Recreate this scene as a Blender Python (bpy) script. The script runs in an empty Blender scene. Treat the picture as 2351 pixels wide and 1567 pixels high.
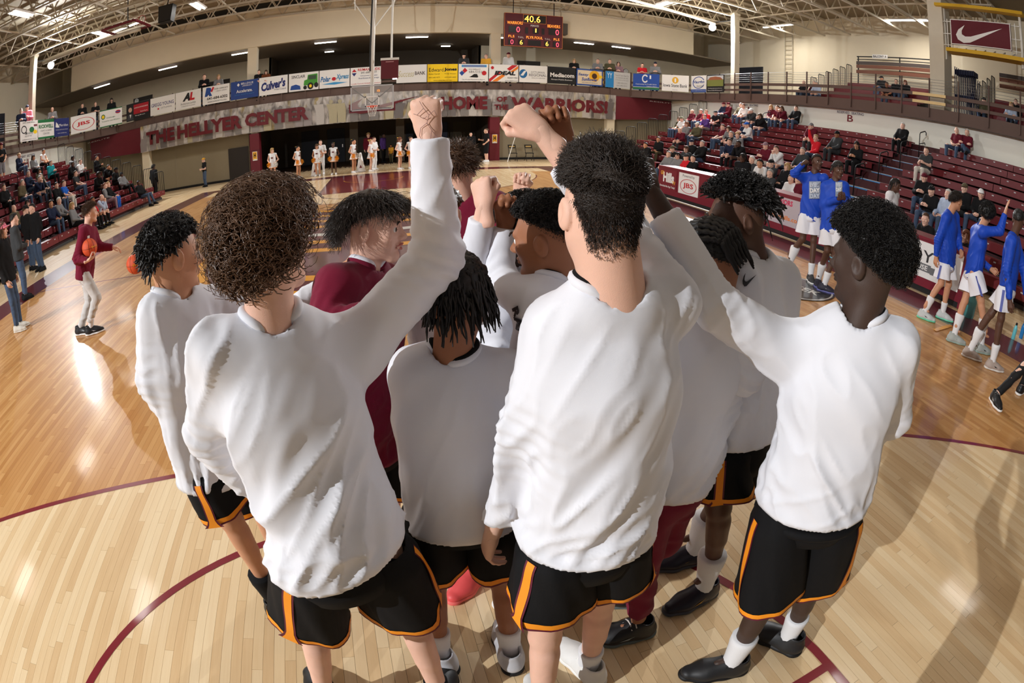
import bpy, math, random
import numpy as np
from mathutils import Vector, Matrix
random.seed(7); RNG = np.random.default_rng(11)
SC = bpy.context.scene
COL = SC.collection
# ---------------------------------------------------------------- camera (diagonal fisheye, cropped off-centre)
W, H = 2351., 1567.
CF, CX, CY, CZ, CYAW, CPITCH, CROLL, COX, COY = 1191.32, .17992, -.49303, 2.10873, .311196, .366579, .0179467, 56.709, -64.554
def _axes():
    cy, sy, cp, sp = math.cos(CYAW), math.sin(CYAW), math.cos(CPITCH), math.sin(CPITCH)
    f = np.array([sy*cp, cy*cp, -sp]); r = np.array([cy, -sy, 0]); u = np.cross(r, f)
    return f, r*math.cos(CROLL)+u*math.sin(CROLL), -r*math.sin(CROLL)+u*math.cos(CROLL)
FWD, RGT, UPV = _axes()
CAMP = np.array([CX, CY, CZ])
cd = bpy.data.cameras.new('camera'); cam = bpy.data.objects.new('camera', cd); COL.objects.link(cam); SC.camera = cam
cd.type = 'PANO'; cd.panorama_type = 'FISHEYE_EQUISOLID'; cd.sensor_width = 36; cd.sensor_fit = 'HORIZONTAL'
cd.fisheye_lens = CF/W*36; cd.fisheye_fov = math.radians(220); cd.shift_x = -COX/W; cd.shift_y = COY/H
cd.clip_start = .02; cd.clip_end = 200
cam.matrix_world = Matrix((( RGT[0], UPV[0], -FWD[0], CX), (RGT[1], UPV[1], -FWD[1], CY), (RGT[2], UPV[2], -FWD[2], CZ), (0, 0, 0, 1)))
def ray(px, py):
    x, y = px-W/2-COX, H/2+COY-py; r = math.hypot(x, y)+1e-9
    th = 2*math.asin(min(1, r/2/CF)); return math.cos(th)*FWD+math.sin(th)*((x/r)*RGT+(y/r)*UPV)
def at(px, py, D):          # a place seen along a line of sight, D metres away over the ground
    d = ray(px, py); return CAMP+d/math.hypot(d[0], d[1])*D
def at_z(px, py, z=0.):
    d = ray(px, py); return CAMP+d*((z-CZ)/d[2])
def at_y(px, py, y):
    d = ray(px, py); return CAMP+d*((y-CY)/d[1])
def at_x(px, py, x):
    d = ray(px, py); return CAMP+d*((x-CX)/d[0])
# ---------------------------------------------------------------- exposure, world, strobes
vs = SC.view_settings; vs.view_transform = 'Standard'; vs.look = 'None'; vs.exposure = 0; vs.gamma = 1; vs.use_curve_mapping = False
wd = bpy.data.worlds.new('world'); SC.world = wd; wd.use_nodes = True
wd.node_tree.nodes['Background'].inputs[0].default_value = (1, .97, .94, 1); wd.node_tree.nodes['Background'].inputs[1].default_value = .1
def strobe_light(loc, aim, power, size=.35, spot=95):
    l = bpy.data.lights.new('strobe_light', 'SPOT'); l.energy = power; l.shadow_soft_size = size; l.spot_size = math.radians(spot); l.spot_blend = .6
    l.color = (.96, .98, 1); o = bpy.data.objects.new('strobe_light', l); COL.objects.link(o)
    o.location = loc; o.rotation_euler = (Vector(aim)-Vector(loc)).to_track_quat('-Z', 'Y').to_euler(); return o
STROBES = [(-18.3, 23.7, 8.5), (18.0, 23.6, 8.55), (-12.2, -3.4, 7.0)]
strobe_light(STROBES[2], (2.5, 2.5, .8), 7900, .06, 130)
strobe_light(STROBES[1], (0, 6, 0), 11500, .1, 140)
strobe_light(STROBES[0], (0, 6, 0), 11500, .1, 140)
# ---------------------------------------------------------------- tags and linking
def tag(o, label=None, cat=None, group=None, kind=None):
    if label: o['label'] = label
    if cat: o['category'] = cat
    if group: o['group'] = group
    if kind: o['kind'] = kind
    return o
def empty(name, loc=(0, 0, 0), rz=0, parent=None):
    o = bpy.data.objects.new(name, None); COL.objects.link(o); o.location = loc; o.rotation_euler = (0, 0, rz)
    o.empty_display_size = .1
    if parent: o.parent = parent
    return o
def link(name, me, parent=None, loc=None, mat=None):
    o = bpy.data.objects.new(name, me); COL.objects.link(o)
    if parent: o.parent = parent
    if loc is not None: o.location = loc
    if mat is not None:
        if not me.materials: me.materials.append(mat)
        o.material_slots[0].link = 'OBJECT'; o.material_slots[0].material = mat
    return o
def mesh(name, V, F, mat=None, smooth=False, fmat=None):
    """V (n,3); F a list of faces or an (m,k) int array"""
    me = bpy.data.meshes.new(name); V = np.asarray(V, np.float32)
    if isinstance(F, np.ndarray):
        m, k = F.shape
        me.vertices.add(len(V)); me.vertices.foreach_set('co', V.ravel())
        me.loops.add(m*k); me.loops.foreach_set('vertex_index', F.astype(np.int32).ravel())
        me.polygons.add(m); me.polygons.foreach_set('loop_start', np.arange(0, m*k, k, dtype=np.int32))
        me.polygons.foreach_set('loop_total', np.full(m, k, np.int32))
        me.update(calc_edges=True)
    else:
        me.from_pydata([tuple(map(float, v)) for v in V], [], F)
    if mat is not None:
        for m_ in (mat if isinstance(mat, (list, tuple)) else [mat]): me.materials.append(m_)
    if fmat is not None: me.polygons.foreach_set('material_index', np.asarray(fmat, np.int32))
    me.polygons.foreach_set('use_smooth', np.full(len(me.polygons), bool(smooth)))
    me.update(); return me
class MB:                       # boxes, bars and tubes collected into one mesh
    def __init__(s): s.V = []; s.F = []
    def add(s, V, F):
        n = len(s.V); s.V += [tuple(v) for v in V]; s.F += [tuple(i+n for i in f) for f in F]; return s
    def box(s, a, b):
        (x0, y0, z0), (x1, y1, z1) = a, b
        return s.add([(x0,y0,z0),(x1,y0,z0),(x1,y1,z0),(x0,y1,z0),(x0,y0,z1),(x1,y0,z1),(x1,y1,z1),(x0,y1,z1)],
                     [(0,3,2,1),(4,5,6,7),(0,1,5,4),(1,2,6,5),(2,3,7,6),(3,0,4,7)])
    def bar(s, a, b, w, h=None, up=(0, 0, 1)):
        a, b = np.array(a, float), np.array(b, float); h = h or w; d = b-a; d /= np.linalg.norm(d)+1e-12
        up = np.array(up, float)
        if abs(d@up) > .98: up = np.array([1., 0, 0])
        x = np.cross(d, up); x /= np.linalg.norm(x); y = np.cross(x, d)
        c = [(-w/2, -h/2), (w/2, -h/2), (w/2, h/2), (-w/2, h/2)]
        return s.add([a+x*i+y*j for i, j in c]+[b+x*i+y*j for i, j in c], [(0,1,2,3),(7,6,5,4),(0,4,5,1),(1,5,6,2),(2,6,7,3),(3,7,4,0)])
    def tube(s, pts, r, n=8, cap=True, closed=False):
        P = np.array(pts, float); m = len(P); R = np.broadcast_to(np.asarray(r, float), (m,))
        T = np.roll(P, -1, 0)-np.roll(P, 1, 0) if closed else np.gradient(P, axis=0)
        T /= np.linalg.norm(T, axis=1, keepdims=True)+1e-12
        up = np.array([0, 0, 1.]) if abs(T[0][2]) < .9 else np.array([1., 0, 0])
        X = np.cross(T[0], up); X /= np.linalg.norm(X); V = []
        for i in range(m):
            X = X-T[i]*(X@T[i]); X /= np.linalg.norm(X)+1e-12; Y = np.cross(T[i], X)
            V += [P[i]+R[i]*(math.cos(2*math.pi*k/n)*X+math.sin(2*math.pi*k/n)*Y) for k in range(n)]
        F = [(i*n+k, i*n+(k+1) % n, ((i+1) % m)*n+(k+1) % n, ((i+1) % m)*n+k) for i in range(m if closed else m-1) for k in range(n)]
        if cap and not closed: F += [tuple(range(n))[::-1], tuple((m-1)*n+k for k in range(n))]
        return s.add(V, F)
    def poly(s, pts, th, nrm):
        n = len(pts); P = np.array(pts, float); Q = P+np.array(nrm, float)*th
        return s.add(list(P)+list(Q), [tuple(range(n))[::-1], tuple(range(n, 2*n))]+[(i, (i+1) % n, n+(i+1) % n, n+i) for i in range(n)])
    def rev(s, prof, c=(0, 0, 0), n=16):
        m = len(prof); V = [(c[0]+r*math.cos(2*math.pi*k/n), c[1]+r*math.sin(2*math.pi*k/n), c[2]+z) for r, z in prof for k in range(n)]
        F = [(i*n+k, i*n+(k+1) % n, (i+1)*n+(k+1) % n, (i+1)*n+k) for i in range(m-1) for k in range(n)]
        return s.add(V, F+[tuple(range(n))[::-1], tuple((m-1)*n+k for k in range(n))])
    def build(s, name, mat, parent=None, smooth=False, loc=None):
        o = link(name, mesh(name, s.V, s.F, mat, smooth), parent, loc); return o
def box(name, a, b, mat, parent=None): return MB().box(a, b).build(name, mat, parent)
def struct(o): o['kind'] = 'structure'; return o
# ---------------------------------------------------------------- materials
MATS = {}
def mat(name, col, rough=.6, spec=.4, var=.06, scale=30., bump=0., bscale=200., metal=0., emit=None, alpha=None, coat=0., sheen=0., sss=0., trans=0.):
    if name in MATS: return MATS[name]
    m = bpy.data.materials.new(name); m.use_nodes = True; nt = m.node_tree; b = nt.nodes['Principled BSDF']
    tc = nt.nodes.new('ShaderNodeTexCoord')
    no = nt.nodes.new('ShaderNodeTexNoise'); no.inputs['Scale'].default_value = scale; no.inputs['Detail'].default_value = 3
    nt.links.new(tc.outputs['Object'], no.inputs['Vector'])
    mx = nt.nodes.new('ShaderNodeMix'); mx.data_type = 'RGBA'
    mx.inputs[6].default_value = tuple(max(0, c*(1-var)) for c in col)+(1,); mx.inputs[7].default_value = tuple(min(1, c*(1+var)) for c in col)+(1,)
    nt.links.new(no.outputs['Fac'], mx.inputs[0]); nt.links.new(mx.outputs[2], b.inputs['Base Color'])
    b.inputs['Roughness'].default_value = rough; b.inputs['Specular IOR Level'].default_value = spec; b.inputs['Metallic'].default_value = metal
    if bump:
        n2 = nt.nodes.new('ShaderNodeTexNoise'); n2.inputs['Scale'].default_value = bscale; n2.inputs['Detail'].default_value = 4
        nt.links.new(tc.outputs['Object'], n2.inputs['Vector'])
        bp = nt.nodes.new('ShaderNodeBump'); bp.inputs['Strength'].default_value = bump; bp.inputs['Distance'].default_value = .01
        nt.links.new(n2.outputs['Fac'], bp.inputs['Height']); nt.links.new(bp.outputs[0], b.inputs['Normal'])
    if emit: b.inputs['Emission Color'].default_value = tuple(emit[0])+(1,); b.inputs['Emission Strength'].default_value = emit[1]
    if coat: b.inputs['Coat Weight'].default_value = coat; b.inputs['Coat Roughness'].default_value = .08
    if sheen: b.inputs['Sheen Weight'].default_value = sheen
    if sss: b.inputs['Subsurface Weight'].default_value = sss; b.inputs['Subsurface Radius'].default_value = (.012, .004, .002); b.inputs['Subsurface Scale'].default_value = 1
    if trans: b.inputs['Transmission Weight'].default_value = trans
    if alpha is not None: b.inputs['Alpha'].default_value = alpha
    MATS[name] = m; return m
def srgb(r, g, b):
    f = lambda c: ((c/255+.055)/1.055)**2.4 if c > 10 else c/255/12.92
    return (f(r), f(g), f(b))
def flat(r, g, b, rough=.6, **k):        # plain material from a display colour
    return mat('c%02x%02x%02x_%d' % (r, g, b, int(rough*10)), srgb(r, g, b), rough, **k)
# ---------------------------------------------------------------- lettering: flat print, built as thin shapes
LOHI = [0, 0]
def text_mesh(s, bold=0., shear=0.):
    cu = bpy.data.curves.new('t', 'FONT'); cu.body = s; cu.align_x = 'CENTER'; cu.align_y = 'CENTER'; cu.size = 1; cu.offset = bold; cu.shear = shear; cu.resolution_u = 2
    cu.fill_mode = 'FRONT'; cu.extrude = .0
    o = bpy.data.objects.new('t', cu); COL.objects.link(o); dg = bpy.context.evaluated_depsgraph_get(); dg.update()
    me = bpy.data.meshes.new_from_object(o.evaluated_get(dg)); bpy.data.objects.remove(o); bpy.data.curves.remove(cu)
    n = len(me.vertices); co = np.zeros(n*3, np.float32)
    if n:
        me.vertices.foreach_get('co', co); co = co.reshape(-1, 3)
        lo, hi = co.min(0), co.max(0); co -= (lo+hi)/2; sz = hi-lo; LOHI[:] = [lo.copy(), hi.copy()]
        me.vertices.foreach_set('co', co.ravel()); me.update()
    else: sz = np.ones(3)
    return me, sz
class Panel:
    """a flat board: origin at its middle, X right, Y up, Z towards the viewer"""
    def __init__(s, root, w, h): s.o = root; s.w = w; s.h = h; s.lay = 0
    def _z(s): s.lay += 1; return .004+.0012*s.lay
    def text(s, txt, u, v, w, h, m, bold=0., shear=0., name='lettering', rot=0):   # centre u,v and size as fractions of the board
        ws = txt.split()
        if len(ws) > 1:             # one shape per word, set on a common baseline
            W_ = []
            for t in ws: me, sz = text_mesh(t, bold, shear); me.materials.append(m); W_.append((me, sz, LOHI[0], LOHI[1]))
            tot = sum(a[1][0] for a in W_)+.3*(len(ws)-1); y0 = min(a[2][1] for a in W_); y1 = max(a[3][1] for a in W_); sx, sy = w*s.w/tot, h*s.h/(y1-y0); x = -tot/2; z = s._z()
            for me, sz, lo, hi in W_:
                o = link(name, me, s.o); o.location = ((u-.5)*s.w+(x+sz[0]/2)*sx, (.5-v)*s.h+((lo[1]+hi[1])/2-(y0+y1)/2)*sy, z); o.scale = (sx, sy, 1); x += sz[0]+.3
            return o
        me, sz = text_mesh(txt, bold, shear); me.materials.append(m)
        o = link(name, me, s.o); o.location = ((u-.5)*s.w, (.5-v)*s.h, s._z()); o.scale = (w*s.w/max(sz[0], 1e-3), h*s.h/max(sz[1], 1e-3), 1); o.rotation_euler = (0, 0, rot); return o
    def shape(s, pts, m, name='printed_shape'):
        z = s._z(); V = [((u-.5)*s.w, (.5-v)*s.h, z) for u, v in pts]
        return link(name, mesh(name, V, [tuple(range(len(V)))[::-1]], m), s.o)
    def rect(s, u0, v0, u1, v1, m, name='printed_block'): return s.shape([(u0, v0), (u1, v0), (u1, v1), (u0, v1)], m, name)
    def ell(s, u, v, ru, rv, m, r2=0, name='printed_ring', n=28, a0=0, a1=2*math.pi):
        z = s._z(); A = np.linspace(a0, a1, n+1); out = [((u+ru*math.cos(a)-.5)*s.w, (.5-v-rv*math.sin(a))*s.h if False else (.5-v)*s.h+rv*s.h*math.sin(a), z) for a in A]
        if not r2: return link(name, mesh(name, out[:-1] if abs(a1-a0-2*math.pi) < 1e-6 else out, [tuple(range(n if abs(a1-a0-2*math.pi) < 1e-6 else n+1))], m), s.o)
        inn = [((u-.5)*s.w+ru*r2*s.w*math.cos(a), (.5-v)*s.h+rv*r2*s.h*math.sin(a), z) for a in A]
        return link(name, mesh(name, out+inn, [(i, i+1, n+2+i, n+1+i) for i in range(n)], m), s.o)
def swoosh(u, v, w, h):       # tick-shaped mark
    P = [(0, .62), (.04, .85), (.16, 1), (.3, .96), (1, .12), (.32, .66), (.2, .68), (.13, .58), (.13, .4), (.2, .12), (.06, .35)]
    return [(u+(a-.5)*w, v+(b-.5)*h) for a, b in P]
def place_panel(name, TL, TR, hgt, m, th=.02, parent=None, down=(0, 0, -1)):
    """board with the given top corners, hanging down by hgt; TL/TR as seen from the court"""
    TL, TR = Vector(TL), Vector(TR); x = (TR-TL); w = x.length; x.normalize(); y = -Vector(down).normalized(); z = x.cross(y).normalized()
    c = (TL+TR)/2-y*hgt/2
    root = MB().box((-w/2, -hgt/2, -th), (w/2, hgt/2, .003)).build(name, m, parent)
    root.matrix_world = Matrix(((x.x, y.x, z.x, c.x), (x.y, y.y, z.y, c.y), (x.z, y.z, z.z, c.z), (0, 0, 0, 1)))
    return Panel(root, w, hgt)
# ================================================================ smooth solids: distance fields meshed with surface nets
def nrm(v): v = np.asarray(v, float); return v/(np.linalg.norm(v)+1e-12)
class Vox:
    def __init__(s, lo, hi, h):
        s.lo = np.asarray(lo, float)-3*h; s.h = h; n = np.ceil((np.asarray(hi, float)+3*h-s.lo)/h).astype(int)+1
        s.n = n; s.v = np.full(n, 1., np.float32)
    def _sub(s, lo, hi):
        a = np.maximum(((np.asarray(lo)-s.lo)/s.h).astype(int), 0); b = np.minimum(((np.asarray(hi)-s.lo)/s.h).astype(int)+2, s.n)
        if (b <= a).any(): return None
        sl = tuple(slice(i, j) for i, j in zip(a, b))
        g = [(s.lo[i]+s.h*np.arange(a[i], b[i])).astype(np.float32).reshape([-1 if i == j else 1 for j in range(3)]) for i in range(3)]
        return sl, g
    def _cmb(s, sl, d, k, sub):
        a = s.v[sl]
        if sub:
            d = -d; hh = np.maximum(k-np.abs(a-d), 0)/k if k > 0 else 0; s.v[sl] = np.maximum(a, d)+hh*hh*k/4
        else:
            hh = np.maximum(k-np.abs(a-d), 0)/k if k > 0 else 0; s.v[sl] = np.minimum(a, d)-hh*hh*k/4
    def cone(s, a, b, r1, r2=None, k=.02, flat=None, sub=False, cut=None):
        """round cone a->b; flat=(axis, factor) squashes it; cut=(point, normal) removes what lies beyond"""
        a, b = np.asarray(a, float), np.asarray(b, float); r2 = r1 if r2 is None else r2; m = max(r1, r2)+k+3*s.h
        q = s._sub(np.minimum(a, b)-m, np.maximum(a, b)+m)
        if q is None: return s
        sl, g = q; ba = b-a; L2 = max(ba@ba, 1e-9); w = [g[i]-a[i] for i in range(3)]
        t = np.clip((w[0]*ba[0]+w[1]*ba[1]+w[2]*ba[2])/L2, 0, 1); w = [w[i]-t*ba[i] for i in range(3)]
        r = r1+t*(r2-r1)
        if flat is not None:
            n, f = flat; n = nrm(n); dn = (w[0]*n[0]+w[1]*n[1]+w[2]*n[2])*(1/f-1); w = [w[i]+dn*n[i] for i in range(3)]
            d = (np.sqrt(w[0]**2+w[1]**2+w[2]**2)-r)*(.5+.5*f)
        else: d = np.sqrt(w[0]**2+w[1]**2+w[2]**2)-r
        if cut is not None:
            cp, cn = cut; cn = nrm(cn); d = np.maximum(d, (g[0]-cp[0])*cn[0]+(g[1]-cp[1])*cn[1]+(g[2]-cp[2])*cn[2])
        s._cmb(sl, d, k, sub); return s
    def ell(s, c, r, k=.02, R=None, sub=False):
        c, r = np.asarray(c, float), np.asarray(r, float); m = r.max()+k+3*s.h; q = s._sub(c-m, c+m)
        if q is None: return s
        sl, g = q; w = [g[i]-c[i] for i in range(3)]
        if R is not None: w = [w[0]*R[0][i]+w[1]*R[1][i]+w[2]*R[2][i] for i in range(3)]
        k0 = np.sqrt((w[0]/r[0])**2+(w[1]/r[1])**2+(w[2]/r[2])**2); k1 = np.sqrt((w[0]/r[0]**2)**2+(w[1]/r[1]**2)**2+(w[2]/r[2]**2)**2)+1e-6
        s._cmb(sl, k0*(k0-1)/k1, k, sub); return s
    def plane(s, p, n):         # cut away everything beyond the plane
        n = nrm(n); g = [(s.lo[i]+s.h*np.arange(s.n[i])).astype(np.float32).reshape([-1 if i == j else 1 for j in range(3)]) for i in range(3)]
        s.v = np.maximum(s.v, (g[0]-p[0])*n[0]+(g[1]-p[1])*n[1]+(g[2]-p[2])*n[2]); return s
    def mesh(s):
        v = s.v; v[0] = v[-1] = 1; v[:, 0] = v[:, -1] = 1; v[:, :, 0] = v[:, :, -1] = 1
        S = v < 0; c = [S[i:S.shape[0]-1+i, j:S.shape[1]-1+j, k:S.shape[2]-1+k] for i in (0, 1) for j in (0, 1) for k in (0, 1)]
        allv = c[0].copy(); anyv = c[0].copy()
        for q in c[1:]: allv &= q; anyv |= q
        I = np.argwhere(anyv & ~allv)
        if len(I) == 0: return np.zeros((0, 3)), np.zeros((0, 4), int)
        idx = np.full(allv.shape, -1, np.int32); idx[I[:, 0], I[:, 1], I[:, 2]] = np.arange(len(I))
        off = np.array([(i, j, k) for i in (0, 1) for j in (0, 1) for k in (0, 1)])
        cv = np.stack([v[I[:, 0]+o[0], I[:, 1]+o[1], I[:, 2]+o[2]] for o in off], 1)
        acc = np.zeros((len(I), 3)); cnt = np.zeros(len(I))
        for a in range(8):
            for b in range(a+1, 8):
                if abs(off[a]-off[b]).sum() != 1: continue
                m = (cv[:, a] < 0) != (cv[:, b] < 0); t = cv[m, a]/(cv[m, a]-cv[m, b])
                acc[m] += off[a]+t[:, None]*(off[b]-off[a]); cnt[m] += 1
        V = s.lo+s.h*(I+acc/cnt[:, None]); Q = []
        for ax in range(3):
            u, w = (ax+1) % 3, (ax+2) % 3
            A = S[tuple(slice(0, -1) if i == ax else slice(1, -1) for i in range(3))]; B = S[tuple(slice(1, None) if i == ax else slice(1, -1) for i in range(3))]
            E = np.argwhere(A != B); sg = A[E[:, 0], E[:, 1], E[:, 2]]
            E = E+np.array([0 if i == ax else 1 for i in range(3)]); q = []
            for du, dw in ((-1, -1), (0, -1), (0, 0), (-1, 0)):
                P = E.copy(); P[:, u] += du; P[:, w] += dw; q.append(idx[P[:, 0], P[:, 1], P[:, 2]])
            q = np.stack(q, 1); q[~sg] = q[~sg][:, ::-1]; Q.append(q)
        return V, np.concatenate(Q)
def vnormals(V, Q):
    a, b, c, d = (V[Q[:, i]] for i in range(4)); n = np.cross(c-a, d-b); N = np.zeros_like(V)
    for i in range(4): np.add.at(N, Q[:, i], n)
    return N/(np.linalg.norm(N, axis=1, keepdims=True)+1e-12)
def vnoise(P, seed=0):           # smooth value noise, about -1..1
    P = np.asarray(P, float); i = np.floor(P).astype(np.int64); f = P-i; f = f*f*(3-2*f)
    def hsh(x, y, z):
        h = (x*374761393+y*668265263+z*2147483647+seed*974711) & 0xffffffff; h = ((h ^ (h >> 13))*1274126177) & 0xffffffff; return ((h ^ (h >> 16)) & 0xffff)/32767.5-1
    r = 0
    for dx in (0, 1):
        for dy in (0, 1):
            for dz in (0, 1):
                w = (f[:, 0] if dx else 1-f[:, 0])*(f[:, 1] if dy else 1-f[:, 1])*(f[:, 2] if dz else 1-f[:, 2]); r = r+w*hsh(i[:, 0]+dx, i[:, 1]+dy, i[:, 2]+dz)
    return r
def folds(V, N, d, wl, amp, seed, stretch=7., sharp=1.):
    """cloth folds running along d with wavelength wl"""
    d = nrm(d); up = np.array([0, 0, 1.]) if abs(d[2]) < .9 else np.array([1., 0, 0]); x = nrm(np.cross(d, up)); y = np.cross(x, d)
    warp = vnoise(V*4, seed+5)[:, None]*.25
    P = np.stack([V@x/wl, V@y/wl, V@d/(wl*stretch)], 1)+warp; n = 1-2.6*np.abs(vnoise(P, seed))**.75; n = np.clip(n, -1.2, 1)
    P2 = np.stack([V@x/wl*.45+9, V@y/wl*.45, V@d/(wl*stretch*.6)], 1); m = .55+.45*vnoise(P2, seed+1)
    return V+N*(n*m*amp)[:, None]
def join(parts):
    n = 0; Vs = []; Fs = []
    for V, F in parts:
        if len(V) == 0: continue
        Vs.append(V); Fs.append(F+n); n += len(V)
    return np.concatenate(Vs), np.concatenate(Fs)
def frame(f, up=(0, 0, 1)):       # columns: right, forward, up
    f = nrm(f); up = np.asarray(up, float); r = np.cross(f, up); r = nrm(r); return np.stack([r, f, np.cross(r, f)], 1)
_cache = {}
def head_patch(h=.0042, ears=True, neck=None, nr=1., back=(0, -1, 0)):
    """head and neck; neck: foot of the neck in head coordinates"""
    key = ('h', h, nr) if neck is None else None
    if key in _cache: return _cache[key]
    nk = np.array([0, -.06, -.17]) if neck is None else np.asarray(neck)
    g = Vox(np.minimum((-.1, -.12, -.14), nk-.1), np.maximum((.1, .135, .13), nk+.1), h)
    g.ell((0, -.012, .032), (.0755, .1, .09), .03); g.ell((0, .024, -.028), (.064, .074, .088), .035)
    for s in (-1, 1):
        g.cone((s*.05, -.002, -.058), (s*.012, .07, -.106), .019, .017, .03); g.ell((s*.043, .062, -.018), (.023, .022, .026), .02)
    g.ell((0, .074, -.106), (.021, .018, .017), .02); g.cone((-.034, .083, .025), (.034, .083, .025), .011, .011, .02)
    for s in (-1, 1): g.ell((s*.032, .104, .004), (.019, .016, .013), .014, sub=True)
    g.cone((0, .09, .008), (0, .113, -.026), .008, .0125, .014)
    for s in (-1, 1): g.ell((s*.0115, .102, -.031), (.009, .011, .008), .008)
    g.ell((0, .0945, -.0565), (.024, .010, .0055), .006); g.ell((0, .0925, -.0685), (.021, .0105, .007), .006)
    g.ell((0, .106, -.0625), (.024, .008, .0022), .003, sub=True)
    g.cone((0, -.024, -.045), nk, .054*nr, .06*nr, .035); g.cone((0, -.05, -.02), nk+np.array([0, -.012, 0]), .034*nr, .05*nr, .04)
    if ears:
        for s in (-1, 1):
            R = frame((s*.35, 1, -.1), (0, .15, 1)); g.ell((s*.083, -.014, -.006), (.0105, .023, .036), .006, R)
            g.ell((s*.096, -.009, -.002), (.0085, .012, .021), .006, R, sub=True)
    V, Q = g.mesh()
    if key: _cache[key] = (V, Q)
    return V, Q
CURL = dict(fist=(82, 172, 245), relax=(28, 60, 85), open=(6, 12, 18), grip=(45, 100, 140))
def hand_patch(kind='relax', h=.004):
    """right hand: wrist at origin, fingers along +y, back of the hand +z, thumb at -x"""
    if ('hand', kind, h) in _cache: return _cache['hand', kind, h]
    g = Vox((-.075, -.07, -.09), (.06, .2, .06), h)
    g.cone((0, -.06, 0), (0, .0, 0), .028, .025, .01, flat=((0, 0, 1), .82))
    g.cone((-.014, .02, 0), (-.024, .078, 0), .021, .018, .02, flat=((0, 0, 1), .8)); g.cone((.014, .02, 0), (.024, .072, 0), .02, .017, .02, flat=((0, 0, 1), .8)); g.cone((0, .0, 0), (0, .075, 0), .024, .02, .02, flat=((0, 0, 1), .75))
    g.ell((-.026, .032, -.012), (.015, .026, .016), .015)
    L = [(.045, .027, .021), (.05, .031, .023), (.046, .028, .022), (.036, .021, .019)]; X = (-.031, -.0105, .0105, .03); Y = (.088, .093, .089, .08)
    c = CURL[kind]
    for i in range(4):
        p = np.array([X[i], Y[i], .002]); spread = (i-1.5)*(.1 if kind == 'open' else .03)
        for j in range(3):
            a = math.radians(c[j]+(i*3 if kind == 'relax' else 0)); q = p+L[i][j]*np.array([math.sin(spread)*math.cos(a), math.cos(a)*math.cos(spread), -math.sin(a)])
            g.cone(p, q, .0098-.0008*j-.0004*i, .0092-.0008*j-.0004*i, .0045); p = q
    if kind == 'fist': T = [(-.03, .03, -.014), (-.046, .062, -.03), (-.03, .086, -.05), (-.004, .09, -.052)]
    elif kind == 'grip': T = [(-.03, .03, -.012), (-.055, .055, -.03), (-.055, .08, -.055), (-.045, .098, -.07)]
    elif kind == 'open': T = [(-.03, .028, -.008), (-.056, .055, -.012), (-.07, .085, -.014), (-.078, .11, -.016)]
    else: T = [(-.03, .028, -.01), (-.05, .058, -.022), (-.052, .088, -.034), (-.048, .108, -.042)]
    for j in range(3): g.cone(T[j], T[j+1], .0125-.0012*j, .0115-.0014*j, .006)
    V, Q = g.mesh(); _cache['hand', kind, h] = (V, Q); return V, Q
def shoe_patch(kind='shoe', h=.006):
    """sole along +y from heel (-.08) to toe (.2), origin under the ankle on the ground"""
    if ('shoe', h) in _cache: return _cache['shoe', h]
    g = Vox((-.07, -.11, 0), (.07, .22, .15), h)
    g.cone((0, -.055, .045), (0, .02, .05), .043, .045, .03, flat=((0, 0, 1), .95)); g.cone((0, .0, .045), (-.004, .1, .042), .046, .05, .03, flat=((0, 0, 1), .8)); g.cone((-.004, .1, .04), (-.008, .168, .034), .05, .036, .03, flat=((0, 0, 1), .72))
    g.cone((0, -.03, .05), (0, -.035, .105), .047, .043, .03); g.cone((0, .005, .088), (0, .07, .06), .038, .036, .03)
    g.cone((0, -.034, .085), (0, -.036, .16), .031, .036, .008, sub=True); g.plane((0, 0, .018), (0, 0, -1))
    U = g.mesh()
    g = Vox((-.07, -.11, 0), (.07, .22, .05), h)
    g.cone((0, -.055, .014), (0, .02, .014), .049, .047, .02, flat=((0, 0, 1), .5)); g.cone((0, .02, .014), (-.004, .1, .014), .047, .054, .02, flat=((0, 0, 1), .45)); g.cone((-.004, .1, .014), (-.008, .172, .016), .054, .04, .02, flat=((0, 0, 1), .5)); g.plane((0, 0, .001), (0, 0, -1)); g.plane((0, 0, .03), (0, 0, 1))
    S = g.mesh(); mb = MB()
    for i in range(5):
        y = .016+.019*i; z = .127-.0125*i; mb.tube([(-.034, y+.004, z-.017), (-.013, y+.002, z+.0), (.013, y-.002, z), (.034, y-.004, z-.017)], .0038, 5)
    Lc = (np.array(mb.V), mb.F); _cache['shoe', h] = (U, S, Lc); return U, S, Lc
_shoe_me = {}
def add_shoe(root, pos, d, upper, sole, lace, h=.006, tilt=0., scale=1., sock=None, sock_h=.12, mirror=False, accent=None):
    if h not in _shoe_me:
        U, S, Lc = shoe_patch(h=h); _shoe_me[h] = (mesh('shoe', *U, None, True), mesh('sole', *S, None, True), mesh('laces', Lc[0], Lc[1], None, True))
    mu, ms, ml = _shoe_me[h]
    o = link('shoe', mu, root, mat=upper); R = frame(nrm([d[0], d[1], 0])); M = Matrix(R.tolist()).to_4x4(); M.translation = Vector(pos)-Vector(root.location)
    o.matrix_local = M @ Matrix.Rotation(tilt, 4, 'X') @ Matrix.Diagonal((-scale if mirror else scale, scale, scale, 1))
    link('sole', ms, o, mat=sole); link('laces', ml, o, mat=lace)
    if accent is not None:
        for sx in (-1, 1):
            P = [(sx*.0505, .0, .055), (sx*.053, .05, .048), (sx*.0545, .085, .05), (sx*.053, .045, .062), (sx*.049, -.02, .075)]
            link('side_mark', mesh('side_mark', P, [(0, 1, 2, 3, 4)], accent), o)
    return o
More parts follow.
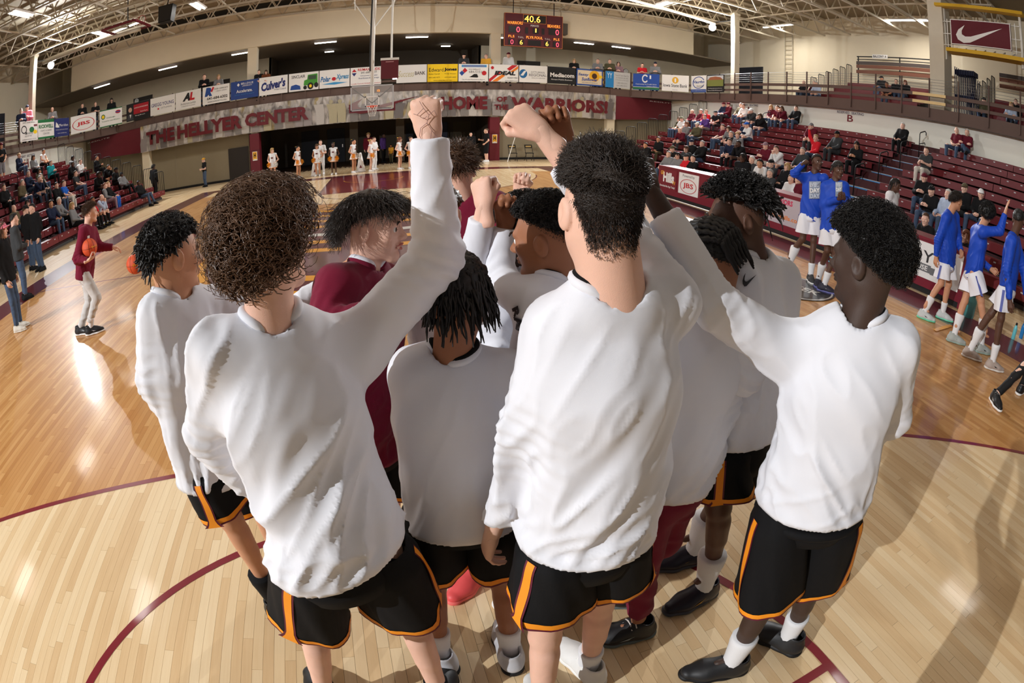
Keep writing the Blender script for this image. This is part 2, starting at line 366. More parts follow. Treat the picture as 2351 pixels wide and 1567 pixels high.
def sock(root, a, b, m, r=.043, name='sock'):
    a, b = np.array(a)-np.array(root.location), np.array(b)-np.array(root.location)
    P = [a+(b-a)*t for t in (0, .15, .3, .5, .7, .85, .97, 1)]; q = 1+.22*max(0., (np.linalg.norm(b-a)-.12)/.1); R = [r*.95, r*1.0, r*.99, r*(1+(q-1)*.4), r*(1+(q-1)*.75), r*1.04*q, r*1.05*q, r*.96*q]
    mb = MB().tube(P, R, 14); return mb.build(name, m, root, True)
def loft(rings):                # rings (m,n,3) -> closed tube surface, open ends
    m, n, _ = rings.shape; V = rings.reshape(-1, 3); i = np.arange(m-1)[:, None]*n; k = np.arange(n)[None, :]; k2 = (k+1) % n
    F = np.stack([(i+k), (i+k2), (i+n+k2), (i+n+k)], -1).reshape(-1, 4); return V, F
def dflt(J):
    J = {k: np.asarray(v, float) for k, v in J.items()}
    J.setdefault('pelvis', (J['hipL']+J['hipR'])/2); return J
def axes(J):
    R = nrm(J['shR']-J['shL']); U = nrm(J['neck']-J['pelvis']); F = nrm(np.cross(U, R)); return np.cross(F, U), F, U
def body(J, h=.011, hands=('relax', 'relax'), hh=.0045, headh=.0045, hs=1., s=1., head=True, legs=True, bare=False, nr=1.):
    """one skin: trunk, neck, limbs, head and hands"""
    R, F, U = axes(J); P = np.array([J[k] for k in J if k[:2] in ('he','ne','sh','el','wr','hi','kn','an','pe')]); g = Vox(P.min(0)-.16, P.max(0)+.16, h)
    n, pe = J['neck'], J['pelvis']; c = n+(pe-n)*.35; w = n+(pe-n)*.7
    g.cone(n-U*.09, c, .09*s, .11*s, .05, (F, .68)); g.cone(c, w, .11*s, .1*s, .05, (F, .7)); g.cone(w, pe, .1*s, .12*s, .05, (F, .72)); g.cone(J['shL'], n-U*.06, .042*s, .05*s, .04); g.cone(J['shR'], n-U*.06, .042*s, .05*s, .04)
    Rh = frame(J['fwd'], J.get('up', U)); hc = J['head']
    g.cone(n-U*.08, n, .06*s, .05*s*nr, .04)
    for S in 'LR':
        a, b, d = J['sh'+S], J['el'+S], J['wr'+S]; g.cone(a, b, .044*s, .038*s, .03); g.cone(b, b+(d-b)*.35, .041*s, .042*s, .02); g.cone(b+(d-b)*.35, d, .041*s, .026*s, .02)
        if legs:
            a, b, d = J['hip'+S], J['kn'+S], J['an'+S]; g.cone(a, b, .07*s, .055*s, .04); kd = nrm(d-b); bk = -nrm(np.cross(kd, R)); bk = bk if bk@F < 0 else -bk
            g.cone(b, d, .052*s, .034*s, .02); g.cone(b+(d-b)*.18+bk*.016, b+(d-b)*.45+bk*.014, .046*s, .04*s, .03); g.cone(b+(d-b)*.45+bk*.012, d, .038*s, .028*s, .02); g.ell(b-bk*.012, (.046*s,)*3, .02)
            t = J.get('toe'+S, F); t = nrm([t[0], t[1], 0]); g.cone(d-np.array([0, 0, .05]), d+t*.07-np.array([0, 0, .066]), .024, .018, .02)
    parts = [g.mesh()]
    if head:
        V, Q = head_patch(headh, neck=Rh.T@(n-U*.03-hc)/hs, nr=nr); parts.append((V*hs@Rh.T+hc, Q))
    for i, S in enumerate('LR'):
        if hands[i] is None: continue
        V, Q = hand_patch(hands[i], hh); fd = nrm(J['wr'+S]-J['el'+S]) if 'hd'+S not in J else nrm(J['hd'+S])
        back = J.get('palm'+S); back = -back if back is not None else (-R if S == 'L' else R)   # palm direction given; default palms inwards
        Rm = frame(fd, back)
        if S == 'L': V = V*np.array([-1, 1, 1]); Q = Q[:, ::-1]
        parts.append((V*(.97*s)@Rm.T+J['wr'+S], Q))
    return join(parts)
def top(J, h=.012, fit=1., sleeve='long', hem=.0, fold=.006, seed=1, fdir=None, wl=.06, hemdir=None, cuff=.02, s=1., neckr=.068, puff=0., drape=0., bunch=1.):
    """shirt; hem: metres below the pelvis along the spine"""
    R, F, U = axes(J); P = np.array([J[k] for k in ('neck', 'pelvis', 'shL', 'shR', 'elL', 'elR', 'wrL', 'wrR', 'hipL', 'hipR')]); g = Vox(P.min(0)-.22, P.max(0)+.2, h)
    n, pe = J['neck'], J['pelvis']; f = fit*s; c = n+(pe-n)*.32; w = n+(pe-n)*.72; e = pe-U*(hem+.1)
    g.cone(n-U*.065, c, .125*f, .165*f, .06, (F, .66)); g.cone(c, w, .165*f, .162*f, .06, (F, .68+.1*drape)); g.cone(w, e, .162*f, (.175+.03*drape)*f, .06, (F, .72+.1*drape))
    if puff: g.ell(w-F*.05*f, (.14*f, .1*f, .16), .1, np.stack([R, F, U], 1))
    for S in 'LR':
        a, b, d = J['sh'+S], J['el'+S], J['wr'+S]; sg = -1 if S == 'L' else 1
        g.cone(n+R*sg*.05-U*.014, a, .052*f, .064*f, .05)
        if sleeve == 'none': continue
        if sleeve == 'short': m = a+(b-a)*.72; g.cone(a, b, .066*f, .066*f, .05, cut=(m, b-a)); continue
        g.cone(a, b, .068*f, .058*f, .06); e2 = d-nrm(d-b)*cuff; g.cone(b, d, .058*f, .04*f, .03, cut=(e2, d-b)); g.cone(e2-nrm(d-b)*.05, d, .041*f, .04*f, .01, cut=(e2, d-b))
    hd = -U if hemdir is None else nrm(hemdir); g.plane(pe-U*hem, hd)
    Rh = frame(J['fwd'], J.get('up', U)); nk = J['head']+Rh@np.array([0, -.028, -.07])
    g.cone(n+nrm(nk-n)*.035, nk+nrm(nk-n)*.08, neckr*s, neckr*.95*s, .012, sub=True)
    V, Q = g.mesh(); dp = (V-(pe-U*hem))@hd; nr_ = dp > -.75*h; V[nr_] -= dp[nr_, None]*hd
    if fold:
        N = vnormals(V, Q); fd = fdir if fdir is not None else (U+.5*R)
        dn = np.minimum(1, np.abs((V-(pe-U*hem))@hd)/.03)[:, None]      # hems stay level
        hgt = ((V-pe)@U)/max(.2, (n-pe)@U); wt = np.clip(1.15-.9*hgt, .3, 1.)
        arm = np.minimum(*[np.linalg.norm(V-(J['sh'+S]+(J['el'+S]-J['sh'+S])*np.clip((V-J['sh'+S])@(J['el'+S]-J['sh'+S])/max(1e-6, ((J['el'+S]-J['sh'+S])**2).sum()), 0, 1)[:, None]), axis=1) for S in 'LR']); wt = np.maximum(wt, np.clip(1.5-arm/.1, 0, .5))
        V2 = V+(folds(V, N, fd, wl*.55, fold*.75, seed, 14.)-V)*wt[:, None]; V2 = V2+(folds(V, N, fd+.3*R, wl*1.5, fold*1.35, seed+40, 8.)-V)*wt[:, None]
        low = np.clip(1-np.abs(hgt-.12)/.2, 0, 1); V2 = V2+(folds(V, N, R+.55*U, wl*.7, fold*.7, seed+71, 11.)-V)*low[:, None]
        for S in 'LR':                                     # bunching round the elbows
            b = J['el'+S]; a = nrm(J['wr'+S]-J['sh'+S]); wgt = np.exp(-((V-b)**2).sum(1)/.12**2); V2 += N*(np.sin((V-b)@a*150+3*vnoise(V*14, seed+8))*.0035*wgt*bunch*min(1.5, fold/.006))[:, None]
        dn = dn*np.clip((np.linalg.norm(V-(n+nrm(nk-n)*.03), axis=1)-.095)/.05, 0, 1)[:, None]; V = V+(V2-V)*dn
    return V, Q
def pants(J, h=.014, fit=1., fold=.006, seed=3, cuff=.03, s=1.):
    R, F, U = axes(J); P = np.array([J[k] for k in ('pelvis', 'hipL', 'hipR', 'knL', 'knR', 'anL', 'anR')]); g = Vox(P.min(0)-.2, P.max(0)+.2, h); pe = J['pelvis']; f = fit*s
    g.cone(pe+U*.1, pe-U*.0, .14*f, .155*f, .05, (F, .75))
    for S in 'LR':
        a, b, d = J['hip'+S], J['kn'+S], J['an'+S]; g.cone(a, b, .1*f, .075*f, .03); e = d-nrm(d-b)*cuff; g.cone(b, d, .074*f, .052*f, .03, cut=(e, d-b))
    g.plane(pe+U*.1, U); V, Q = g.mesh()
    if fold: N = vnormals(V, Q); V = folds(V, N, R+.4*F, .06, fold, seed, 3.)
    return V, Q
def shorts(root, J, m, trim=None, trim2=None, length=.85, fit=1., side=True, seed=4, flare=1., s=1., name='shorts'):
    """two leg tubes and a seat, with a hem band and a side stripe on each leg"""
    R, F, U = axes(J); o0 = np.array(root.location); pe = J['pelvis']; n = 44; A = np.linspace(0, 2*math.pi, n, endpoint=False); parts = []; tr = []
    def ring(c, x, y, rx, ry): return c+np.cos(A)[:, None]*x*rx+np.sin(A)[:, None]*y*ry
    lo = (J['hipL']+J['hipR'])/2
    rg = [ring(pe+U*.15, R, F, .12*s, .085*s), ring(pe+U*.08, R, F, .14*s*fit, .1*s*fit), ring(pe+U*.0, R, F, .158*s*fit, .112*s*fit), ring(lo-U*.05, R, F, .174*s*fit, .128*s*fit), ring(lo-U*.1, R, F, .15*s*fit, .12*s*fit), ring(lo-U*.13, R, F, .02, .02)]
    parts.append(loft(np.array(rg)))
    for S in 'LR':
        sg = -1 if S == 'L' else 1; a, b = J['hip'+S]+U*.02, J['kn'+S]; ax = nrm(b-a); x = nrm(R-ax*(R@ax))*sg; y = np.cross(ax, x); e = a+(b-a)*length; T = np.linspace(0, 1, 15); rg = []
        for t in T:
            c = a+(e-a)*t; ks_ = min(1, .8+t); rx = (.098+.03*t*flare)*s*fit*ks_; ry = (.115+.022*t*flare)*s*fit*ks_
            wv = 1+(.03+.06*t)*np.sin(A*3+seed+(1 if S == 'L' else 3)+2.5*t)*t+.028*np.sin(A*6+seed*2+4*t)*(.3+t)+.014*np.sin(A*11+seed+9*t)
            q = ring(c, x, y, rx, ry); rg.append(c+(q-c)*wv[:, None])
        rg = np.array(rg); parts.append(loft(rg)); inn = rg[::-1].copy(); inn = inn+(np.array([a+(e-a)*t for t in T[::-1]])[:, None]-inn)*.035; parts.append(loft(inn[:8]))
        rim = np.array([rg[-1], inn[0]]); parts.append(loft(rim))
        def off(q, c, k): return c+(q-c)*k
        if trim:
            L = np.linalg.norm(e-a); q1 = []; q2 = []
            for dz, ss in ((.026, q1), (.006, q1), (.0, q2), (.007, q2)):
                t = 1-dz/L; i = min(int(t*14), 13); fr = t*14-i; c = a+(e-a)*t; rr = rg[i]*(1-fr)+rg[i+1]*fr; ss.append(off(rr, c, 1.014+(.004 if ss is q2 else 0)))
            tr.append(('hem_band', loft(np.array(q1)), trim)); tr.append(('hem_piping', loft(np.array(q2)), trim2))
            if side:
                for nm, mm, wd, k in (('side_stripe_edge', trim2, .02, 1.014), ('side_stripe', trim, .0135, 1.024)):
                    V = []; 
                    for t in np.linspace(.12, 1, 14):
                        i = min(int(t*14), 13); fr = t*14-i; c = a+(e-a)*t; rr = off(rg[i]*(1-fr)+rg[i+1]*fr, c, k); z_ = 4 if S == 'R' else -4; p0 = rr[z_]; tg = nrm(rr[z_+1]-rr[z_-1]); w_ = wd*(1+(1.3*max(0, (t-.9)/.1)))
                        V += [p0-tg*w_, p0+tg*w_]
                    V = np.array(V); Fq = np.array([(2*i, 2*i+1, 2*i+3, 2*i+2) for i in range(13)]); tr.append((nm, (V, Fq), mm))
    V, Q = join(parts); o = link(name, mesh(name, V-o0, Q, m, True), root)
    for nm, (V, Q), mm in tr: link(nm, mesh(nm, V-o0, Q, mm, True), o)
    return o
# ================================================================ hair
def strands(P, prof=3, taper=True):
    """P (s,n,3), radius (s,n) -> tubes of prof sides"""
    P, Rr = P; s, n, _ = P.shape; T = np.gradient(P, axis=1); T /= np.linalg.norm(T, axis=2, keepdims=True)+1e-9
    a = np.where(np.abs(T[..., 2:3]) < .9, np.array([0, 0, 1.]), np.array([1., 0, 0])); X = np.cross(T, a); X /= np.linalg.norm(X, axis=2, keepdims=True)+1e-9; Y = np.cross(T, X)
    an = 2*math.pi*np.arange(prof)/prof; V = P[:, :, None]+Rr[:, :, None, None]*(np.cos(an)[None, None, :, None]*X[:, :, None]+np.sin(an)[None, None, :, None]*Y[:, :, None])
    V = V.reshape(-1, 3); b = (np.arange(s)[:, None]*n+np.arange(n-1)[None, :])[..., None]*prof; k = np.arange(prof); k2 = (k+1) % prof
    F = np.stack([b+k, b+k2, b+prof+k2, b+prof+k], -1).reshape(-1, 4); return V, F
SK = np.array([.079, .104, .094]); SKC = np.array([0, -.012, .032])
def scalp(n, rng, keep):
    """points and normals on the skull where keep(unit direction) holds"""
    D = rng.normal(size=(n*6, 3)); D /= np.linalg.norm(D, axis=1, keepdims=True); D = D[keep(D)][:n]; return SKC+D*SK, nrm_rows(D/SK)
def nrm_rows(a): return a/(np.linalg.norm(a, axis=-1, keepdims=True)+1e-9)
def hairline(D, low=-.55, front=.35, side=-.05):      # unit direction in the head frame -> is this scalp?
    x, y, z = D[:, 0], D[:, 1], D[:, 2]; lim = np.where(y > .35, front+.35*(y-.35), np.where(y > -.25, side+(y+.25)*(front-side)/.6, low+(y+1)*(side-low)/.75)); return z > lim
def cap_patch(grow, keep, h=.006, noise=0., nf=40., seed=0):
    g = Vox((-.2, -.22, -.22), (.2, .2, .25), h); g.ell(SKC, SK+grow, .001); V, Q = g.mesh(); D = nrm_rows((V-SKC)/SK)
    if noise: V = V+D*(vnoise(V*nf, seed)*noise+vnoise(V*nf*2.3, seed+3)*noise*.5)[:, None]
    ok = keep(D); return V, Q[ok[Q].all(1)]
def hair_curly(rng, n=800, L=.11, rad=.011, r=.0014, turns=3.2, pts=26, keep=None, down=.9, out=.035, grow=.02, vol=.0):
    P0, N = scalp(n, rng, keep); m = len(P0); t = np.linspace(0, 1, pts)[None, :, None]; Ls = L*rng.uniform(.6, 1.25, (m, 1, 1))
    dn = np.array([0, 0, -1.]); base = P0[:, None]+N[:, None]*(out*np.sqrt(t)+Ls*.25*t)+dn*(Ls*down*t**1.5)+N[:, None]*np.array([1, 1, 0])*vol*t
    a = nrm_rows(np.cross(N, rng.normal(size=N.shape)))[:, None]; b = np.cross(N[:, None]*1., a); ph = rng.uniform(0, 6.28, (m, 1, 1)); tu = turns*rng.uniform(.6, 1.5, (m, 1, 1)); rr = rad*rng.uniform(.5, 1.5, (m, 1, 1))*np.minimum(1, t*4)
    P = base+rr*(np.cos(ph+tu*6.28*t)*a+np.sin(ph+tu*6.28*t)*b); R = r*np.ones((m, pts))*(1-.45*t[..., 0]); return strands((P, R), 3)
def hair_straight(rng, n, L, r, keep, dirf, pts=5, lift=.012, jit=.25, wave=.0):
    P0, N = scalp(n, rng, keep); m = len(P0); d = nrm_rows(dirf(N)+jit*rng.normal(size=N.shape)); t = np.linspace(0, 1, pts)[None, :, None]; Ls = L*rng.uniform(.6, 1.15, (m, 1, 1)) if not callable(L) else L(N, rng)[:, None, None]
    P = P0[:, None]+N[:, None]*(lift*np.sin(np.minimum(1, t*1.3)*1.9)*np.minimum(1, Ls/.03))+d[:, None]*Ls*t
    if wave: P = P+wave*np.sin(t*9+rng.uniform(0, 6.28, (m, 1, 1)))*nrm_rows(np.cross(d, N))[:, None]
    # keep outside the skull
    Q = (P-SKC)/(SK+.004); q = np.linalg.norm(Q, axis=2, keepdims=True); P = np.where(q < 1, SKC+(P-SKC)/np.maximum(q, 1e-6), P)
    R = r*np.ones((m, pts))*(1-.6*t[..., 0]); return strands((P, R), 3)
def hair_locs(rng, n, L, r, keep, drop=.8, out=.03, pts=10, lump=.25, dirf=None, prof=5):
    P0, N = scalp(n, rng, keep); m = len(P0); t = np.linspace(0, 1, pts)[None, :, None]; Ls = L*rng.uniform(.65, 1.2, (m, 1, 1)); dn = np.array([0, 0, -1.])
    d = nrm_rows(N+.35*rng.normal(size=N.shape))[:, None] if dirf is None else nrm_rows(dirf(N)+.22*rng.normal(size=N.shape))[:, None]
    P = P0[:, None]-N[:, None]*.004+d*(out*t**.6+Ls*(1-drop)*t)+dn*(Ls*drop*t**1.6)
    P = P+.006*np.sin(t*8+rng.uniform(0, 6.28, (m, 1, 1)))*nrm_rows(rng.normal(size=(m, 1, 3)))
    Q = (P-SKC)/(SK+.006); q = np.linalg.norm(Q, axis=2, keepdims=True); P = np.where(q < 1, SKC+(P-SKC)/np.maximum(q, 1e-6), P)
    R = r*rng.uniform(.75, 1.25, (m, 1))*(1+lump*np.sin(t[..., 0]*26+rng.uniform(0, 6.28, (m, 1))))*np.sqrt(np.clip(1.06-t[..., 0], .05, 1)); return strands((P, R), prof)
def put_hair(root, J, parts, m, hs=1., name='hair'):
    V, F = join(parts); R = frame(J['fwd'], J.get('up', axes(J)[2])); V = V*hs@R.T+J['head']-np.array(root.location)
    return link(name, mesh(name, V, F, m, True), root)

def stubble(J, mask, n, L, r, m, root, nr=1., hs=1., name='faded_nape', d=(0, -.15, -1)):
    """short hairs rooted on the skin itself"""
    U = axes(J)[2]; Rh = frame(J['fwd'], J.get('up', U)); V, Q = head_patch(.006, neck=Rh.T@(J['neck']-U*.03-J['head'])/hs, nr=nr); N = vnormals(V, Q); k = np.where(mask(V))[0]; k = RNG.choice(k, n)
    P0 = V[k]+RNG.normal(size=(n, 3))*.003; Nn = N[k]; dd = nrm_rows(np.array(d)+.45*Nn+.2*RNG.normal(size=(n, 3))); t = np.linspace(0, 1, 3)[None, :, None]; Ls = (L(P0) if callable(L) else np.full(n, L))[:, None, None]*RNG.uniform(.6, 1.2, (n, 1, 1))
    P = P0[:, None]+dd[:, None]*Ls*t; V2, F = strands((P, r*np.ones((n, 3))*(1-.5*t[..., 0])), 3); V2 = V2*hs@Rh.T+J['head']-np.array(root.location); return link(name, mesh(name, V2, F, m, True), root)
# ================================================================ the hall
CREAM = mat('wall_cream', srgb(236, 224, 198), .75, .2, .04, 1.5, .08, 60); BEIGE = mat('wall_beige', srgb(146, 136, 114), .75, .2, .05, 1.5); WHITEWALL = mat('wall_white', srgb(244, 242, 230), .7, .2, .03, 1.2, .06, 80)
BROWN = mat('fascia_brown', srgb(98, 78, 70), .6, .3, .08, 3); MAROON = mat('maroon_paint', srgb(104, 26, 38), .5, .4, .08, 3); SEAT = mat('seat_maroon', srgb(112, 34, 40), .42, .45, .12, 6)
DARK = mat('dark_metal', srgb(30, 28, 28), .5, .4); STEEL = mat('truss_white', srgb(206, 196, 176), .55, .3, .05, 4); DECK = mat('roof_deck', srgb(150, 136, 112), .8, .2, .1, 2); GREYM = mat('grey_metal', srgb(120, 120, 122), .5, .5)
BLACK = flat(20, 19, 20, .6); WHITE = flat(238, 236, 232, .55); REDM = flat(176, 28, 40, .5); GOLD = flat(244, 176, 40, .5); LAMP = mat('lamp_tube', (1, 1, 1), emit=((1, .97, .92), 9)); RUBBER = flat(40, 38, 38, .8)
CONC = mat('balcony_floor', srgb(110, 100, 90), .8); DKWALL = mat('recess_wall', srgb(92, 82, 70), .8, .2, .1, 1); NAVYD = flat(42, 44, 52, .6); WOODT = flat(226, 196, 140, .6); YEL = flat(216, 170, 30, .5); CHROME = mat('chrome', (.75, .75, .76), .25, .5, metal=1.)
FT, L = 0., 17.07               # near free-throw line at y=0, far one at y=17.07
HX, Y0, Y1 = 7.62, -5.79, 22.86
# ---- floor boards
def wood(paint=None):
    m = bpy.data.materials.new('court_maple'); m.use_nodes = True; nt = m.node_tree; N = nt.nodes; b = N['Principled BSDF']; lk = nt.links.new
    geo = N.new('ShaderNodeNewGeometry'); oi = N.new('ShaderNodeObjectInfo'); sep = N.new('ShaderNodeSeparateXYZ'); lk(geo.outputs['Position'], sep.inputs[0])
    def M(op, a, c=None, clamp=False):
        n = N.new('ShaderNodeMath'); n.operation = op; n.use_clamp = clamp
        for i, v in enumerate((a, c)):
            if v is None: continue
            if isinstance(v, (int, float)): n.inputs[i].default_value = v
            else: lk(v, n.inputs[i])
        return n.outputs[0]
    rnd = M('FRACT', M('ADD', geo.outputs['Random Per Island'], oi.outputs['Random']))
    def arc(cy):
        dy = M('SUBTRACT', sep.outputs[1], cy); return M('LESS_THAN', M('SQRT', M('ADD', M('MULTIPLY', sep.outputs[0], sep.outputs[0]), M('MULTIPLY', dy, dy))), 6.72)
    inside = M('MAXIMUM', M('MAXIMUM', arc(-4.19), arc(L+4.19)), M('MAXIMUM', M('LESS_THAN', sep.outputs[1], -4.2), M('GREATER_THAN', sep.outputs[1], L+4.2)))
    outc = M('GREATER_THAN', M('ABSOLUTE', sep.outputs[0]), HX+.9); inside = M('MAXIMUM', inside, outc, True)
    gr = N.new('ShaderNodeTexNoise'); gr.inputs['Scale'].default_value = 1; gr.inputs['Detail'].default_value = 5; mp = N.new('ShaderNodeMapping'); mp.inputs['Scale'].default_value = (60, 3, 10)
    cmb = N.new('ShaderNodeVectorMath'); cmb.operation = 'ADD'; off = N.new('ShaderNodeCombineXYZ'); lk(M('MULTIPLY', rnd, 37.), off.inputs[1]); lk(M('MULTIPLY', rnd, 11.), off.inputs[0]); lk(geo.outputs['Position'], cmb.inputs[0]); lk(off.outputs[0], cmb.inputs[1]); lk(cmb.outputs[0], mp.inputs[0]); lk(mp.outputs[0], gr.inputs[0])
    def ramp(cols):
        r = N.new('ShaderNodeValToRGB'); el = r.color_ramp.elements
        for i, (p_, c) in enumerate(cols):
            e = el[i] if i < 2 else el.new(p_); e.position = p_; e.color = tuple(srgb(*c))+(1,)
        return r
    f = M('ADD', M('MULTIPLY', rnd, .7), M('MULTIPLY', gr.outputs['Fac'], .45))
    a = ramp([(.1, (214, 178, 132)), (.95, (240, 216, 176)), (.5, (228, 197, 152))]); c = ramp([(.1, (178, 122, 68)), (.95, (212, 162, 104)), (.5, (196, 142, 84))]); lk(f, a.inputs[0]); lk(f, c.inputs[0])
    mx = N.new('ShaderNodeMix'); mx.data_type = 'RGBA'; lk(inside, mx.inputs[0]); lk(c.outputs[0], mx.inputs[6]); lk(a.outputs[0], mx.inputs[7]); lk(mx.outputs[2], b.inputs['Base Color'])
    b.inputs['Roughness'].default_value = .45; b.inputs['Coat Weight'].default_value = .6; b.inputs['Coat Roughness'].default_value = .1; b.inputs['Specular IOR Level'].default_value = .2
    bp = N.new('ShaderNodeBump'); bp.inputs['Strength'].default_value = .05; bp.inputs['Distance'].default_value = .003; nz = N.new('ShaderNodeTexNoise'); nz.inputs['Scale'].default_value = 4; nz.inputs['Detail'].default_value = 3; lk(geo.outputs['Position'], nz.inputs[0]); lk(nz.outputs['Fac'], bp.inputs['Height']); lk(bp.outputs[0], b.inputs['Coat Normal'])
    return m
MAPLE = wood(); SUB = flat(74, 52, 34, .7)
floor = struct(box('floor', (-26, -9, -.12), (26, 36, -.006), SUB))
BW = .0572; rng = np.random.default_rng(5); bd = []
for i in range(int(-19/BW), int(19/BW)):
    y = -8.5-rng.uniform(0, 1.2)
    while y < 28.7:
        l = rng.choice([.45, .7, .95, 1.2, 1.5]); bd.append((i*BW, y, l)); y += l
bd = np.array(bd); cen = bd.copy(); cen[:, 0] += BW/2; cen[:, 1] += cen[:, 2]/2
vis = (cen[:, 1] > .0)*1.; dist = np.hypot(cen[:, 0]-CX, cen[:, 1]-CY-.25)+(1-vis)*100; order = np.argsort(dist); near, far = order[:300], order[300:]
G = .0007; bme = {}
def board_verts(l): return [(G, G, -.005), (BW-G, G, -.005), (BW-G, l-G, -.005), (G, l-G, -.005), (G, G, 0), (BW-G, G, 0), (BW-G, l-G, 0), (G, l-G, 0)]
BF = [(4, 5, 6, 7), (0, 1, 5, 4), (1, 2, 6, 5), (2, 3, 7, 6), (3, 0, 4, 7), (0, 3, 2, 1)]
for k in near:
    x, y, l = bd[k]
    if l not in bme: bme[l] = mesh('floorboard', board_verts(l), BF, MAPLE)
    link('floorboard', bme[l], floor, (x, y, 0))
fb = bd[far]; V = np.array([[(G, G, -.005), (BW-G, G, -.005), (BW-G, 1, -.005), (G, 1, -.005), (G, G, 0), (BW-G, G, 0), (BW-G, 1, 0), (G, 1, 0)]]).repeat(len(fb), 0)
V[:, [2, 3, 6, 7], 1] = (fb[:, 2]-G)[:, None]; V[:, :, 0] += fb[:, 0:1]; V[:, :, 1] += fb[:, 1:2]
Fq = (np.arange(len(fb))[:, None, None]*8+np.array(BF[:5])[None]).reshape(-1, 4)
tag(link('floorboards', mesh('floorboards', V.reshape(-1, 3), Fq, MAPLE), floor), kind='stuff')
# ---- painted markings (thin coats of paint on the boards)
PAINT = mat('court_paint_maroon', srgb(128, 26, 40), .35, .4, .1, 3, coat=.8); PGOLD = mat('court_paint_gold', srgb(240, 164, 34), .35, .4, .06, 3, coat=.8); PWHITE = mat('court_paint_white', srgb(226, 222, 212), .35, .4, coat=.8); PBLACK = mat('court_paint_black', srgb(30, 27, 27), .35, .4, coat=.8); PDK = mat('court_paint_dark_maroon', srgb(92, 18, 34), .35, .4, .1, 3, coat=.8)
_pz = [.0006]
def paint(name, polys, m):
    _pz[0] += .00025; V = []; F = []
    for P in polys: F.append(tuple(range(len(V), len(V)+len(P)))); V += [(x, y, _pz[0]) for x, y in P]
    o = link(name, mesh(name, V, F, m), floor); return o
def rect2(x0, y0, x1, y1): return [(x0, y0), (x1, y0), (x1, y1), (x0, y1)]
def arc2(cx, cy, r0, r1, a0, a1, n=64):
    A = np.radians(np.linspace(a0, a1, n+1)); return [[(cx+r0*math.cos(A[i]), cy+r0*math.sin(A[i])), (cx+r1*math.cos(A[i]), cy+r1*math.sin(A[i])), (cx+r1*math.cos(A[i+1]), cy+r1*math.sin(A[i+1])), (cx+r0*math.cos(A[i+1]), cy+r0*math.sin(A[i+1]))] for i in range(n)]
def flip(polys): return [[(x, L-y) for x, y in P][::-1] for P in polys]
paint('sideline_band', [rect2(-8.6, Y0-1.6, -HX, Y1+1.0)], PDK); paint('sideline_band', [rect2(HX, Y0-1.6, 8.6, Y1+1.0)], PDK); paint('baseline_band', [rect2(-HX, Y1, HX, Y1+1.0)], PDK); paint('halfcourt_line', [rect2(-HX, L/2-.025, HX, L/2+.025)], PAINT)
thr = arc2(0, -4.19, 6.70, 6.75, 13, 167, 90); paint('three_point_line', thr, PAINT); paint('three_point_line', flip(thr), PAINT)
ftc = arc2(0, 0, 1.78, 1.83, -90, 270, 96); paint('free_throw_circle', ftc, PAINT); paint('free_throw_line', [rect2(-1.83, -.025, 1.83, .025)], PAINT); paint('lane_line', [rect2(-1.83, Y0, -1.78, 0)], PAINT); paint('lane_line', [rect2(1.78, Y0, 1.83, 0)], PAINT)
paint('far_lane', [rect2(-1.83, L, 1.83, Y1)], PAINT); paint('far_lane_edge', [rect2(-1.93, L-.05, -1.83, Y1), rect2(1.83, L-.05, 1.93, Y1)], PDK); paint('restricted_arc', arc2(0, L+4.19, 1.22, 1.27, 180, 360, 40), PGOLD); paint('free_throw_circle', [[(x, L-y) for x, y in P][::-1] for P in arc2(0, 0, 1.78, 1.83, 0, 180, 48)], PDK)
paint('baseline_gold_arrow', [[(-5.2, 22.6), (-3.4, 22.3), (-3.4, 22.8)], [(5.2, 22.6), (3.4, 22.3), (3.4, 22.8)]], PGOLD)
# centre emblem: maroon shield with gold feather bars
cy = L/2
paint('centre_emblem', [[(3.3*math.cos(a), cy+1.2+4.2*math.sin(a)) for a in np.linspace(0, 2*math.pi, 60, endpoint=False)]], PDK); paint('centre_circle', arc2(0, cy, 1.78, 1.83, 0, 360, 72), PAINT)
for i, yy in enumerate((-2.3, -1.5, .3, 1.0, 1.7, 2.6, 3.3, 4.0, 4.7)):
    w = 3.25*math.sqrt(max(.05, 1-((yy-1.2)/4.3)**2))
    for sx in (-1, 1): paint('emblem_bar', [[(sx*w, cy+yy+.1), (sx*.55, cy+yy-.28), (sx*.55, cy+yy-.02), (sx*w*.96, cy+yy+.4)][::sx]], PGOLD if i != 4 else PWHITE)
paint('emblem_rim', arc2(0, 0, 1, 1.001, 0, 1, 1) if False else [[(3.3*math.cos(a), cy+1.2+4.2*math.sin(a)), (3.55*math.cos(a), cy+1.2+4.45*math.sin(a)), (3.55*math.cos(b), cy+1.2+4.45*math.sin(b)), (3.3*math.cos(b), cy+1.2+4.2*math.sin(b))] for a, b in zip(np.linspace(3.3, 4.0, 12)[:-1], np.linspace(3.3, 4.0, 12)[1:])], PGOLD)
def disc(cx, cy_, r, n=40): return [[(cx+r*math.cos(a), cy_+r*math.sin(a)) for a in np.linspace(0, 2*math.pi, n, endpoint=False)]]
paint('round_floor_logo', disc(6.0, 4.75, .62), PBLACK); paint('round_floor_logo_ring', arc2(6.0, 4.75, .56, .59, 0, 360, 40), PWHITE)
paint('round_floor_logo', disc(-4.7, 12.0, .6), PBLACK); paint('round_floor_logo_ring', arc2(-4.7, 12.0, .5, .58, 0, 360, 40), PWHITE); paint('round_floor_logo_core', disc(-4.8, 11.95, .32), PAINT)
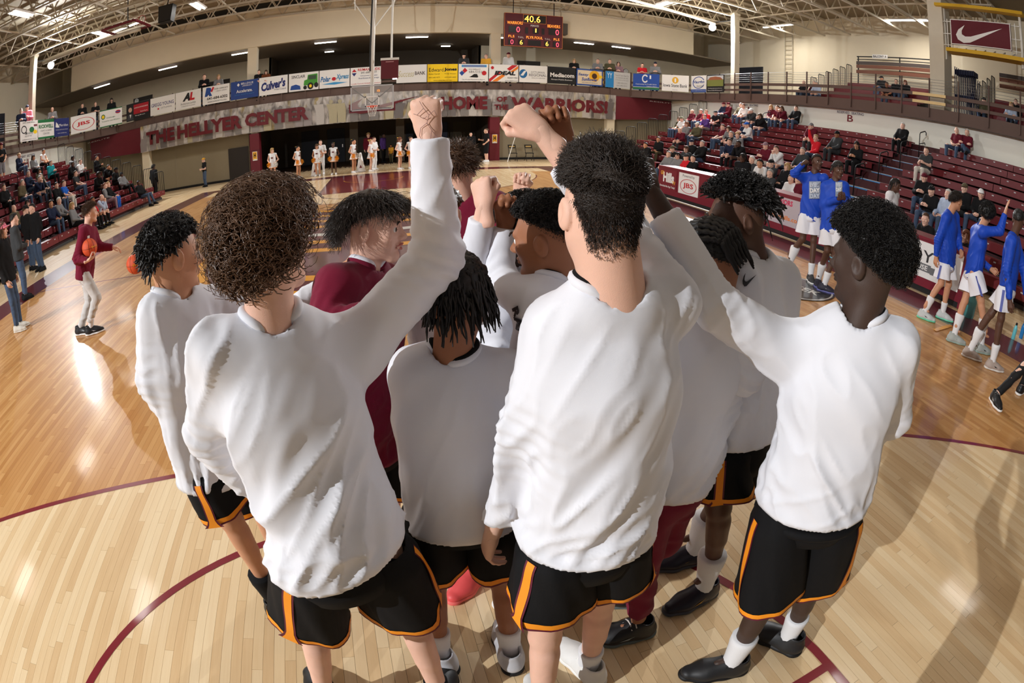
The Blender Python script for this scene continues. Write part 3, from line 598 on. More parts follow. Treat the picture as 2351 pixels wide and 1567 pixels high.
def floor_text(s, x, y, w, h, m, rz=0):
    me, sz = text_mesh(s, .02); me.materials.append(m); _pz[0] += .00025; o = link('painted_lettering', me, floor); o.location = (x, y, _pz[0]); o.scale = (w/sz[0], h/sz[1], 1); o.rotation_euler = (0, 0, rz)
floor_text('CREEK', 6.0, 4.75, .8, .22, PWHITE, -1.25)
paint('gold_mark', [rect2(7.0, 2.62, 7.62, 2.7)], PGOLD)
# ---- far wall below the balcony, with its recess
WY = 28.7
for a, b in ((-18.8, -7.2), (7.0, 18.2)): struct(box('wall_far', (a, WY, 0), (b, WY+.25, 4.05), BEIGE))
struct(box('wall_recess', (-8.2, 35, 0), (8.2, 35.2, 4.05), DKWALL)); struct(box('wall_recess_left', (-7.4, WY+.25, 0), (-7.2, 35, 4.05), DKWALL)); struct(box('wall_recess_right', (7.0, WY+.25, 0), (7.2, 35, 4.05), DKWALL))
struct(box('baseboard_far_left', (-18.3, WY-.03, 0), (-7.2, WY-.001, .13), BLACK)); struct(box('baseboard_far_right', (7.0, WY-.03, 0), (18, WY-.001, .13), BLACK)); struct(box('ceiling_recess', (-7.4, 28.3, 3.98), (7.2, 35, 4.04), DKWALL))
for i, (x0, x1, m) in enumerate(((-6.2, -5.2, flat(70, 58, 44)), (-5.0, -3.8, NAVYD), (-3.2, -2.0, NAVYD), (2.2, 3.4, NAVYD), (3.8, 5.0, flat(60, 64, 84)), (5.4, 6.6, flat(96, 84, 62)))):
    d = struct(box('door_%d' % (i+1), (x0, 34.9, 0), (x1, 34.995, 2.3), m)); box('door_handle', (x1-.18, 34.86, 1.0), (x1-.12, 34.9, 1.2), CHROME, d)
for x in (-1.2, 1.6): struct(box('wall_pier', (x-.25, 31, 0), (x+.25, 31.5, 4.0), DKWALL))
struct(box('door_7', (-8.5, WY-.05, 0), (-7.25, WY-.001, 1.85), flat(44, 38, 34)))
for x in (-16, -12, -10.2, 9.4, 11.2): struct(box('trim_%d' % (20+int(x)), (x, WY-.012, .13), (x+.035, WY-.001, 4.05), flat(150, 140, 120)))
# padded columns with pennants
for x, s in ((-6.75, 'left'), (6.75, 'right')):
    c = tag(empty('padded_column', (x, 28.44, 0)), 'column wrapped in maroon pads with a small H pennant, %s of the cheer squad' % s, 'column', 'padded columns')
    MB().box((-.28, -.28, 0), (.28, .28, 2.5)).build('pad', MAROON, c); MB().box((-.3, -.3, 1.55), (.3, .3, 1.58)).build('pad_strap', PDK, c); MB().box((-.2, -.2, 2.5), (.2, .2, 4.05)).build('shaft', CREAM, c)
    pn = place_panel('pennant', (x-.14, 28.15, 1.5), (x+.14, 28.15, 1.5), .5, WHITE, .006); mw = pn.o.matrix_world.copy(); pn.o.parent = c; pn.o.matrix_parent_inverse = c.matrix_world.inverted() if False else Matrix.Translation((-x, -28.44, 0))
    pn.shape([(.08, .04), (.92, .04), (.92, .92), (.5, .78), (.08, .92)], GOLD); pn.text('H', .5, .42, .5, .5, BLACK, .05)
for x in (-13.9, 13.9): tag(box('column', (x-.25, 28.25, 0), (x+.25, 28.69, 4.05), CREAM), 'plain cream column under the %s end of the big banner' % ('left' if x < 0 else 'right'), 'column', 'columns under the banner')
# ---- balcony slabs, fascia and rails
RAIL = [(-18.45, -4), (-18.45, 26.0), (-15.9, 28.2), (15.15, 28.2), (17.8, 25.3), (17.8, -4)]
def seg_slab(name, a, b, z0, z1, th, m):       # a strip standing on the rail line
    a, b = np.array(a), np.array(b); d = nrm(np.append(b-a, 0)); n = np.array([-d[1], d[0], 0])
    P = [np.append(a, z0), np.append(b, z0), np.append(b, z1), np.append(a, z1)]; return MB().poly(P, th, n).build(name, m)
for i in range(5): struct(seg_slab('balcony_fascia', RAIL[i], RAIL[i+1], 4.05, 4.5, .3, BROWN))
struct(MB().poly([(-26, -4, 4.1), (-18.4, -4, 4.1), (-18.4, 26, 4.1), (-15.9, 28.3, 4.1), (15.2, 28.3, 4.1), (17.9, 25.3, 4.1), (17.9, -4, 4.1), (26, -4, 4.1), (26, 36, 4.1), (-26, 36, 4.1)], .22, (0, 0, 1)).build('balcony_floor', CONC))
rail = tag(empty('balcony_railing'), 'brown balcony railing of posts, planks and wires round the upper level', 'railing')
pb = MB().box((-.025, -.025, 4.15), (.025, .025, 5.62)); pm = mesh('post', pb.V, pb.F, BROWN)
for i in range(5):
    a, b = np.array(RAIL[i]), np.array(RAIL[i+1]); Ls = np.linalg.norm(b-a); d = (b-a)/Ls; n = np.array([d[1], -d[0]])*.05; k = max(2, round(Ls/1.333))
    for j in range(k+1):
        q = a+(b-a)*j/k+n
        if q[1] > 2: link('post', pm, rail, (q[0], q[1], 0))
    for z0, z1 in ((4.64, 4.75), (4.92, 5.05)):
        MB().bar(np.append(a, (z0+z1)/2), np.append(b, (z0+z1)/2), .05, z1-z0).build('plank', BROWN, rail)
    for z in (5.15, 5.26, 5.37, 5.48, 5.58): MB().tube([np.append(a, z), np.append(b, z)], .006, 4).build('wire', GREYM, rail)
for z in (4.695, 4.985): MB().box((17.72, 8.55, z-.055), (17.76, 10.1, z+.055)).build('plank', WOODT, rail)
for nm, p0, p1 in (('lumber_end', (17.6, 21.6), (17.6, 20.6)),): pass
# cream walls behind the bleachers
struct(box('wall_right', (18.2, -4, 0), (18.4, 28.7, 4.08), WHITEWALL)); struct(box('wall_left', (-19.0, -4, 0), (-18.8, 28.7, 4.08), WHITEWALL))
def wall_text(s, x, y0, y1, z, h, m, facing):
    me, sz = text_mesh(s, .01); me.materials.append(m); o = link('wall_lettering', me); w = abs(y1-y0); o.location = (x, (y0+y1)/2, z); o.scale = (w/sz[0], h/sz[1], 1)
    o.rotation_euler = (math.pi/2, 0, -math.pi/2 if facing > 0 else math.pi/2); return o
for i, (s, a) in enumerate((('A', 20.6), ('B', 13.65))):
    t = tag(wall_text('RESERVED', 18.19, a+.06, a+.78, 3.93, .11, flat(60, 40, 70), 1), 'lettering RESERVED SEATING over the letter %s on the right wall' % s, 'lettering'); SUBT = [wall_text(s, 18.19, a-.17, a+.17, 3.7, .3, flat(120, 22, 34), 1), wall_text('SEATING', 18.19, a-.75, a-.06, 3.93, .11, flat(60, 40, 70), 1)]
    for u in SUBT: u.parent = t; u.matrix_parent_inverse = t.matrix_basis.inverted()
t = tag(wall_text('STUDENT', -18.79, 21.0, 21.8, 3.86, .12, flat(60, 40, 70), -1), 'lettering STUDENT SECTION over the letter H on the left wall', 'lettering'); SUBT = [wall_text('H', -18.79, 21.65, 22.05, 3.5, .42, flat(120, 22, 34), -1), wall_text('SECTION', -18.79, 21.92, 22.7, 3.86, .12, flat(60, 40, 70), -1)]
for u in SUBT: u.parent = t; u.matrix_parent_inverse = t.matrix_basis.inverted()
# ---- the long banner
def collage():
    m = bpy.data.materials.new('banner_collage'); m.use_nodes = True; nt = m.node_tree; N = nt.nodes; b = N['Principled BSDF']; lk = nt.links.new; tc = N.new('ShaderNodeTexCoord')
    mp = N.new('ShaderNodeMapping'); mp.inputs['Scale'].default_value = (2.2, .9, 1); lk(tc.outputs['Object'], mp.inputs[0]); n1 = N.new('ShaderNodeTexNoise'); n1.inputs['Scale'].default_value = 1.6; n1.inputs['Detail'].default_value = 6; n1.inputs['Distortion'].default_value = .6; lk(mp.outputs[0], n1.inputs[0])
    r = N.new('ShaderNodeValToRGB'); e = r.color_ramp.elements; e[0].position = .34; e[0].color = srgb(112, 106, 104)+(1,); e[1].position = .64; e[1].color = srgb(206, 200, 196)+(1,); x = e.new(.5); x.color = srgb(170, 164, 158)+(1,); lk(n1.outputs['Fac'], r.inputs[0])
    n2 = N.new('ShaderNodeTexNoise'); n2.inputs['Scale'].default_value = .9; lk(mp.outputs[0], n2.inputs[0]); r2 = N.new('ShaderNodeValToRGB'); r2.color_ramp.elements[0].position = .56; r2.color_ramp.elements[1].position = .68; lk(n2.outputs['Fac'], r2.inputs[0])
    mx = N.new('ShaderNodeMix'); mx.data_type = 'RGBA'; mx.blend_type = 'MULTIPLY'; mx.inputs[7].default_value = srgb(232, 214, 150)+(1,); lk(r2.outputs[0], mx.inputs[0]); lk(r.outputs[0], mx.inputs[6]); lk(mx.outputs[2], b.inputs['Base Color']); b.inputs['Roughness'].default_value = .55; return m
ban = place_panel('banner', (-14.13, 28.12, 4.08), (14.13, 28.12, 4.08), 1.53, collage(), .04); tag(ban.o, 'long grey photo banner with big maroon lettering under the far balcony', 'banner')
LET = flat(104, 24, 32, .5); bx = lambda px, py: (at_y(px, py, 28.12)[0]+14.13)/28.26
rs = random.Random(3)
for i in range(46):              # athletes printed on the cloth
    u = .01+i*.0215+rs.uniform(-.006, .006); c = rs.choice([(128, 122, 118), (146, 136, 126), (110, 104, 102), (176, 166, 136), (150, 142, 140), (188, 182, 176)]); m = flat(*c, .55); h = rs.uniform(.55, .85); w = .0085; ln = rs.uniform(-.004, .004)
    ban.shape([(u-w, 1-h*.55), (u-w*1.1+ln, 1-h*.88), (u+w*1.1+ln, 1-h*.88), (u+w, 1-h*.55), (u+w*.9, .98), (u-w*.9, .98)], m, 'printed_athlete'); ban.ell(u+ln, 1-h*.97, .0042, .075, m, name='printed_head', n=10)
ban.shape(swoosh((bx(800, 250)+bx(965, 215))/2, .42, bx(965, 215)-bx(800, 250), .62), LET, 'tick_mark')
ban.text('THE', (bx(337, 305)+bx(402, 290))/2, .52, bx(402, 290)-bx(337, 305), .5, LET, .05); ban.text('HELLYER', (bx(408, 290)+bx(557, 265))/2, .52, bx(557, 265)-bx(408, 290), .5, LET, .05); ban.text('CENTER', (bx(563, 262)+bx(709, 245))/2, .52, bx(709, 245)-bx(563, 262), .5, LET, .05)
ban.text('HOME', (bx(1012, 235)+bx(1118, 235))/2, .5, bx(1118, 235)-bx(1012, 235), .5, LET, .05); ban.text('OF', (bx(1139, 225)+bx(1163, 225))/2, .36, bx(1163, 225)-bx(1139, 225), .2, LET, .05); ban.text('THE', (bx(1134, 245)+bx(1166, 245))/2, .66, bx(1166, 245)-bx(1134, 245), .2, LET, .05); ban.text('WARRIORS!', (bx(1172, 240)+bx(1394, 240))/2, .52, bx(1394, 240)-bx(1172, 240), .52, LET, .05)
for sx, nm in ((-1, 'left'), (1, 'right')):
    P = [(sx*18.1, 4.04), (sx*14.15, 4.04), (sx*14.15, 2.57), (sx*18.1, 2.82)]; P = P if sx < 0 else P[::-1]
    o = tag(MB().poly([(x, 28.24, z) for x, z in P][::-1], -.06, (0, 1, 0)).build('padded_panel', MAROON), 'dark maroon padded panel %s of the long banner' % nm, 'panel', 'maroon panels beside the banner')
    me, sz = text_mesh('RESILITE'); me.materials.append(WHITE); t = link('lettering', me, o); t.location = (sx*17.4, 28.17, 3.92); t.rotation_euler = (math.pi/2, 0, 0); t.scale = (.5, .09, 1)
# ---- upper far side: spandrel, soffit, columns, recess
struct(box('wall_spandrel', (-20, 28.55, 7.5), (20, 28.85, 9.7), CREAM)); struct(box('soffit', (-26, 28.85, 7.5), (26, 36, 7.6), mat('soffit_paint', srgb(132, 120, 104), .8)))
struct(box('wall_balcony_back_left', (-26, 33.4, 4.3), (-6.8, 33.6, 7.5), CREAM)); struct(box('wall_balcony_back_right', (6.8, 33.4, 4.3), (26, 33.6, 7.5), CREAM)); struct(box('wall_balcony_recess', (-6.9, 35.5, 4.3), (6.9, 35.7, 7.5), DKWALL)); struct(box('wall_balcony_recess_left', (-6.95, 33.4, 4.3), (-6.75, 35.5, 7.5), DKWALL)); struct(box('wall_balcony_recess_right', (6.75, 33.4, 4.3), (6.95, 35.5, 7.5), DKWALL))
for i, x in enumerate((-16.5, -10.5, 10.2, 15.6)):
    d = struct(box('door_%d' % (10+i), (x-.8, 33.33, 4.32), (x+.8, 33.399, 6.5), flat(50, 44, 40))); box('door_pane', (x-.1, 33.31, 5.2), (x+.1, 33.33, 6.1), flat(190, 150, 70), d)
for x in (-6.97, 6.85): tag(box('column', (x-.28, 28.6, 4.3), (x+.28, 29.1, 7.5), CREAM), 'square cream column on the far balcony %s of the hoop' % ('left' if x < 0 else 'right'), 'column', 'far balcony columns')
def lamp(name, loc, length, axis, label, group, w=.16, power=0):
    o = tag(empty(name, loc), label, 'light', group); hx, hy = (length/2, w/2) if axis == 'x' else (w/2, length/2)
    MB().box((-hx, -hy, 0), (hx, hy, .07)).build('housing', WHITE, o)
    for s in (-1, 1):
        dx, dy = (0, s*w*.25) if axis == 'x' else (s*w*.25, 0); MB().box((-hx*.97+dx if axis == 'x' else dx-.028, -hy*.97+dy if axis == 'y' else dy-.028, -.04), (hx*.97+dx if axis == 'x' else dx+.028, hy*.97+dy if axis == 'y' else dy+.028, 0)).build('tube', LAMP, o)
    if power:
        l = bpy.data.lights.new('lamp_light', 'AREA'); l.shape = 'RECTANGLE'; l.size, l.size_y = (length, w) if axis == 'x' else (w, length); l.energy = power; l.color = (1, .95, .88); q = bpy.data.objects.new('lamp_light', l); COL.objects.link(q); q.parent = o; q.location = (0, 0, -.05)
    return o
for i, x in enumerate((-17.9, -12.8, -7.85, -2.8, 2.45, 7.4, 12.55, 15.1)): lamp('soffit_lamp', (x, 29.5, 7.42), 1.3, 'x', 'fluorescent lamp under the far soffit, %s from the left' % ('first', 'second', 'third', 'fourth', 'fifth', 'sixth', 'seventh', 'eighth')[i], 'soffit lamps', power=25)
for s, x in (('left', -2.9), ('right', 4.6)): lamp('recess_lamp', (x, 33.2, 7.42), .6, 'x', 'short lamp deep in the dark recess of the far balcony, %s one' % s, 'recess lamps')
for s, x in (('left', -17.0), ('right', 17.4)):
    c = tag(empty('wall_clock', (x, 33.3 if s == 'left' else 33.3, 6.3)), 'round wall clock on the far balcony wall at the %s' % s, 'clock', 'wall clocks'); MB().tube([(0, 0, 0), (0, .09, 0)], .2, 24).build('rim', BLACK, c); MB().tube([(0, -.008, 0), (0, .0, 0)], .175, 24).build('dial', WHITE, c); MB().bar((0, -.012, 0), (.07, -.012, .06), .012).build('hand', BLACK, c); MB().bar((0, -.012, 0), (-.02, -.012, .14), .01).build('hand', BLACK, c)
# side balcony backs, columns
struct(box('wall_balcony_right', (24.3, -4, 4.3), (24.5, 36, 10.3), CREAM)); struct(box('wall_balcony_left', (-24.5, -4, 4.3), (-24.3, 36, 10.3), CREAM)); struct(box('wall_end_right', (18.3, 33.4, 7.5), (24.3, 33.6, 10.3), CREAM)); struct(box('wall_end_left', (-24.3, 33.4, 7.5), (-18.3, 33.6, 10.3), CREAM))
for x, y, s in ((-19.05, 22.8, 'slim white column behind the left strobe'), (18.4, 22.1, 'slim white column beside the right strobe'), (18.75, 9.3, 'broad white column by the yellow framed sign')):
    w = .17 if y > 20 else .35; c = tag(empty('column', (x, y, 4.3)), s, 'column', 'white roof columns'); MB().box((-w, -w, 0), (w, w, 4.8)).build('shaft', STEEL, c); MB().box((-w*1.3, -w*1.3, 4.8), (w*1.3, w*1.3, 4.95)).build('capital', STEEL, c)
struct(box('door_20', (24.25, 26.3, 4.32), (24.299, 28.9, 7.3), NAVYD)); struct(box('door_21', (-24.299, 23.3, 4.32), (-24.25, 25.8, 7.3), NAVYD))
# ladder on the right back wall
ld = tag(empty('wall_ladder', (24.2, 23.7, 0)), 'pale steel ladder fixed to the right balcony wall', 'ladder')
for s in (-.35, .35): MB().bar((0, s, 4.6), (0, s, 10.2), .05).build('stile', STEEL, ld)
for k in range(18): MB().bar((0, -.35, 4.8+.3*k), (0, .35, 4.8+.3*k), .03).build('rung', STEEL, ld)
# ---- roof: deck, joists and bridging
ceil = struct(box('ceiling', (-26, -4, 10.3), (26, 36, 10.45), DECK))
def joist(y, x0, x1, zb, zt, parent, step=1.25):
    t = MB().bar((x0, y, zb), (x1, y, zb), .1, .09).build('joist_bottom_chord', STEEL, parent); MB().bar((x0, y, zt), (x1, y, zt), .12, .1).build('joist_top_chord', STEEL, t)
    n = int((x1-x0)/step); mb = MB()
    for k in range(n): xa = x0+k*step; mb.bar((xa, y, zb), (xa+step/2, y, zt), .05).bar((xa+step/2, y, zt), (xa+step, y, zb), .05)
    mb.build('joist_web', STEEL, t)
for k in range(11): joist(8.0+2.05*k, -24, 24, 9.15, 10.15, ceil)
for x in (-21, -16.5, -12, -7.5, -3, 1.5, 6, 10.5, 15, 19.5): MB().bar((x, 7, 9.22), (x, 28.5, 9.22), .07).build('bridging', STEEL, ceil); MB().bar((x+.6, 7, 10.05), (x+.6, 28.5, 10.05), .06).build('bridging', STEEL, ceil)
RL = [(x, y) for y in (22.9, 15.6, 8.3, 1.0) for x in (-14.2, -8.5, -2.8, 2.8, 8.5, 14.2)]
for i, (x, y) in enumerate(RL):
    lamp('roof_lamp', (x, y, 9.02), 1.5, 'y', 'twin tube roof lamp, %s row from far end, %s from left' % (('first', 'second', 'third', 'fourth')[i//6], ('first', 'second', 'third', 'fourth', 'fifth', 'sixth')[i % 6]), 'roof lamps', .5, (64, 40, 28, 28)[i//6])
for i, (y, z) in enumerate(((22.4, 9.4), (13.0, 9.3))): lamp('balcony_lamp', (22, y, z), 2.7, 'y', 'long lamp over the right balcony, %s of the broad column' % ('far left' if i == 0 else 'just left'), 'balcony lamps', power=150)
# long lit rails leading to the strobes
for s, sx in (('left', -1), ('right', 1)):
    x = STROBES[0][0] if sx < 0 else STROBES[1][0]; y = 23.7; z = 8.5
    o = tag(empty('strobe', (x, y, z)), 'bright arena strobe on the %s column, flashing' % s, 'strobe', 'arena strobes'); MB().rev([(.02, -.16), (.13, -.12), (.15, .08), (.1, .16), (.02, .17)], (sx*.1, .05, .2)).build('head', GREYM, o, True)
    MB().rev([(.001, -.002), (.2, -.002), (.2, .004), (.001, .004)], (0, 0, 0), 24).build('flash_tube', mat('flash', (1, 1, 1), emit=((1, 1, 1), 320)), o).rotation_euler = (math.radians(112), 0, math.radians(-28*sx)); MB().rev([(.13, .02), (.23, .0), (.235, .01), (.14, .09), (.05, .1)], (0, 0, 0), 24).build('reflector', GREYM, o, True).rotation_euler = (math.radians(-68), 0, math.radians(-28*sx)); MB().bar((sx*.1, .05, .35), (sx*.72 if sx < 0 else .38, -.86 if sx < 0 else -1.4, .35), .05).build('bracket', DARK, o)
    g = tag(empty('light_rail', (sx*14.2, 23.4, 9.0)), 'long slanting lit rail beside the %s strobe' % s, 'light', 'light rails'); MB().bar((sx*-2.4, -.2, .05), (sx*3.9, .2, -.3), .1, .05).build('tube', LAMP, g); MB().bar((sx*-2.4, -.2, .12), (sx*3.9, .2, -.23), .16, .05).build('housing', STEEL, g)
# ================================================================ advertising boards along the balcony rail
def rail_at(px, py):
    d = ray(px, py); best = None
    for i in range(5):
        a, b = np.array(RAIL[i]), np.array(RAIL[i+1]); e = b-a; n = np.array([-e[1], e[0]]); den = d[:2]@n
        if abs(den) < 1e-9: continue
        t = ((a-CAMP[:2])@n)/den; q = CAMP[:2]+d[:2]*t; u = (q-a)@e/(e@e)
        if t > 0 and -1e-6 <= u <= 1+1e-6 and (best is None or t < best[0]): nn = nrm(np.append(n, 0))[:2]; best = (t, q-nn*.11)
    return best[1]
def ad(p0, p1, py, bg, label, z0=4.55, z1=5.56):
    a, b = rail_at(p0, py), rail_at(p1, py); P = place_panel('advertising_board', (a[0], a[1], z1), (b[0], b[1], z1), z1-z0, bg, .02)
    tag(P.o, label, 'sign', 'boards on the balcony rail'); return P
NAVY = flat(32, 44, 110); BLUE = flat(34, 74, 150); RED = flat(196, 30, 40); GRN = flat(30, 110, 60); GREY = flat(110, 110, 112); LB = flat(60, 150, 205); TEAL = flat(40, 130, 150); YELL = flat(248, 208, 24); ORG = flat(236, 128, 30)
A = ad(43, 83, 300, WHITE, 'white rail board with a big Q emblem, leftmost of the boards'); A.ell(.22, .42, .16, .2, BLACK, .75); A.rect(.3, .55, .38, .66, BLACK); A.ell(.66, .45, .14, .14, GRN); A.rect(.78, .2, .98, .3, flat(120, 60, 70)); A.ell(.86, .58, .11, .1, YELL); A.text('Quality', .48, .62, .5, .16, GREY); A.text('sports', .45, .76, .4, .1, GREY); A.text('BAR AND GRILL', .5, .08, .7, .06, BLACK); A.text('CATERING   DINE IN   TO GO', .5, .92, .8, .05, BLACK)
A = ad(84, 121, 295, WHITE, 'white rail board between two green bands, second from the left end'); A.rect(0, 0, 1, .16, GRN); A.rect(0, .9, 1, 1, GRN); A.text('RICKWELL', .5, .36, .9, .2, GRN, .04); A.text('CARPET & CABINET', .5, .58, .72, .09, GREY); A.text('CENTER', .5, .74, .4, .09, GREY)
A = ad(121.5, 155.5, 290, NAVY, 'navy rail board with a white sail emblem'); A.shape([(.08, .48), (.12, .18), (.28, .46)], WHITE); A.shape([(.14, .5), (.2, .25), (.34, .5)], WHITE); A.text('Meridian', .62, .38, .6, .14, WHITE); A.text('www.meridian.org', .5, .82, .6, .06, WHITE); A.text('home and auto loans', .5, .62, .8, .06, WHITE)
A = ad(162, 220, 280, WHITE, 'white rail board with red letters in a red oval, left corner'); A.ell(.5, .52, .44, .36, RED, .93); A.text('JBS', .5, .52, .52, .26, RED, .03)
A = ad(228, 282, 265, WHITE, 'white rail board with green rim, green yellow burst and red blue crest'); A.rect(0, 0, 1, .05, GRN); A.rect(0, .95, 1, 1, GRN); A.ell(.16, .4, .09, .15, GRN); A.ell(.16, .4, .06, .1, YELL); A.ell(.82, .25, .12, .1, RED); A.rect(.71, .22, .93, .28, BLUE); A.text('Quality gas,', .5, .5, .4, .09, GRN); A.text('Trusted for over 100 years.', .5, .68, .82, .1, GRN)
A = ad(292, 345, 250, BLACK, 'black and red rail board with a small portrait at its left'); A.rect(.32, .1, .96, .66, flat(170, 20, 36)); A.ell(.17, .35, .08, .14, flat(210, 170, 150)); A.shape([(.03, .95), (.06, .62), (.28, .62), (.32, .95)], flat(60, 60, 66)); A.shape([(.14, .62), (.22, .62), (.18, .85)], WHITE); A.text('#LIKEAGOODNEIGHBOR', .64, .3, .58, .08, WHITE); A.text('Doug Brown', .6, .76, .42, .08, WHITE); A.text('State Farm', .76, .56, .3, .07, WHITE)
A = ad(347, 403, 235, WHITE, 'white rail board with thin navy capitals and a tiny red square'); A.text('GREGG YOUNG', .5, .42, .92, .2, NAVY, .01); A.rect(.3, .62, .36, .72, RED); A.text('OTTUMWA', .66, .66, .44, .09, GREY)
A = ad(404.7, 462.6, 222, WHITE, 'white rail board with a big black letter and a big red letter'); A.text('A', .43, .34, .3, .46, BLACK, .06, .3); A.text('L', .66, .34, .2, .46, RED, .06, .15); A.text('Anderson Larkin', .5, .7, .6, .12, GREY); A.text('Certified Public Accountants', .5, .84, .55, .06, GREY)
A = ad(466.7, 528, 208, WHITE, 'white rail board with red blue R and a phone number'); A.text('R', .22, .3, .28, .5, BLUE, .08, .2); A.shape([(.3, .3), (.38, .04), (.44, .1), (.36, .34)], RED); A.text('RIVER COMMUNITY', .7, .2, .5, .09, BLACK); A.text('CREDIT UNION', .7, .33, .4, .06, GREY); A.text('641-684-6302', .55, .68, .76, .16, BLACK, .02); A.text('RIVERCOMMUNITYCU.ORG', .55, .88, .7, .07, BLACK)
A = ad(531, 594, 198, flat(36, 64, 132), 'plain blue rail board with white lettering, left of the navy script'); A.shape([(.28, .1), (.33, .2), (.28, .3), (.23, .2)], WHITE); A.text('BELLEVUE', .6, .16, .44, .11, WHITE); A.text('UNIVERSITY', .6, .29, .36, .07, WHITE); A.text('Accelerate.', .5, .56, .58, .18, WHITE, .01); A.text('your future here', .5, .76, .7, .05, LB)
A = ad(596, 661, 190, WHITE, 'white rail board with large slanted navy script'); A.text("Culver's", .5, .46, .86, .5, NAVY, .05, .25, rot=.12); A.text('Frozen Custard', .74, .74, .4, .1, NAVY)
A = ad(664, 732, 183, WHITE, 'white rail board with a green tractor printed on it'); A.text('SINCLAIR', .32, .2, .46, .17, BLACK, .01); TG = flat(70, 150, 50); A.shape([(.5, .72), (.52, .45), (.62, .4), (.64, .15), (.96, .12), (.97, .75)], TG); A.rect(.66, .2, .92, .42, flat(60, 80, 60)); A.ell(.73, .78, .1, .19, BLACK); A.ell(.73, .78, .045, .09, YELL); A.ell(.92, .75, .07, .14, BLACK); A.ell(.55, .84, .06, .11, BLACK); A.shape([(.05, .9), (.08, .68), (.24, .62), (.38, .72), (.4, .92)], BLUE)
A = ad(734, 803, 178, WHITE, 'white rail board with light blue script and a red dot'); A.text('Polar', .2, .5, .34, .3, flat(30, 110, 170), .03, .3); A.text('Xpress', .76, .46, .42, .36, flat(50, 140, 190), .03, .3); A.ell(.48, .52, .07, .1, RED); A.shape([(.08, .78), (.5, .7), (.94, .76), (.5, .84)], LB)
A = ad(805, 875, 172, WHITE, 'white rail board with a red and navy balloon behind the hoop post'); A.shape([(.04, .24), (.12, .08), (.2, .24)], RED); A.shape([(.04, .3), (.2, .3), (.12, .48)], NAVY); A.text('RE/MAX PRIDE', .6, .13, .72, .14, RED, .02); A.text('641-683-0077', .6, .3, .52, .12, BLACK); A.text("Ottumwa's Largest", .6, .48, .56, .1, NAVY); A.text('Real Estate Brokerage', .6, .62, .66, .1, NAVY); A.text('Locally Owned, Globally Connected', .5, .91, .94, .08, RED)
A = ad(910, 979.5, 168, flat(226, 224, 220), 'pale rail board right of the shot clock with gold script'); A.text('Success', .32, .5, .52, .34, flat(190, 180, 130), 0, .3); A.text('BANK', .78, .48, .34, .2, flat(50, 30, 36), .01)
A = ad(981, 1050, 166, YELL, 'bright yellow rail board with black lettering'); A.text('Edward', .29, .32, .48, .22, BLACK, .0); A.text('Jones', .76, .32, .42, .22, BLACK, .05); A.text('Amber Carroll', .22, .56, .36, .07, BLACK); A.text('Dusty Stewart', .76, .56, .38, .07, BLACK); A.text('(641) 682-9275', .23, .76, .36, .07, BLACK); A.text('(641) 682-8680', .76, .76, .38, .07, BLACK); A.text('www.edwardjones.com', .5, .93, .6, .07, BLACK)
A = ad(1052, 1120, 166, WHITE, 'white rail board with red blue domino tile and a black car'); A.rect(.1, .05, .94, .18, LB); A.text('YOUR NEIGHBORHOOD DOMINO\'S', .52, .115, .72, .07, RED); A.shape([(.03, .52), (.11, .38), (.2, .52), (.11, .68)], BLUE); A.shape([(.13, .38), (.21, .22), (.3, .38), (.2, .52)], RED); A.text('501 N. WAPELLO ST.', .54, .31, .4, .07, BLACK); A.text('684-5151', .56, .45, .42, .13, GREY); A.ell(.86, .52, .08, .13, RED); A.shape([(.36, .76), (.44, .68), (.52, .58), (.62, .58), (.66, .72), (.64, .78)], BLACK); A.text("The World's Pizza Delivery Expert!", .5, .9, .76, .07, BLACK)
A = ad(1122, 1189, 166, WHITE, 'white rail board with red and orange slashes behind black lettering'); A.shape([(0, .86), (.3, .44), (.42, .44), (.05, 1), (0, 1)], RED); A.shape([(.1, .99), (.46, .55), (.54, .66), (.28, .99)], ORG); A.shape([(.6, .25), (.78, .02), (.97, .02), (.85, .18), (.7, .36)], RED); A.shape([(.72, .4), (.99, .05), (.99, .22), (.8, .46)], ORG); A.text('IDEAL', .54, .5, .72, .24, BLACK, .06, .2); A.text('READY MIX', .8, .77, .34, .08, BLACK); A.text('www.idealrm.com', .76, .94, .44, .06, BLACK); A.ell(.11, .2, .05, .09, RED)
A = ad(1191, 1255, 168, WHITE, 'white rail board with a blue orb and grey capitals'); A.ell(.14, .5, .14, .26, flat(34, 104, 160)); A.shape([(.04, .6), (.16, .34), (.26, .3), (.14, .62)], WHITE); A.text('OTTUMWA', .66, .4, .5, .13, GREY); A.text('REGIONAL', .66, .56, .62, .15, GREY, .01); A.text('HEALTH CENTER', .68, .73, .5, .06, GREY)
A = ad(1256, 1320, 170, BLACK, 'plain black rail board with white lettering'); A.text('Mediacom', .52, .48, .86, .26, WHITE, .03); A.text('Xtream  Mobile  Business', .5, .75, .76, .08, WHITE)
A = ad(1322, 1382, 174, BLUE, 'blue bordered rail board with a printed sunflower'); A.rect(.04, .08, .96, .92, flat(226, 210, 180)); A.ell(.68, .4, .2, .34, flat(240, 180, 30)); A.ell(.68, .4, .1, .17, flat(70, 40, 20)); A.ell(.92, .42, .06, .1, YELL); A.text('Sassy', .26, .36, .4, .2, BLUE, .03, .2); A.text('Sunflower', .5, .62, .62, .2, BLUE, .03, .2); A.text('120 E. MAIN OTTUMWA, IA', .5, .83, .6, .07, NAVY)
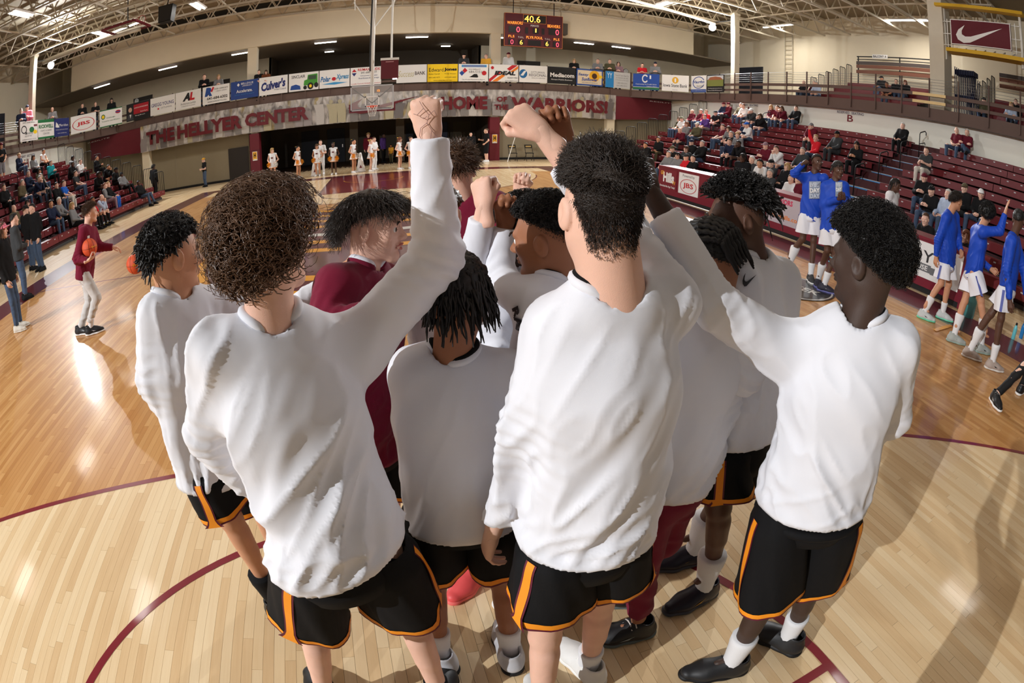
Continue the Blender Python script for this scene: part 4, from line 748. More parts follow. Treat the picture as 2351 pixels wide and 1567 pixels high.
A = ad(1388.5, 1445, 178, flat(196, 196, 194), 'grey rail board with a blue block at its left'); A.rect(0, 0, .33, 1, flat(30, 130, 196)); A.text('YY', .16, .26, .2, .34, WHITE); A.text('Yates & Yates Glass Co.', .66, .2, .56, .1, GREY); A.text('of COUNCIL BLUFFS', .66, .36, .5, .08, GREY); A.text('OTTUMWA, IOWA 52501', .66, .5, .54, .07, GREY); A.text('1-800-290-0141', .66, .68, .42, .08, GREY); A.text('641-682-0141', .66, .84, .42, .08, GREY)
A = ad(1455, 1515, 184, flat(32, 74, 160), 'blue rail board with a round white emblem over a green strip'); A.ell(.46, .3, .12, .26, WHITE, .66, a0=.6, a1=5.7); A.text('1', .66, .2, .06, .22, WHITE, .04); A.text('Community 1st Credit Union', .5, .66, .8, .1, WHITE); A.text('Together is Better.', .72, .78, .4, .06, WHITE); A.rect(0, .84, 1, .97, GRN); A.rect(0, .82, 1, .84, WHITE)
A = ad(1521, 1582.5, 188, WHITE, 'white rail board with a gold round emblem above black lettering'); A.ell(.5, .32, .12, .2, flat(224, 170, 40)); A.text('I', .5, .32, .06, .24, WHITE, .06); A.text('Iowa State Bank', .5, .64, .9, .2, flat(40, 44, 50), .01); A.text('Member FDIC', .5, .91, .2, .05, GREY)
A = ad(1588, 1625, 192, WHITE, 'white rail board with blue script inside a blue ring'); A.ell(.5, .42, .4, .36, BLUE, .88, a0=.4, a1=5.9); A.text('Vaughn', .52, .4, .72, .22, BLUE, .03, .25); A.text('Automotive', .6, .62, .46, .12, BLACK, 0, .2); A.rect(0, .82, 1, 1, BLUE); A.text('www.vaughnautomotive.com', .5, .91, .9, .06, WHITE)
A = ad(1626, 1666, 190, BLACK, 'rail board with a printed meadow photo above black strip, rightmost'); A.rect(.04, .05, .96, .3, flat(196, 200, 204)); A.rect(.04, .28, .96, .66, flat(120, 126, 60)); A.shape([(.06, .3), (.2, .14), (.5, .1), (.8, .16), (.95, .3)], flat(150, 90, 60)); A.text('Providing Agricultural Service', .5, .78, .8, .06, WHITE); A.text('Phone 641-682-5478 Ottumwa, IA', .5, .9, .84, .06, WHITE)
# ---- scoreboard
sb = place_panel('scoreboard', (6.99, 27.3, 8.53), (10.35, 27.3, 8.53), 1.97, mat('scoreboard_maroon', srgb(84, 16, 28), .5), .18); tag(sb.o, 'maroon scoreboard reading 40.6 hung above the far balcony', 'scoreboard')
AMB = mat('led_amber', (1, .5, .05), emit=((1, .52, .08), 2.2)); LRED = mat('led_red', (1, .05, .1), emit=((1, .07, .12), 2.2)); LORG = mat('led_orange', (1, .25, .03), emit=((1, .3, .04), 1.6)); SBK = flat(24, 14, 14, .4); FR = flat(190, 110, 50, .5)
for r in ((0, 0, 1, .012), (0, .988, 1, 1), (0, 0, .008, 1), (.992, 0, 1, 1)): sb.rect(*r, FR, 'trim')
sb.rect(.31, .02, .71, .29, FR, 'trim'); sb.rect(.318, .035, .702, .275, SBK)
for r in ((.07, .4, .27, .6), (.35, .42, .4, .61), (.63, .42, .68, .61), (.75, .4, .95, .6), (.07, .8, .17, .96), (.4, .8, .62, .96), (.83, .8, .94, .96), (.24, .8, .33, .96), (.68, .8, .77, .96), (.48, .42, .58, .6)): sb.rect(*r, SBK)
for t, u, v, w, h, m in (('40.6', .47, .155, .27, .2, AMB), ('WARRIORS', .175, .3, .26, .09, LORG), ('BEAVERS', .84, .33, .22, .09, LORG), ('PERIOD', .51, .36, .14, .06, WHITE), ('0', .23, .5, .06, .17, LRED), ('1', .53, .5, .02, .12, AMB), ('0', .9, .51, .06, .17, LRED), ('FLS', .12, .71, .1, .07, LORG), ('T.O.L.', .28, .73, .1, .05, WHITE), ('PLYR FOUL', .51, .72, .28, .08, LORG), ('T.O.L.', .735, .74, .1, .05, WHITE), ('FLS', .89, .73, .1, .07, LORG), ('0', .13, .88, .05, .14, LRED), ('6', .285, .88, .05, .14, AMB), ('6', .725, .88, .05, .14, AMB), ('0', .905, .89, .05, .14, LRED)): sb.text(t, u, v, w, h, m, .0)
for x in (7.5, 9.85): MB().bar((x-8.67, .98, -.1), (x-8.67, 2.755, -.1), .04).build('hanger', DARK, sb.o)
tag(box('loudspeaker', (10.4, 28.1, 7.6), (10.95, 28.549, 8.3), flat(96, 90, 82)), 'grey loudspeaker box behind the right edge of the scoreboard', 'speaker')
# ---- the far hoop
hp = tag(empty('basketball_hoop', (0, 21.64, 0)), 'basketball hoop with glass backboard hung from the roof at the far end', 'hoop'); WS = flat(226, 224, 216, .4)
gl = MB().box((-.9, -.02, 2.9), (.9, .02, 3.96)).build('backboard', mat('backboard_glass', (.85, .88, .88), .08, .5, alpha=.16), hp)
fm = MB()
for a, b in (((-.915, 2.885), (-.865, 3.975)), ((.865, 2.885), (.915, 3.975)), ((-.915, 3.925), (.915, 3.975)), ((-.915, 2.885), (.915, 2.935))): fm.box((a[0], -.03, a[1]), (b[0], .03, b[1]))
fm.build('backboard_frame', flat(190, 192, 194, .4), hp)
tg = MB()
for a, b in (((-.305, 3.05), (-.255, 3.5)), ((.255, 3.05), (.305, 3.5)), ((-.305, 3.45), (.305, 3.5)), ((-.305, 3.05), (.305, 3.1))): tg.box((a[0], -.034, a[1]), (b[0], -.03, b[1]))
tg.build('target_square', WHITE, hp)
mb = MB().bar((-.95, 0, 2.86), (.95, 0, 2.86), .09, .07).bar((-.95, 0, 2.83), (-.95, 0, 3.2), .06).bar((.95, 0, 2.83), (.95, 0, 3.2), .06); mb.build('edge_padding', MAROON, hp)
MB().tube([(.2286*math.cos(a), -.38+.2286*math.sin(a), 3.05) for a in np.linspace(0, 2*math.pi, 28, endpoint=False)], .011, 8, closed=True).build('rim', flat(226, 74, 40, .4), hp, True); MB().bar((0, -.15, 3.04), (0, -.03, 3.04), .14, .1).build('rim_bracket', flat(226, 74, 40, .4), hp)
net = MB()
for k in range(12):
    for s in (-1, 1): net.tube([((.2286-.11*t)*math.cos(2*math.pi*k/12+s*t*.9), -.38+(.2286-.11*t)*math.sin(2*math.pi*k/12+s*t*.9), 3.04-.42*t) for t in np.linspace(0, 1, 7)], .005, 4)
tag(net.build('net', flat(236, 232, 224), hp), kind='stuff')
MB().tube([(0, .18, 3.1), (0, .22, 7.6), (0, .22, 8.9)], .085, 12).build('post', WS, hp, True); MB().tube([(-.1, .12, 4.6), (-.1, .2, 9.2)], .03, 8).build('cable_conduit', DARK, hp)
for a, b in (((0, .1, 3.2), (-.8, .04, 3.85)), ((0, .1, 3.2), (.8, .04, 3.85)), ((0, .1, 3.0), (-.8, .04, 2.95)), ((0, .1, 3.0), (.8, .04, 2.95))): MB().tube([a, b], .025, 6).build('board_brace', DARK, hp)
for s in (-1, 1): MB().tube([(0, .2, 6.5), (s*.88, .2, 7.8)], .03, 6).build('sway_brace', WS, hp); MB().tube([(s*.95, .0, 9.2), (s*.8, .1, 7.4)], .03, 6).build('hanger', WS, hp)
MB().tube([(.78, .1, 7.8), (.8, .1, 5.1)], .045, 8).build('drop_pole', WS, hp)
sc_ = tag(empty('shot_clock', (.74, 21.7, 0)), 'maroon shot clock box hanging right of the hoop post', 'clock'); MB().box((-.38, -.09, 4.22), (.36, .09, 5.03)).build('case', flat(92, 16, 26), sc_); MB().box((-.4, -.12, 5.03), (.38, .12, 5.13)).build('cap', WS, sc_); MB().box((-.18, -.1, 4.94), (.16, -.091, 4.97)).build('label_strip', flat(200, 150, 150), sc_); MB().box((.12, -.1, 4.18), (.3, 0, 4.22)).build('lit_edge', LAMP, sc_)
me, sz = text_mesh('12', .02); me.materials.append(LORG); t = link('lit_digits', me, hp); t.location = (.27, -.04, 3.72); t.rotation_euler = (math.pi/2, 0, 0); t.scale = (.14, .12, 1)
# ---- folded side hoop, roof speaker
fh = tag(empty('folded_hoop', (-11.2, 20.6, 8.2)), 'side hoop swung up flat under the roof trusses at the left', 'hoop'); MB().box((-.95, -.8, 0), (.75, .8, .05)).build('backboard', mat('backboard_glass', (.8, .8, .8)), fh)
for a, b in (((-1, -.85, 0), (.8, -.85, 0)), ((-1, .85, 0), (.8, .85, 0)), ((-1, -.85, 0), (-1, .85, 0)), ((.8, -.85, 0), (.8, .85, 0))): MB().bar(a, b, .09).build('frame_edge', flat(116, 20, 36), fh)
MB().tube([(.2+.23*math.cos(a), 1.0, .45+.23*math.sin(a)) for a in np.linspace(0, 6.283, 20, endpoint=False)], .015, 6, closed=True).build('rim', flat(180, 60, 50), fh); MB().tube([(-5, -.4, -.35), (.6, .2, -.2)], .09, 10).build('arm', STEEL, fh, True); MB().tube([(0, 0, 0), (-.4, .3, 2.09)], .03, 6).build('hanger', DARK, fh); MB().tube([(-3, .3, .6), (0, .1, .05)], .04, 8).build('hanger', STEEL, fh)
nb = MB()
for k in range(10): a = .63*k; nb.tube([(.2+.22*math.cos(a), 1.0, .45+.22*math.sin(a)), (.2+.13*math.cos(a+.5), 1.25, .35+.13*math.sin(a+.5)), (.2+.1*math.cos(a), 1.4, .25+.1*math.sin(a))], .008, 4)
tag(nb.build('net', flat(220, 214, 200), fh), kind='stuff')
sp = tag(empty('loudspeaker', (-9.6, 21.6, 8.6)), 'black loudspeaker hung from the trusses beside the folded side hoop', 'speaker'); MB().poly([(-.32, -.25, -.4), (.32, -.25, -.4), (.38, -.25, .4), (-.38, -.25, .4)][::-1], .5, (0, 1, 0)).build('cabinet', BLACK, sp); MB().box((-.3, -.27, -.36), (.3, -.25, .36)).build('grille', flat(44, 42, 42), sp); MB().bar((0, 0, .4), (0, 0, 1.69), .04).build('hanger', DARK, sp)
# ---- big framed sign at the right
nk = place_panel('framed_sign', tuple(at_x(2181, 43, 18.3)), tuple(at_x(2318, 55, 18.3)), 1.0, flat(96, 14, 30), .06); tag(nk.o, 'maroon sign with a white tick mark in a white frame, top right', 'sign'); nk.rect(0, 0, 1, .03, WHITE, 'trim'); nk.rect(0, .97, 1, 1, WHITE, 'trim'); nk.rect(0, 0, .012, 1, WHITE, 'trim'); nk.rect(.988, 0, 1, 1, WHITE, 'trim'); nk.shape(swoosh(.48, .52, .78, .8), WHITE, 'tick_mark')
lift = tag(empty('lift_frame', (18.5, 7.2, 0)), 'white and yellow folded lift frame round the maroon tick sign', 'frame')
for y in (-1.75, 1.75): MB().bar((.1, y, 6.6), (.1, y, 8.7), .09).build('upright', WS, lift)
for y in (-1.55, -1.35, 1.35, 1.55):
    MB().bar((-.05, y, 7.05), (-.05, y, 8.2), .035).build('side_bar', WS, lift)
for z in (7.15, 7.6, 8.1):
    for s in (-1, 1): MB().bar((-.05, s*1.33, z), (-.05, s*1.75, z), .03).build('side_rung', WS, lift)
MB().bar((-.1, -2.0, 8.55), (-.1, 2.0, 8.75), .35, .12).build('top_beam', YEL, lift); MB().bar((-.1, -2.4, 6.8), (-.1, 1.5, 6.9), .6, .14).build('bottom_beam', YEL, lift)
for k in range(8): MB().bar((.1, -1.6+.45*k, 6.9), (.5, -1.75+.45*k, 7.2), .04).build('strut', WS, lift)
# ---- bleachers
NR = 11
def seat_z(k): return .42+.268*k
def seat_x(k, s): return s*(10.9+.66*k)
TREAD = flat(78, 74, 72, .7); ALU = flat(196, 196, 198, .35); AISLEB = flat(40, 140, 214, .5); RISER = flat(70, 26, 30, .6)
def bleacher(side, y0, y1, aisles, label):
    s = side; b = tag(empty('bleacher', (s*10.9, (y0+y1)/2, 0)), label, 'bleachers', 'pull-out bleachers'); o = np.array(b.location)
    def bx(a, c, name, m, par=b):
        lo = np.minimum(a, c)-o; hi = np.maximum(a, c)-o; return MB().box(tuple(lo), tuple(hi)).build(name, m, par)
    tags = MB()
    for k in range(NR):
        x = seat_x(k, s); z = seat_z(k); cuts = [y0]+[v for a in aisles for v in a]+[y1]
        bx((x+s*.2, y0, z-.42 if k else 0), (x+s*.9, y1, z-.33), 'footboard', TREAD); bx((x+s*.27, y0, max(0, z-.5)), (x+s*.3, y1, z-.05), 'riser', RISER)
        for i in range(0, len(cuts), 2):
            a, c = cuts[i], cuts[i+1]; n = max(1, round((c-a)/2.75))
            for j in range(n):
                p0, p1 = a+(c-a)*j/n+.012, a+(c-a)*(j+1)/n-.012; st = bx((x, p0, z-.045), (x+s*.28, p1, z), 'seat_board', SEAT); bx((x-s*.012, p0, z-.21), (x, p1, z-.004), 'seat_front', SEAT, st)
                m_ = max(1, int((p1-p0)/.46))
                for q in range(m_):
                    yq = p0+(q+.5)*(p1-p0)/m_; tags.box((min(x-s*.012, x-s*.016)-o[0], yq-.035-o[1], z-.075-o[2]), (max(x-s*.012, x-s*.016)-o[0], yq+.035-o[1], z-.045-o[2]))
        for a, c in aisles:
            sz = z-.29
            bx((x-s*.1, a+.02, sz-.03), (x+s*.28, c-.02, sz), 'aisle_step', TREAD); bx((x-s*.11, a+.05, sz-.012), (x-s*.07, c-.05, sz+.004), 'step_nosing', ALU)
            if s > 0: bx((x-s*.115, a+.08, sz-.19), (x-s*.105, c-.08, sz-.015), 'step_sign', AISLEB)
            else: bx((x-s*.115, a+.5, sz-.11), (x-s*.105, c-.3, sz-.03), 'step_mark', flat(214, 190, 80))
    tag(tags.build('seat_number_plates', ALU, b), kind='stuff')
    for a, c in aisles:            # short handrails up the middle of each aisle
        for k in (1, 3, 5, 7, 9):
            x = seat_x(k, s)+s*.15; z = seat_z(k)-.29; y = (a+c)/2
            pt = [(x, y, z), (x, y, z+.85), (x+s*.05, y, z+.92), (x+s*.4, y, z+1.02), (x+s*.5, y, z+.98), (x+s*.5, y, z+.88)]; MB().tube([np.array(p_)-o for p_ in pt], .02, 6).build('handrail', BLACK, b, True); MB().tube([np.array(p_)-o for p_ in [(x, y, z+.5), (x+s*.42, y, z+.6), (x+s*.45, y, z+.52)]], .017, 6).build('handrail', BLACK, b, True)
    for k in range(NR):            # barred guard panels closing the far end
        x0, x1 = seat_x(k, s)+s*.05, seat_x(k, s)+s*.6; z0, z1 = max(.25, seat_z(k)-.35), seat_z(k)+.95; y = y1+.08; g = MB().tube([np.array(p_)-o for p_ in [(x0, y, z0), (x0, y, z1-.06), (x0+s*.06, y, z1), (x1-s*.06, y, z1), (x1, y, z1-.06), (x1, y, z0)]], .018, 6).build('guard_frame', BLACK, b, True)
        for j in range(1, 5): xx = x0+(x1-x0)*j/5; MB().bar(np.array((xx, y, z0))-o, np.array((xx, y, z1))-o, .016).build('guard_bar', BLACK, g)
    return b
bleacher(1, -1.0, 24.2, [(8.6, 9.9), (17.5, 18.7)], 'maroon bleachers with blue aisle steps along the right wall')
bleacher(-1, 6.0, 24.2, [(10.0, 11.2), (16.8, 18.0)], 'maroon bleachers along the left wall')
# balcony bleachers on the right
bb = tag(empty('balcony_bleacher', (19.4, 13, 4.32)), 'balcony bleachers with plank back rails on the right upper level', 'bleachers')
for k in range(6):
    x = .5+.6*k; z = .42+.27*k
    for a, c in ((-1.5, 4.6), (-8.6, -4.6)):
        MB().box((x, a, z-.05), (x+.28, c, z)).build('seat_board', SEAT, bb); MB().box((x-.012, a, z-.2), (x, c, z-.004)).build('seat_front', SEAT, bb); MB().box((x+.25, a, max(0, z-.5)), (x+.6, c, z-.3)).build('footboard', TREAD, bb)
    for y in (4.7, -4.4): 
        g = MB().tube([(x, y, max(.05, z-.3)), (x, y, z+1.0), (x+.05, y, z+1.05), (x+.42, y, z+1.05), (x+.47, y, z+1.0), (x+.47, y, max(.05, z-.3))], .02, 6).build('guard_frame', BLACK, bb, True)
        for j in range(1, 5): MB().bar((x+.094*j, y, max(.05, z-.3)), (x+.094*j, y, z+1.04), .016).build('guard_bar', BLACK, g)
for z, m in ((2.55, flat(120, 74, 56)), (2.85, flat(120, 74, 56)), (3.05, flat(80, 70, 66))): MB().box((4.15, -1.5, z-.09), (4.2, 4.5, z+.09)).build('back_plank', m, bb); MB().box((4.15, -8.6, z-.09), (4.2, -4.6, z+.09)).build('back_plank', m, bb)
for y in (4.4, 1.5, -1.4): MB().bar((4.22, y, 1.6), (4.22, y, 3.45), .05).build('back_post', BLACK, bb)
MB().bar((4.22, -1.5, 3.42), (4.22, 4.5, 3.42), .05).build('back_rail', BLACK, bb); MB().bar((4.22, -1.5, 3.25), (4.22, 4.5, 3.25), .035).build('back_rail', BLACK, bb)
bs = place_panel('balcony_sign', (23.5, 16.3, 7.85), (23.5, 15.25, 7.85), .22, WHITE, .02); tag(bs.o, 'small white sign reading BALCONY A on the back rail', 'sign'); bs.text('BALCONY  A', .5, .5, .86, .6, BLACK, .03)
bs = tag(empty('chair_trolley', (19.6, 8.3, 4.32)), 'tall stack of dark blue folding chairs on a trolley beside the broad column', 'trolley')
for k in range(12): MB().bar((-.3, .6-.08*k, .1), (-.3+.02*k, .6-.08*k, 2.2-.03*k), .03).bar((.2, .6-.08*k, .1), (.2+.02*k, .6-.08*k, 2.2-.03*k), .03).box((-.3, .58-.08*k, .9), (.2, .62-.08*k, 1.1)).box((-.3, .58-.08*k, 1.9), (.2, .62-.08*k, 2.1)).build('folding_chair', flat(26, 30, 60), bs)
# ---- scorers' table
tb = tag(empty('scorers_table', (8.7, 8.3, 0)), 'long maroon scorers table with advertising panels along the right sideline', 'table'); TM = mat('table_maroon', srgb(120, 24, 42), .45, .4, .06, 3)
def tseg(y0, y1, m, w=.6):
    seg = MB().box((0, y0-8.3, .12), (.04, y1-8.3, .97)).build('front_panel', TM, tb); MB().box((-.03, y0-8.3, .94), (w, y1-8.3, .99)).build('table_top', TM, tb); MB().box((.02, y0-8.3, .02), (.06, y1-8.3, .12)).build('kick_strip', BLACK, tb)
    if m is None: return None
    P = place_panel('sign_face', (8.69, y1-.06, .9), (8.69, y0+.06, .9), .62, m, .01); P.o.parent = tb; P.o.matrix_parent_inverse = Matrix.Translation((-8.7, -8.3, 0)); return P
P = tseg(12.55, 13.7, TM); P.text('Hills', .55, .4, .62, .5, WHITE, .05); P.text('GO', .2, .2, .2, .2, GOLD, .03); P.text('TV', .86, .62, .16, .18, GOLD, .03); P.text('Download the App Today!', .5, .86, .86, .13, WHITE, .02)
P = tseg(11.4, 12.55, WHITE); P.text('Powered by', .5, .14, .6, .16, BLACK); P.ell(.5, .6, .42, .34, RED, .93); P.text('JBS', .5, .6, .52, .3, RED, .02)
P = tseg(8.6, 11.4, TM); P.text('WARRIORS', .5, .5, .7, .5, GOLD, .04)
P = tseg(6.2, 8.6, flat(188, 176, 182, .5)); P.text('WARRIORS', .2, .16, .36, .2, flat(206, 50, 90), .04); P.text('indianhills.com', .28, .72, .5, .16, ORG, .02); P.shape(swoosh(.72, .7, .22, .3), ORG, 'tick_mark')
P = tseg(5.6, 6.2, TM); P.ell(.5, .5, .46, .46, GOLD, .93); P.ell(.5, .5, .3, .3, WHITE, .9); P.shape([(.3, .4), (.5, .2), (.7, .4), (.5, .8)], GOLD)
P = tseg(3.1, 5.6, WHITE); P.text("BRADY'S", .52, .38, .62, .34, flat(50, 48, 50), .01); P.rect(.3, .6, .72, .82, GREY); P.text('STEAKHOUSE', .5, .71, .38, .14, WHITE, .02); P.shape([(.72, .64), (.82, .64), (.77, .74), (.82, .84), (.72, .84)], GREY); P.rect(0, 0, .3, .1, flat(180, 176, 172))
MB().box((0, 3.05-8.3, .02), (.6, 3.1-8.3, .98)).build('end_panel', TM, tb)
# ---- folding chairs by the far wall, megaphones
def folding_chair(x, y, label):
    c = tag(empty('folding_chair', (x, y, 0)), label, 'chair', 'folding chairs by the far wall')
    MB().box((-.2, -.2, .44), (.2, .18, .47)).build('seat', BLACK, c); bk = MB().box((-.2, .22, .72), (.2, .25, .92)).build('backrest', BLACK, c); MB().box((-.16, .215, .78), (.16, .22, .86)).build('back_lettering_block', flat(180, 150, 90), bk)
    for s in (-.21, .21): MB().tube([(s, .28, .92), (s, .0, .45), (s, -.24, 0)], .014, 6).build('leg', BLACK, c, True); MB().tube([(s, -.15, .46), (s, .26, 0)], .014, 6).build('leg', BLACK, c, True)
folding_chair(7.6, 27.4, 'black folding chair by the far wall with a white pole leaning on it'); folding_chair(8.55, 27.4, 'black folding chair by the far wall, right of the one with the pole')
tag(MB().tube([(7.2, 27.0, 0), (7.75, 27.3, 1.55)], .02, 8).build('broom_pole', WHITE), 'white pole leaning on the left folding chair', 'pole')
# ---- balls and bottles
def basketball(c, r, label, rz=0.):
    o = tag(empty('basketball', c, rz), label, 'ball', 'orange basketballs'); R_ = MB(); n = 20
    V = [(r*math.sin(math.pi*i/n)*math.cos(2*math.pi*j/32), r*math.sin(math.pi*i/n)*math.sin(2*math.pi*j/32), r*math.cos(math.pi*i/n)) for i in range(1, n) for j in range(32)]+[(0, 0, r), (0, 0, -r)]; nv = (n-1)*32
    F = [(i*32+j, (i+1)*32+j, (i+1)*32+(j+1) % 32, i*32+(j+1) % 32) for i in range(n-2) for j in range(32)]+[(nv, j, (j+1) % 32) for j in range(32)]+[(nv+1, (n-2)*32+(j+1) % 32, (n-2)*32+j) for j in range(32)]
    link('leather', mesh('leather', V, F, mat('ball_orange', srgb(214, 84, 44), .5, .4, .1, 40, .3, 400), True), o)
    def ln(f): MB().tube([np.array(f(t))*r*1.001 for t in np.linspace(0, 2*math.pi, 40, endpoint=False)], r*.016, 5, closed=True).build('seam', BLACK, o)
    ln(lambda t: (math.cos(t), math.sin(t), 0)); ln(lambda t: (0, math.cos(t), math.sin(t)))
    for s in (-1, 1): ln(lambda t: nrm((s*(.62+.25*math.cos(2*t)), math.cos(t)*.95, math.sin(t)*.95)))
    me, sz = text_mesh('EVO', .03); me.materials.append(GOLD); t = link('gold_print', me, o); t.scale = (.05, .03, 1); t.location = (.0, -r*1.002, r*.1); t.rotation_euler = (math.radians(84), 0, 0); return o
basketball(tuple(at(310, 606, 6.55)), .121, 'orange basketball in the air beside the left player', .6)
basketball(tuple(at(206, 568, 7.28)), .121, 'orange basketball held under the arm of the hooded boy', 1.2)
def bottle(px, py, m, cap, h, r, label):
    q = at_z(px, py, 0); o = tag(empty('water_bottle', tuple(q)), label, 'bottle', 'water bottles on the sideline'); MB().rev([(r*.9, 0), (r, .01), (r, h*.62), (r*.9, h*.7), (r*.55, h*.82), (r*.5, h*.86)], (0, 0, 0)).build('vessel', m, o, True); MB().rev([(r*.56, h*.86), (r*.56, h*.96), (r*.3, h)], (0, 0, 0)).build('cap', cap, o, True)
bottle(2222, 727, mat('teal_plastic', srgb(90, 170, 170), .25, .5, alpha=.75), TEAL, .42, .11, 'big teal water jug by the end of the scorers table'); bottle(2325, 778, flat(110, 200, 210, .3), BLACK, .27, .037, 'pale teal water bottle on the sideline'); bottle(2343, 776, flat(30, 120, 190, .3), BLACK, .3, .04, 'blue water bottle on the sideline beside the teal one')
# ================================================================ people
def skin(name, c, rough=.5): return mat('skin_'+name, srgb(*c), rough, .4, .06, 25, .12, 500, sss=.06)
PALE = skin('pale', (232, 186, 164)); TAN = skin('tan', (206, 150, 116)); BRN = skin('brown', (158, 104, 74)); DRK = skin('dark', (92, 62, 48)); VDK = skin('very_dark', (66, 48, 40))
SHIRT = mat('white_jersey', srgb(230, 231, 238), .72, .25, .012, 6, .06, 900, sheen=.15); BLKC = mat('black_jersey', srgb(15, 15, 17), .8, .22, .15, 80, .12, 700); ORT = mat('orange_trim', srgb(246, 150, 28), .6); MRT = mat('maroon_trim', srgb(96, 22, 44), .6)
MARC = mat('maroon_fleece', srgb(116, 20, 48), .85, .2, .08, 30, .15, 500, sheen=.08); GREYF = mat('grey_fleece', srgb(206, 204, 202), .85, .2, .06, 40, .12, 400); BLUEJ = mat('blue_jersey', srgb(22, 72, 188), .55, .35, .06, 20, .05, 600); WSH = mat('white_shorts', srgb(236, 236, 242), .6, .3, .02, 10)
HBLK = mat('hair_black', srgb(22, 19, 18), .5, .45, .3, 60); HBRN = mat('hair_brown', srgb(84, 58, 40), .45, .5, .35, 60); HDB = mat('hair_dark_brown', srgb(44, 34, 28), .45, .45, .3, 60); HCUR = mat('hair_curl_brown', srgb(104, 74, 52), .42, .5, .4, 50)
SOCKW = mat('white_sock', srgb(236, 236, 238), .85, .2, .02, 20, .3, 300)
def J_(**k):
    """joints given as (px, py, ground distance) or as plain coordinates in metres"""
    out = {}
    for n, v in k.items(): out[n] = at(*v) if n not in ('fwd', 'up', 'palmL', 'palmR', 'toeL', 'toeR', 'hdL', 'hdR') and not isinstance(v, np.ndarray) else np.asarray(v, float)
    return dflt(out)
A3 = lambda *a: np.array(a, float)
def person(label, J, skn, shirt=None, tkw={}, hands=('relax', 'relax'), h=.011, hh=.0042, headh=.0045, hs=1., s=1., group='players in the huddle', base=None, legs=True, sname='shirt', nr=1.):
    b = base if base is not None else np.append(((J['anL']+J['anR'])/2)[:2], 0.)
    root = tag(empty('person', tuple(b)), label, 'person', group); V, Q = body(J, h, hands, hh, headh, hs, s, legs=legs, nr=nr); link('body', mesh('body', V-b, Q, skn, True), root)
    global SV
    sv = None
    if shirt is not None: V, Q = top(J, **tkw); link(sname, mesh(sname, V-b, Q, shirt, True), root); sv = (V, vnormals(V, Q)); SV = sv
    return root, sv
def collar(root, J, m, r=.07, w=.008, lift=.0, name='collar', sv=None):
    """ring of cloth sitting on the rim of the neck hole"""
    R, F, U = axes(J); Rh = frame(J['fwd'], J.get('up', U)); nk = J['head']+Rh@np.array([0, -.028, -.07]); ax = nrm(nk-J['neck']); x = nrm(np.cross(ax, F)); y = np.cross(x, ax); o = np.array(root.location)
    V = SV[0]; q = V-J['neck']; hgt = q@ax; qx, qy = q@x, q@y; rad = np.hypot(qx, qy); an = np.arctan2(qy, qx); A = np.linspace(-math.pi, math.pi, 40, endpoint=False); H = []; RR = []
    for a in A:
        d = np.abs((an-a+math.pi) % (2*math.pi)-math.pi); k = np.where((d < .2)&(rad < .125)&(hgt > -.09)&(hgt < .09))[0]
        if len(k) == 0: H.append(0.); RR.append(r); continue
        b = k[np.argmax(hgt[k]-1.2*rad[k])]; H.append(hgt[b]); RR.append(rad[b])
    H, RR = np.array(H), np.array(RR)
    for _ in range(4): H = (np.roll(H, 1)+H*2+np.roll(H, -1))/4; RR = (np.roll(RR, 1)+RR*2+np.roll(RR, -1))/4
    dr = -.006 if name != 'collar' else 0.
    P = [J['neck']+ax*(H[i]+lift+(.012 if name != 'collar' else .002))+(RR[i]+dr)*(x*math.cos(a)+y*math.sin(a))-o for i, a in enumerate(A)]
    return MB().tube(P, w, 8, closed=True).build(name, m, root, True)
def eyes(root, J, hs=1., iris=(60, 40, 28)):
    R = frame(J['fwd'], J.get('up', axes(J)[2])); o = np.array(root.location)
    for s in (-1, 1):
        c = J['head']+R@np.array([s*.032, .0815, .004])*hs-o; mb = MB(); n = 12; r = .0125*hs
        V = []; F = []
        for i in range(n+1):
            for j in range(16):
                a = math.pi*i/n; v = np.array([math.sin(a)*math.cos(j*math.pi/8), math.cos(a), math.sin(a)*math.sin(j*math.pi/8)])*r; V.append(c+R@v)
        for i in range(n):
            for j in range(16): F.append((i*16+j, i*16+(j+1) % 16, (i+1)*16+(j+1) % 16, (i+1)*16+j))
        link('eye', mesh('eye', V, F, [flat(232, 226, 220, .3), flat(*iris, .2)], True, [1 if k//16 < 3 else 0 for k in range(len(F))]), root)
        bw = [c+R@(np.array([s*.032*0+dx, .016+.002, .024+dz])*hs) for dx, dz in ((-.018*1, .0 if s > 0 else -.002), (-.006, .004), (.008, .004), (.02, -.002 if s > 0 else .0))]; MB().tube(bw, [.0028, .0038, .0036, .002], 6).build('eyebrow', HDB, root, True)
def decal(root, sv, px, py, pts, size, m, name='small_mark', roll=0.):
    V, N = sv; d = ray(px, py); w = V-CAMP; t = w@d; off = np.linalg.norm(w-t[:, None]*d, axis=1); ok = (off < .03)&((N@d) < -.1); i = np.where(ok)[0]
    if len(i) == 0: return
    i = i[np.argmin(t[i]+off[i]*2)]; n = nrm(N[i]); x = nrm(np.cross(UPV, n)); y = np.cross(n, x); x, y = x*math.cos(roll)+y*math.sin(roll), -x*math.sin(roll)+y*math.cos(roll); P = []
    for u, v in pts:
        q = V[i]+x*u*size+y*v*size; k = np.argmin(((V-q)**2).sum(1)); q = q+n*(((V[k]-q)@n)+.005); P.append(q-np.array(root.location))
    link(name, mesh(name, P, [tuple(range(len(P)))], m), root)
